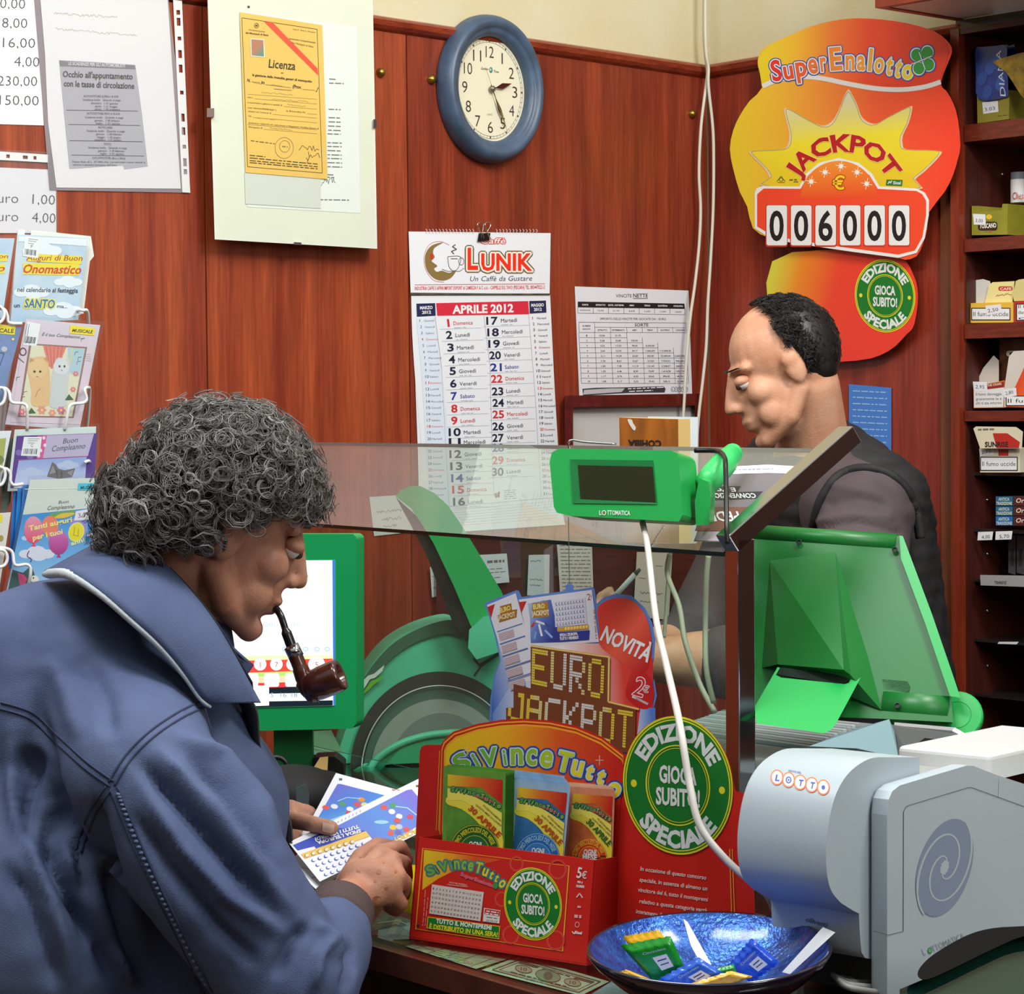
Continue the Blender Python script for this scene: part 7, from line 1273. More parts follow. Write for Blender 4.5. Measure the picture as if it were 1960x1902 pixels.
def eyes(L, k, parent, skin, f, u, r):
    wh = mat((232, 228, 220), rough=.25, name='eye_white'); ir = mat((70, 50, 36), rough=.2, name='iris'); M = Matrix((f, r, u)).transposed()
    for s in (1, -1):
        mb = MB(); mb.sph(L(.079, s*.031, .008), .0125*k, wh, 16, 12); mb.sph(L(.0875, s*.033, .004), .0065*k, ir, 12, 8); mb.build('eye', parent, True)
        mb = MB(); mb.sph(L(.079, s*.031, .0115), V(.0142, .0155, .0105)*k, skin, 16, 10, M); mb.build('eyelid', parent, True)
def hairmesh(name, parent, c, f, u, r, k, region, n, R, rad, mats, curl, seed=3, seg=15, out=.006, clump=5):
    rnd = random.Random(seed); mb = MB(); M = Matrix((f, r, u)).transposed(); cen = Vector(c)+(f*-.018+u*.032)*k
    cnt = 0
    while cnt < n:
        d = V(rnd.gauss(0, 1), rnd.gauss(0, 1), rnd.gauss(0, 1)).normalized()
        if not region(d, rnd): continue
        cnt += 1; rr = V(.098, .079, .092)*k; p = V(d.x*rr.x, d.y*rr.y, d.z*rr.z); nn = V(d.x/rr.x, d.y/rr.y, d.z/rr.z).normalized(); base = cen+M @ p; N_ = M @ nn
        t1 = N_.orthogonal().normalized(); an = rnd.random()*6.28; t1 = t1*math.cos(an)+N_.cross(t1)*math.sin(an); t2 = N_.cross(t1); pts = []
        h = R*(.5+rnd.random()); cr = curl*(.6+.8*rnd.random()); turns = 1.1+rnd.random()*1.0
        for i in range(seg+1):
            t = i/seg; a_ = t*turns*6.28; pts.append(base + N_*(h*t*(1-.25*t)+out*.2) + t1*(cr*(math.cos(a_)-1)+t*cr*1.2) + t2*cr*math.sin(a_) - UP*(.006*t*t))
        m_ = rnd.choice(mats)
        for q_ in range(clump):
            dx = t1*(rnd.random()-.5)*.004+t2*(rnd.random()-.5)*.004; fl = .8+.4*rnd.random(); mb.tube([base+(p_-base)*fl+dx for p_ in pts], [rad*(1-.6*i/seg) for i in range(seg+1)], m_ if rnd.random() < .7 else rnd.choice(mats), 3, caps=False)
    return mb.build(name, parent, True)
# ---------------------------------------------------------------- the customer
man = thing('person', 'man in slate blue jacket with curly grey hair and pipe leaning over the counter', 'person')
Y0 = 2.83; f, u, r = frame3((.84, .34, -.40), (.40, 0, .92)); HC = Q(432, 1004, Y0); P, L = headparts(HC, f, u, r, .98)
neckb = Q(290, 1180, 2.86)
P += [('c', L(-.035, 0, -.05), .056, neckb, .062), ('c', L(.01, 0, -.08), .042, Q(340, 1210, 2.84), .05)]
shN, shF = Q(262, 1480, 2.66), Q(330, 1330, 3.06); elN, elF = Q(560, 1890, 2.60), Q(440, 1600, 3.02); wrN, wrF = Q(668, 1722, 2.745), Q(500, 1600, 2.99); pelv = V(-.60, 2.86, .95)
P += [('c', neckb, .07, Q(170, 1400, 2.84), .13), ('c', Q(170, 1400, 2.84), .14, pelv, .135), ('c', shN, .055, elN, .042), ('c', elN, .042, wrN, .026), ('c', shF, .055, elF, .042), ('c', elF, .042, wrF, .028)]
for s in (-.09, .09):
    hip = pelv+V(s*.6, s, -.03); kn = V(-.63+s*.6, 2.84+s, .52); an = V(-.68+s*.6, 2.82+s, .09); P += [('c', hip, .075, kn, .05), ('c', kn, .048, an, .032), ('c', an+V(0, 0, -.04), .03, an+V(.13, .06, -.055), .022)]
def hand(wr, kn, tips, rp, rk, th, palm):
    H_ = []
    for a_ in kn: H_.append(('c', wr, palm*.8, a_, rk*1.12))
    for a_, b_ in zip(kn[:-1], kn[1:]): H_.append(('c', a_, rk, b_, rk)); H_.append(('c', (a_+wr)/2, palm*.75, (b_+wr)/2, palm*.75))
    for a_, ch in zip(kn, tips):
        pr_, rr = a_, rk*.98
        for i, q in enumerate(ch): H_.append(('c', pr_, rr, q, rr*.93)); pr_, rr = q, rr*.93
    pr_ = th[0]; rr = rk*1.25
    for q in th[1:]: H_.append(('c', pr_, rr, q, rr*.93)); pr_, rr = q, rr*.93
    return H_
P += hand(Q(672, 1712, 2.75), [Q(728, 1630, 2.825), Q(752, 1644, 2.80), Q(762, 1676, 2.785), Q(752, 1712, 2.78)],
          [[Q(766, 1620, 2.85), Q(779, 1642, 2.862), Q(775, 1668, 2.86)], [Q(774, 1650, 2.825), Q(779, 1676, 2.84), Q(768, 1692, 2.85)], [Q(776, 1688, 2.80), Q(774, 1712, 2.82), Q(760, 1718, 2.835)], [Q(768, 1728, 2.79), Q(758, 1742, 2.81), Q(744, 1736, 2.825)]],
          .03, .0098, [Q(660, 1690, 2.79), Q(690, 1640, 2.84), Q(722, 1618, 2.872), Q(752, 1622, 2.885)], .021)
P += [('e', Q(706, 1690, 2.775), V(.038, .022, .03), None)]
P += hand(Q(512, 1582, 2.99), [Q(556, 1545, 2.985), Q(560, 1560, 2.975), Q(556, 1584, 2.97), Q(548, 1602, 2.965)],
          [[Q(590, 1552, 2.995), Q(610, 1572, 2.99), Q(622, 1590, 2.985)], [Q(590, 1580, 2.985), Q(608, 1598, 2.975)], [Q(580, 1600, 2.965), Q(596, 1616, 2.96)], [Q(570, 1612, 2.96), Q(580, 1624, 2.955)]],
          .03, .0095, [Q(535, 1565, 2.955), Q(575, 1572, 2.925), Q(604, 1578, 2.905), Q(634, 1584, 2.90)], .022)
body = blob('body', P, SK1, man, .0034, 5)
eyes(L, .98, body, SK1, f, u, r)
NAIL = mat((224, 186, 166), rough=.3, name='finger_nail'); bb = bvh_of(body)
mb = MB(); gp = []
for j in range(5):
    for i in range(6): x = 617+i*4.6; y = 1573+j*4.4+i*1.1; gp.append(on(bb, x, y, .0009))
mb.add(gp, [[j*6+i, j*6+i+1, (j+1)*6+i+1, (j+1)*6+i] for j in range(4) for i in range(5)], NAIL); mb.build('thumb_nail', body, True)
SPOT = mat((168, 108, 76), rough=.5, name='age_spot'); mb = MB()
for x, y, rx, ry in ((686, 1667, 4, 2), (725, 1668, 5, 5), (718, 1686, 3, 3), (722, 1722, 9, 8), (690, 1640, 3, 1.6), (740, 1700, 4, 3), (706, 1720, 4, 3), (735, 1650, 3, 2), (758, 1668, 3, 3), (682, 1700, 3, 2)):
    cs = circ(x, y, rx, ry, 8); mb.add([on(bb, px, py, .0004) for px, py in cs], [list(range(8))], SPOT)
tag(mb.build('age_spots', body, True), kind='stuff')
GH = [mat(c, rough=.5, spec=.4, name='grey_hair') for c in ((108, 104, 100), (128, 124, 120), (164, 162, 158), (74, 70, 66), (90, 84, 78), (116, 112, 108))]
def reg(d, rnd):
    if d.x > .95 or (d.x > .3 and d.z < .22) or (d.x > -.05 and d.z < -.1) or d.z < -.62: return False
    return True
cap = MB(); M_ = Matrix((f, r, u)).transposed(); cap.sph(Vector(HC)+(f*-.030+u*.046)*.98, V(.092, .083, .088), mat((60, 57, 54), rough=.8, bump=.8, bscale=160, name='hair_base'), 32, 20, M_)
cap.sph(Vector(HC)+(f*-.050+u*.0), V(.062, .074, .060), mat((60, 57, 54), rough=.8, bump=.8, bscale=160, name='hair_base'), 28, 16, M_)
hr = hairmesh('hair', man, HC, f, u, r, 1.0, reg, 1250, .030, .00085, GH, .0105, 5)
for i in range(1): o = cap.build('hair_cap', hr, True)
def reg2(d, rnd): return d.x < -.25 and d.z < .15 and d.z > -.9
hairmesh('nape_curls', hr, Vector(HC)+f*-.03-u*.035, f, u, r, .9, reg2, 320, .028, .00085, GH, .011, 8)
mb = MB(); br = random.Random(4)
for s in (1, -1):
    for k in range(40): t = k/39; p = L(.088-.012*t, s*(.010+.036*t), .034+.006*math.sin(t*3)+br.random()*.005); mb.tube([p, p+f*.008+r*s*.004*br.random()+u*.003], .0008, GH[k % 3], 3, False)
tag(mb.build('eyebrows', man), kind='stuff')
# pipe
pipe = thing('tobacco_pipe', 'bent brown briar tobacco pipe with silver band held in the customer\'s mouth', 'pipe')
BKP = mat((26, 22, 22), rough=.2, name='black_stem', spec=.6); BRI = mat((84, 38, 28), rough=.22, vary=.4, vscale=30, coat=.5, name='briar_wood')
YP = 2.845; q = lambda x, y, d=0: Q(x, y, YP+d)
m0 = L(.085, 0, -.066)
mb = MB(); mb.tube(smooth_pts([m0, q(534, 1172, -.005), q(548, 1210, -.01), q(560, 1242, -.012)], 6), [.0045]*6+[.0042]*6+[.0062]*6+[.0075], BKP, 12); mb.build('stem', pipe, True)
mb = MB(); mb.tube([q(557, 1236, -.012), q(568, 1258, -.014)], .0092, CHR, 16); mb.build('silver_band', pipe, True)
mb = MB(); mb.tube(smooth_pts([q(565, 1254, -.014), q(574, 1276, -.016), q(582, 1300, -.017), q(594, 1318, -.018), q(606, 1318, -.018)], 5), [.0088]*6+[.0098]*5+[.0125]*5+[.016]*4+[.018], BRI, 16); mb.build('shank', pipe, True)
mb = MB(); ax0, ax1 = q(600, 1313, -.018), q(652, 1290, -.024); axd = (ax1-ax0).normalized(); Lb = (ax1-ax0).length
mb.lathe(ax0, axd, [(.0001, -.016), (.010, -.013), (.0165, -.006), (.019, .004), (.0195, .014), (.0195, Lb-.004), (.0185, Lb), (.0120, Lb), (.0115, Lb-.012), (.0001, Lb-.012)], BRI, 28); mb.build('pipe_bowl', pipe, True)
# jacket
def shirtmat():
    m = mat((52, 62, 96), rough=.8, name='check_shirt'); return m
JB = mat((94, 108, 142), rough=.75, spec=.2, vary=1, c2=(68, 80, 112), vscale=5, bump=.35, bscale=700, name='slate_blue_cotton')
JP_ = [('c', Q(110, 1380, 2.87), .155, Q(110, 1640, 2.86), .165), ('e', Q(120, 1372, 2.83), V(.168, .15, .165), None), ('c', Q(200, 1280, 2.86), .12, Q(60, 1760, 2.78), .19), ('c', Q(330, 1270, 2.86), .075, Q(365, 1545, 2.85), .112), ('c', Q(365, 1545, 2.85), .118, Q(250, 1900, 2.80), .155), ('c', Q(60, 1760, 2.78), .19, V(-.60, 2.86, .90), .185),
       ('c', Q(200, 1400, 2.8), .13, shN, .088), ('c', shN, .090, Q(430, 1700, 2.62), .086), ('c', Q(430, 1700, 2.62), .084, elN, .074), ('c', elN, .074, Q(628, 1806, 2.665), .050), ('c', Q(628, 1806, 2.665), .050, Q(645, 1768, 2.70), .040),
       ('c', Q(200, 1400, 2.9), .12, shF, .09), ('c', shF, .09, elF, .07), ('c', elF, .07, Q(478, 1640, 3.0), .05), ('c', Q(340, 1215, 2.84), .066, Q(280, 1290, 2.84), .10), ('c', Q(180, 1190, 2.86), .07, Q(330, 1240, 2.85), .075)]
jk = blob('jacket', JP_, JB, man, .0062, 7)
FOLDS = [([(60, 1300), (90, 1500), (150, 1640), (175, 1900)], 20, -.012), ([(85, 1540), (100, 1640), (140, 1720), (205, 1810), (225, 1902)], 20, -.022), ([(120, 1560), (150, 1700), (200, 1790), (270, 1902)], 14, .011), ([(175, 1520), (190, 1600), (230, 1740), (280, 1902)], 16, -.012), ([(20, 1400), (30, 1560), (100, 1720), (150, 1902)], 15, .010), ([(0, 1640), (50, 1720), (90, 1830), (110, 1902)], 16, -.010),
         ([(290, 1420), (340, 1480), (420, 1580), (500, 1690), (570, 1760)], 15, .011), ([(330, 1400), (420, 1450), (480, 1520), (540, 1610)], 13, .010), ([(260, 1450), (330, 1530), (430, 1640), (520, 1740)], 13, -.012), ([(350, 1440), (430, 1510), (490, 1590), (550, 1680)], 12, -.010), ([(270, 1500), (350, 1620), (440, 1720), (560, 1800)], 14, .009), ([(240, 1540), (320, 1660), (420, 1780), (500, 1850)], 13, -.009),
         ([(590, 1770), (560, 1800), (520, 1880)], 12, -.010), ([(640, 1790), (610, 1830), (600, 1902)], 10, .008), ([(665, 1800), (672, 1850), (655, 1902)], 9, -.008), ([(600, 1760), (640, 1800), (650, 1840)], 9, .007), ([(150, 1250), (200, 1330), (215, 1420)], 18, -.006), ([(90, 1250), (130, 1330), (150, 1420)], 20, .006), ([(50, 1420), (55, 1520), (48, 1640)], 14, -.012), ([(380, 1500), (450, 1600), (520, 1700)], 9, .007)]
def jd(co, no):
    x, y = npx(co); vis = ((co-np.array(EYE))*no).sum(1) < 0; k = np.zeros(len(co))
    for pts, wd, am in FOLDS: d, t = segdist(x, y, pts); k += 1.5*am*np.exp(-(d/wd)**2)*np.clip(np.sin(np.pi*np.clip(t, .02, .98))*1.6, 0, 1)*vis
    k += .0022*np.array([noise.noise(Vector(c)*14) for c in co])+.0012*np.array([noise.noise(Vector(c)*34) for c in co]); return k
displace(jk, jd); jb = bvh_of(jk)
SEAM = mat((48, 58, 86), rough=.8, name='seam_thread')
def seam(pts, wpx=14, two=True):
    P2 = sm2(pts, 8, False)
    for sg in ((-1, 1) if two else (0,)):
        mb = MB(); q = []
        for i, (x, y) in enumerate(P2):
            a_, b_ = P2[max(i-1, 0)], P2[min(i+1, len(P2)-1)]; dx, dy = b_[0]-a_[0], b_[1]-a_[1]; l = math.hypot(dx, dy) or 1; q.append(on(jb, x-dy/l*wpx/2*sg, y+dx/l*wpx/2*sg, .0002))
        mb.tube(q, .0014, SEAM, 6); mb.build('seam', jk, True)
seam([(392, 1346), (345, 1368), (290, 1405), (245, 1450), (214, 1500)], 13); seam([(214, 1500), (165, 1465), (110, 1415), (60, 1370), (0, 1350)], 12); seam([(218, 1508), (255, 1600), (300, 1700), (345, 1790), (400, 1902)], 15); seam([(208, 1508), (175, 1560), (150, 1630)], 12)
STT = mat((92, 108, 142), rough=.8, name='stitched_band')
mb = MB(); P2 = sm2([(225, 1520), (255, 1600), (300, 1700), (345, 1790), (396, 1890)], 9, False)
for i in range(0, len(P2)-1): x, y = P2[i]; mb.sph(on(jb, x+2, y, 0), V(.0035, .003, .0022), STT, 6, 4)
tag(mb.build('puckered_stitching', jk, True), kind='stuff')
# collar flap, lining and shirt collar
def loft(name, A_, B_, m, parent, n=24, k=6, bulge=0.0, th=.0028):
    a_ = smooth_pts([Q(*p) for p in A_], 8); b_ = smooth_pts([Q(*p) for p in B_], 8); rs = lambda p, t: p[min(int(t*(len(p)-1)), len(p)-2)].lerp(p[min(int(t*(len(p)-1)), len(p)-2)+1], t*(len(p)-1)-min(int(t*(len(p)-1)), len(p)-2)); vs = []
    for i in range(n+1):
        t = i/n; p, q = rs(a_, t), rs(b_, t)
        for j in range(k+1): s = j/k; vs.append(p.lerp(q, s)-ray(*pxl(p))*bulge*math.sin(math.pi*s))
    o = mesh(name, vs, [[i*(k+1)+j, i*(k+1)+j+1, (i+1)*(k+1)+j+1, (i+1)*(k+1)+j] for i in range(n) for j in range(k)], m, parent, True)
    md = o.modifiers.new('thickness', 'SOLIDIFY'); md.thickness = th; md.offset = -1; return o
def jy(x, y, off): p = on(jb, x, y, off); return p.y
colA = [(206, 1026, 2.84), (262, 1040, 2.79), (320, 1082, 2.755), (370, 1135, 2.74), (412, 1190, 2.735), (448, 1250, 2.735), (478, 1305, 2.74), (500, 1345, 2.75)]
colB = [(84, 1092, 2.80), (130, 1092, 2.72), (190, 1128, 2.685), (250, 1180, 2.675), (306, 1232, 2.68), (350, 1284, 2.69), (382, 1330, 2.70), (402, 1346, 2.71)]
loft('collar', colA, colB, JB, man, 40, 8, .006)
loft('collar_stand', [(206, 1030, 2.845), (262, 1044, 2.80), (320, 1086, 2.765), (372, 1140, 2.75), (414, 1195, 2.745), (450, 1255, 2.745), (480, 1308, 2.75)], [(215, 1075, 2.88), (270, 1095, 2.85), (325, 1140, 2.83), (380, 1190, 2.82), (420, 1240, 2.82), (455, 1290, 2.82), (482, 1330, 2.82)], mat((36, 40, 54), rough=.8, name='dark_lining'), man)
mb = MB(); lp = smooth_pts([Q(x+1, y+7, d+.004) for x, y, d in colB], 6); n = len(lp); mb.tube(lp, [.0062*(1-.72*(i/n))*(min(1, i/4+.5)) for i in range(n)], mat((196, 206, 210), rough=.7, bump=.3, bscale=200, name='pale_fleece'), 10); mb.build('collar_lining', man, True)
CK1, CK2, CK3 = mat((44, 52, 84), rough=.8, name='shirt_navy'), mat((84, 92, 118), rough=.8, name='shirt_grey'), mat((24, 26, 38), rough=.8, name='shirt_black')
sc_ = loft('shirt_collar', [(395, 1185, 2.80), (425, 1215, 2.79), (455, 1245, 2.785), (486, 1272, 2.78)], [(398, 1200, 2.80), (412, 1240, 2.785), (434, 1285, 2.775), (458, 1312, 2.77)], CK1, man, 16, 6, .004)
for k, t in enumerate((.12, .3, .5, .7, .88)):
    mb = MB(); mb.tube([Q(396+(486-396)*s+0-(1-s)*0+t*-20, 1186+(1272-1186)*s+t*38, 2.782-.004*math.sin(3.14*t)) for s in (.12+.3*t*0, .4, .7, .97-.1*t)], .0016, (CK2, CK3)[k % 2], 6); mb.build('check_stripe', sc_, True)
# zip edge with teeth, cuff
ZP_ = sm2([(470, 1330), (490, 1360), (496, 1420), (515, 1480), (540, 1530), (556, 1580), (558, 1640)], 8, False); ZM = mat((22, 24, 30), rough=.6, name='zip_tape')
zy = [float(np.interp(y, [1330, 1420, 1530, 1640], [2.80, 2.83, 2.86, 2.90])) for x, y in ZP_]
vs = []; wz = [float(np.interp(y, [1330, 1350, 1420, 1530, 1600, 1640], [10, 26, 22, 30, 26, 16])) for x, y in ZP_]
for (x, y), d, w_ in zip(ZP_, zy, wz): vs += [Q(x-w_, y-4, d+.012), Q(x-w_*.5, y-2, d-.004), Q(x-2, y, d-.006), Q(x, y, d+.02)]
zt_ = mesh('zip_tape', vs, [[4*i+j, 4*i+j+1, 4*i+j+5, 4*i+j+4] for i in range(len(ZP_)-1) for j in range(3)], ZM, man, True); md = zt_.modifiers.new('t', 'SOLIDIFY'); md.thickness = .002
mb = MB()
for i in range(120):
    t = i/119*(len(ZP_)-1); k_ = min(int(t), len(ZP_)-2); fx = t-k_; x = ZP_[k_][0]*(1-fx)+ZP_[k_+1][0]*fx; y = ZP_[k_][1]*(1-fx)+ZP_[k_+1][1]*fx; d = zy[k_]*(1-fx)+zy[k_+1]*fx; mb.box(Q(x-1.5, y, d-.007)-V(.0006, 0, .0005), V(.0028, 0, 0), V(0, .002, 0), V(0, 0, .0011), mat((84, 90, 104), rough=.35, metal=.5, name='zip_teeth'))
tag(mb.build('zip_teeth', zt_), kind='stuff')
cm = mat((82, 66, 66), rough=.85, bump=.8, bscale=260, stretch=(1, 1, 6), name='brown_rib_knit'); c0, c1 = Q(640, 1772, 2.695), Q(656, 1736, 2.728); cd_ = (c1-c0).normalized(); Lc = (c1-c0).length
mb = MB(); prf = [(.0405, -.004), (.0425, .004), (.0405, .012), (.0375, Lc), (.035, Lc+.003), (.032, Lc), (.033, .0)]; mb.lathe(c0, cd_, prf, cm, 64); ct = mb.build('knit_cuff', man, True)
c0, c1 = Q(482, 1640, 3.0), Q(506, 1594, 2.99); cd_ = (c1-c0).normalized(); mb = MB(); mb.lathe(c0, cd_, [(.045, 0), (.046, .008), (.040, .034), (.036, .036), (.034, .02)], cm, 48); mb.build('knit_cuff', man, True)
TR = mat((52, 54, 62), rough=.8, name='dark_trousers'); Pt = [('c', pelv+V(0, 0, -.02), .145, pelv+V(0, 0, -.08), .145)]
for s in (-.09, .09):
    hip = pelv+V(s*.6, s, -.03); kn = V(-.63+s*.6, 2.84+s, .52); an = V(-.68+s*.6, 2.82+s, .09); Pt += [('c', hip, .105, kn, .075), ('c', kn, .075, an+V(0, 0, .02), .058)]
blob('trousers', Pt, TR, man, .012, 4); SHM = mat((30, 24, 22), rough=.35, name='black_leather')
for s in (-.09, .09): an = V(-.68+s*.6, 2.82+s, .05); blob('shoe', [('c', an+V(-.04, -.02, 0), .045, an+V(.15, .07, -.012), .036)], SHM, man, .008, 3)
# ---------------------------------------------------------------- tickets in his hands
def ticket(label, pl, q, seed, draw, th=.0007):
    o = slab('lottery_ticket', pl.at, q, th, mat((240, 242, 248), rough=.45, name='ticket_paper')); tag(o, label, 'lottery ticket', 'tickets in the customer\'s hands'); a = Art(lambda x, y, l=0.0: pl.at(x, y, th+.0002+l), 0); draw(a); a.build('printed_design', o)
def art1(a):
    g_ = [(646, 1500), (652, 1500), (745, 1524), (700, 1600), (615, 1590), (600, 1580)]; a.poly(g_, grad(a.at(650, 1500), a.at(700, 1580), [(0, (110, 110, 210)), (.5, (80, 140, 226)), (1, (130, 190, 240))])); a.rect(649, 1489, 655, 1493, (90, 90, 96)); 
    for p, c in (((624, 1545), (226, 90, 90)), ((640, 1543), (236, 236, 244)), ((655, 1538), (90, 160, 120)), ((670, 1548), (240, 240, 246)), ((668, 1556), (210, 90, 90)), ((692, 1530), (230, 150, 60)), ((684, 1539), (220, 90, 100)), ((698, 1540), (226, 226, 150)), ((688, 1548), (120, 130, 200))): a.poly(circ(p[0], p[1], 7, 4.6, 12, rot=10), c)
    a.line([(646, 1533), (664, 1526), (690, 1528)], 1.6, (170, 220, 244)); a.line([(626, 1572), (660, 1560)], 3, (160, 214, 244)); a.poly([(749, 1510), (766, 1511), (757, 1516)], (236, 90, 80))
T1 = pl3((643, 1480, 3.02), (767, 1513, 3.00), (575, 1600, 2.93)); ticket('white edged lottery ticket with blue picture gripped by the far thumb, behind the other', T1, [(643, 1479), (767, 1513), (775, 1520), (700, 1640), (570, 1606), (600, 1560)], 1, art1)
T2 = pl3((553, 1612, 2.885), (810, 1487, 3.03), (610, 1685, 2.835))
def art2(a):
    a.poly([(562, 1620), (640, 1582), (780, 1512), (790, 1510), (812, 1530), (840, 1560), (770, 1600), (716, 1620), (704, 1592), (580, 1640)][:8] if False else [(640, 1583), (778, 1512), (788, 1510), (830, 1560), (760, 1606), (721, 1615), (700, 1590)], grad(a.at(650, 1600), a.at(800, 1530), [(0, (110, 120, 216)), (.5, (96, 150, 230)), (1, (120, 110, 206))]))
    a.poly([(561, 1617), (640, 1583), (700, 1590), (606, 1625), (602, 1619), (570, 1627)], (60, 84, 190)); a.poly([(576, 1634), (700, 1590), (708, 1600), (584, 1643)], (240, 200, 100))
    for i in range(8): x, y = 587+i*12.4, 1637-i*3.7; a.poly(circ(x, y, 5, 4, 12, rot=-15), (180, 140, 60)); a.poly(circ(x+1, y-.6, 3.6, 3, 12, rot=-15), (250, 236, 200))
    for j in range(4):
        for i in range(9): x, y = 600+i*12+j*8, 1646-i*4+j*9; a.poly(circ(x, y, 4.4, 3.4, 12, rot=-15), (70, 96, 190)); a.poly(circ(x+1.2, y-1, 3.6, 2.8, 12, rot=-15), (240, 242, 250))
    a.text('SFIDA L\'EUROPA', (690, 1586), (606, 1610), 6.5, WT, .04); a.text('TUTTI I VENERDÌ', (686, 1578), (602, 1603), 6.5, WT, .04)
    for p, c in (((735, 1545), (226, 90, 90)), ((750, 1553), (238, 238, 246)), ((764, 1562), (236, 236, 240)), ((760, 1570), (214, 90, 90)), ((785, 1563), (200, 80, 110)), ((752, 1583), (236, 200, 60)), ((764, 1582), (200, 200, 220)), ((778, 1587), (220, 90, 100)), ((748, 1594), (220, 100, 100)), ((762, 1593), (110, 110, 190)), ((752, 1541), (80, 160, 110))): a.poly(circ(p[0], p[1], 6.6, 5, 12, rot=10), c)
    a.line([(757, 1543), (780, 1546), (798, 1560)], 2, (170, 220, 244)); a.poly(circ(730, 1573, 14, 3.6, 14), (166, 214, 246)); a.text('JACKPOT', (800, 1584), (752, 1604), 9, (226, 190, 80), .05); a.rect(796, 1502, 801, 1506, (90, 90, 96))
    for k in range(8): a.line([(640+k*7, 1578-k*3.4), (641+k*7, 1574-k*3.4)], 1, (130, 140, 170))
ticket('lottery ticket with rows of circles held on top in both hands', T2, [(552, 1612), (812, 1485), (872, 1560), (612, 1687)], 2, art2)
T3 = pl3((552, 1650, 2.87), (600, 1640, 2.93), (612, 1705, 2.825))
ticket('white ticket with pink marks lying under the top one', T3, [(553, 1650), (570, 1634), (660, 1668), (607, 1704)], 3, lambda a: [a.line([(578, 1660), (590, 1662)], 1.4, (236, 150, 160)), a.line([(596, 1680), (608, 1676)], 1.4, (236, 120, 130))])
T4 = pl3((560, 1668, 2.88), (640, 1680, 2.92), (590, 1730, 2.82))
o = slab('lottery_ticket', T4.at, [(566, 1664), (640, 1680), (650, 1720), (592, 1724)], .0007, mat((120, 40, 60), rough=.4, vary=.4, vscale=60, name='red_ticket')); tag(o, 'dark red ticket lowest in the bundle, just above the sleeve', 'lottery ticket', 'tickets in the customer\'s hands'); a = Art(T4.at, .001); a.poly(circ(586, 1698, 8, 7, 16), (214, 150, 70)); a.poly(circ(586, 1697, 5, 4.4, 14), (240, 230, 214)); a.build('printed_design', o)
YPc = pl3((750, 1738, 2.88), (800, 1752, 2.86), (790, 1650, 2.90)); o = slab('yellow_leaflet', YPc.at, [(755, 1730), (770, 1700), (788, 1655), (815, 1655), (815, 1756), (752, 1738)], .003, mat((246, 222, 20), rough=.35, name='yellow_gloss')); tag(o, 'bright yellow leaflet between the near hand and the red display', 'leaflet'); a = Art(YPc.at, .0032)
for k in range(3): a.line([(776+k*2, 1694-k*4), (790, 1684-k*4)], 1.6, (40, 40, 30))
a.build('lettering', o)
# ---------------------------------------------------------------- the shopkeeper
clk = thing('person', 'shopkeeper in black quilted vest and brown shirt looking down behind the counter', 'person')
Yc = 4.10; f2, u2, r2 = frame3((-.90, -.12, -.42), (-.30, 0, .95)); H2 = Q(1492, 706, Yc); P, L2 = headparts(H2, f2, u2, r2, .95)
nb2 = Q(1560, 880, 4.16); s1, s2 = Q(1655, 985, 4.02), Q(1470, 960, 4.42); e1, w1 = Q(1600, 1265, 3.80), Q(1235, 1262, 3.78); e2, w2 = Q(1330, 1230, 4.30), Q(1220, 1240, 4.05)
P += [('c', L2(-.03, 0, -.05), .058, nb2, .066), ('c', nb2, .075, Q(1610, 1150, 4.18), .10), ('c', Q(1610, 1150, 4.18), .10, V(.62, 4.17, .95), .12), ('c', s1, .056, e1, .047), ('c', e1, .05, Q(1380, 1262, 3.79), .052), ('c', Q(1380, 1262, 3.79), .05, w1, .034), ('c', s2, .056, e2, .045), ('c', e2, .045, w2, .03)]
P += hand(Q(1215, 1240, 3.78), [Q(1185, 1190, 3.76), Q(1172, 1200, 3.74), Q(1168, 1214, 3.735), Q(1170, 1228, 3.735)], [[Q(1160, 1160, 3.75), Q(1150, 1142, 3.745), Q(1168, 1130, 3.745)], [Q(1148, 1185, 3.73), Q(1142, 1160, 3.735)], [Q(1146, 1205, 3.725), Q(1140, 1185, 3.73)], [Q(1150, 1226, 3.725), Q(1142, 1210, 3.725)]], .03, .0098, [Q(1215, 1215, 3.755), Q(1195, 1170, 3.735), Q(1180, 1148, 3.735)], .022)
P += hand(w2, [Q(1200, 1225, 4.0), Q(1196, 1236, 3.99), Q(1196, 1248, 3.985), Q(1198, 1260, 3.98)], [[Q(1180, 1240, 3.96)], [Q(1176, 1250, 3.955)], [Q(1178, 1262, 3.95)], [Q(1182, 1272, 3.95)]], .03, .0098, [Q(1222, 1230, 4.0), Q(1200, 1215, 3.96)], .022)
for s in (-.1, .1): hip = V(.62-s, 4.17+s*.7, .92); kn = hip+V(0, 0, -.42); an = hip+V(.01, .02, -.83); P += [('c', hip, .08, kn, .052), ('c', kn, .05, an, .034), ('c', an+V(0, 0, -.04), .03, an+V(-.10, -.10, -.055), .022)]
bd2 = blob('body', P, SK2, clk, .0042, 5); eyes(L2, .95, bd2, SK2, f2, u2, r2)
BH = [mat(c, rough=.45, spec=.5, name='dark_hair') for c in ((30, 26, 24), (22, 20, 20), (44, 38, 34))]
def reg3(d, rnd): return not (d.x > .08 or (d.x > -.15 and d.z < .0) or d.z < -.55)
h3 = hairmesh('hair', clk, H2, f2, u2, r2, .95, reg3, 1500, .010, .0008, BH, .006, 9, 5, .004, 3)
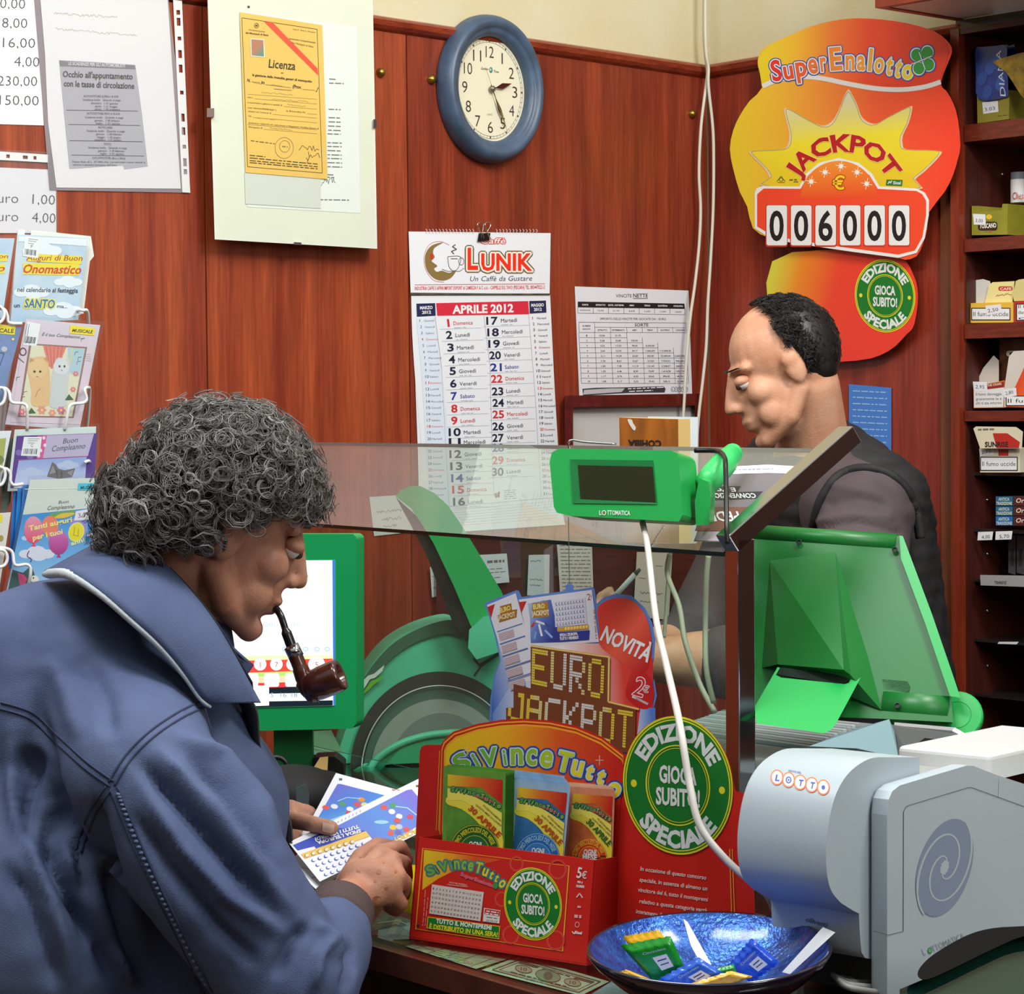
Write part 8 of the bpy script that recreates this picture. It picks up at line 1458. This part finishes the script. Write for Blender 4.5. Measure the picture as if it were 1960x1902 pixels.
mb = MB(); M3 = Matrix((f2, r2, u2)).transposed(); mb.sph(Vector(H2)+(f2*-.046+u2*.026)*.95, V(.074, .077, .088), BH[0], 28, 18, M3); mb.sph(Vector(H2)+(f2*-.052-u2*.012), V(.048, .066, .052), BH[0], 24, 14, M3); mb.build('hair_cap', h3, True)
mb = MB()
for s in (1, -1):
    for k in range(30): t = k/29; p = L2(.088-.012*t, s*(.010+.036*t), .034); mb.tube([p, p+f2*.005+r2*s*.005+u2*.002], .0009, BH[0], 3, False)
tag(mb.build('eyebrows', clk), kind='stuff')
SL_ = mat((92, 80, 82), rough=.8, vary=.15, vscale=8, bump=.3, bscale=400, name='brown_grey_shirt'); VS = mat((44, 41, 43), rough=.7, vary=.3, vscale=18, bump=.4, bscale=60, name='black_quilted_vest')
sv = blob('shirt', [('c', s1, .082, Q(1640, 1130, 3.92), .076), ('c', Q(1640, 1130, 3.92), .075, e1, .068), ('c', e1, .068, Q(1450, 1268, 3.79), .064), ('c', Q(1450, 1268, 3.79), .064, Q(1390, 1266, 3.785), .060), ('c', s2, .08, e2, .065), ('c', e2, .062, Q(1290, 1236, 4.2), .05), ('c', nb2-V(0, 0, .0), .075, Q(1580, 940, 4.15), .09), ('c', Q(1600, 960, 4.12), .085, s1, .085)], SL_, clk, .007, 6)
SF = [([(1570, 1000), (1620, 985), (1700, 990)], 9, .006), ([(1590, 965), (1640, 955), (1690, 965)], 9, -.005), ([(1560, 1010), (1640, 1000), (1720, 1020)], 6, -.006), ([(1600, 930), (1680, 945), (1730, 985)], 9, .004), ([(1620, 900), (1680, 910), (1740, 960)], 10, -.004)]
def sd(co, no):
    x, y = npx(co); k = np.zeros(len(co)); vis = ((co-np.array(EYE))*no).sum(1) < 0
    for pts, wd, am in SF: d, t = segdist(x, y, pts); k += am*np.exp(-(d/wd)**2)*vis
    return k+.002*np.array([noise.noise(Vector(c)*18) for c in co])
displace(sv, sd)
vt = blob('vest', [('c', Q(1560, 880, 4.24), .09, Q(1620, 1010, 4.20), .15), ('c', Q(1620, 1010, 4.20), .155, Q(1640, 1300, 4.18), .175), ('c', Q(1640, 1300, 4.18), .17, V(.64, 4.18, .90), .17), ('c', Q(1600, 900, 4.19), .085, Q(1690, 960, 4.13), .083), ('c', Q(1690, 980, 4.14), .083, Q(1690, 1150, 4.14), .10), ('c', Q(1500, 900, 4.34), .08, Q(1480, 960, 4.40), .075), ('e', Q(1560, 960, 4.16), V(.10, .10, .12), None)], VS, clk, .008, 5)
def vd(co, no):
    k = np.abs(np.sin(co[:, 2]*105+3*np.array([noise.noise(Vector(c)*5) for c in co])))**.4*.004; return k-.003+.0035*np.array([noise.noise(Vector(c)*26) for c in co])
displace(vt, vd)
vb, sbv = bvh_of(vt), bvh_of(sv)
mb = MB(); ap = [on(sbv, x, y, .002, 4.02) for x, y in sm2([(1556, 1010), (1570, 960), (1600, 915), (1640, 897), (1690, 902), (1730, 930), (1752, 975), (1762, 1030)], 8, False)]
mb.tube(ap, .0085, VS, 10); mb.build('armhole_edge', clk, True)
blob('trousers', [('c', V(.64, 4.18, .98), .15, V(.64, 4.18, .88), .15)]+[x for s in (-.1, .1) for x in (('c', V(.62-s, 4.17+s*.7, .9), .1, V(.62-s, 4.17+s*.7, .5), .075), ('c', V(.62-s, 4.17+s*.7, .5), .075, V(.63-s, 4.19+s*.7, .11), .055))], TR, clk, .012, 4)
for s in (-.1, .1): an = V(.63-s, 4.19+s*.7, .05); blob('shoe', [('c', an+V(.03, .03, 0), .045, an+V(-.11, -.11, -.012), .036)], SHM, clk, .008, 3)
o = thing('pen', 'white touch stylus pen with grey tip held up in the shopkeeper\'s hand', 'pen')
mb = MB(); mb.tube([Q(1168, 1150, 3.735), Q(1216, 1098, 3.72)], .0042, mat((220, 224, 222), rough=.35, name='white_plastic'), 12); mb.build('barrel', o, True); mb = MB(); mb.tube([Q(1216, 1098, 3.72), Q(1225, 1089, 3.718)], [.0042, .0025], mat((90, 110, 100), rough=.5, name='pen_tip'), 10); mb.build('tip', o, True)
# ---------------------------------------------------------------- put each thing's origin at its base
def fam(o):
    r = [o]
    for c in o.children: r += fam(c)
    return r
done = set()
for r in ROOTS:
    if r.get('copied'): continue
    ms = [o for o in fam(r) if o.type == 'MESH' and o.data.name not in done]
    if not ms: continue
    lo = np.full(3, 1e9); hi = np.full(3, -1e9)
    for o in ms:
        co = np.empty(len(o.data.vertices)*3); o.data.vertices.foreach_get('co', co); co = co.reshape(-1, 3); lo = np.minimum(lo, co.min(0)); hi = np.maximum(hi, co.max(0))
    L = Vector(((lo[0]+hi[0])/2, (lo[1]+hi[1])/2, lo[2]))
    for o in ms: o.data.transform(Matrix.Translation(-L)); done.add(o.data.name)
    r.location = r.location + L
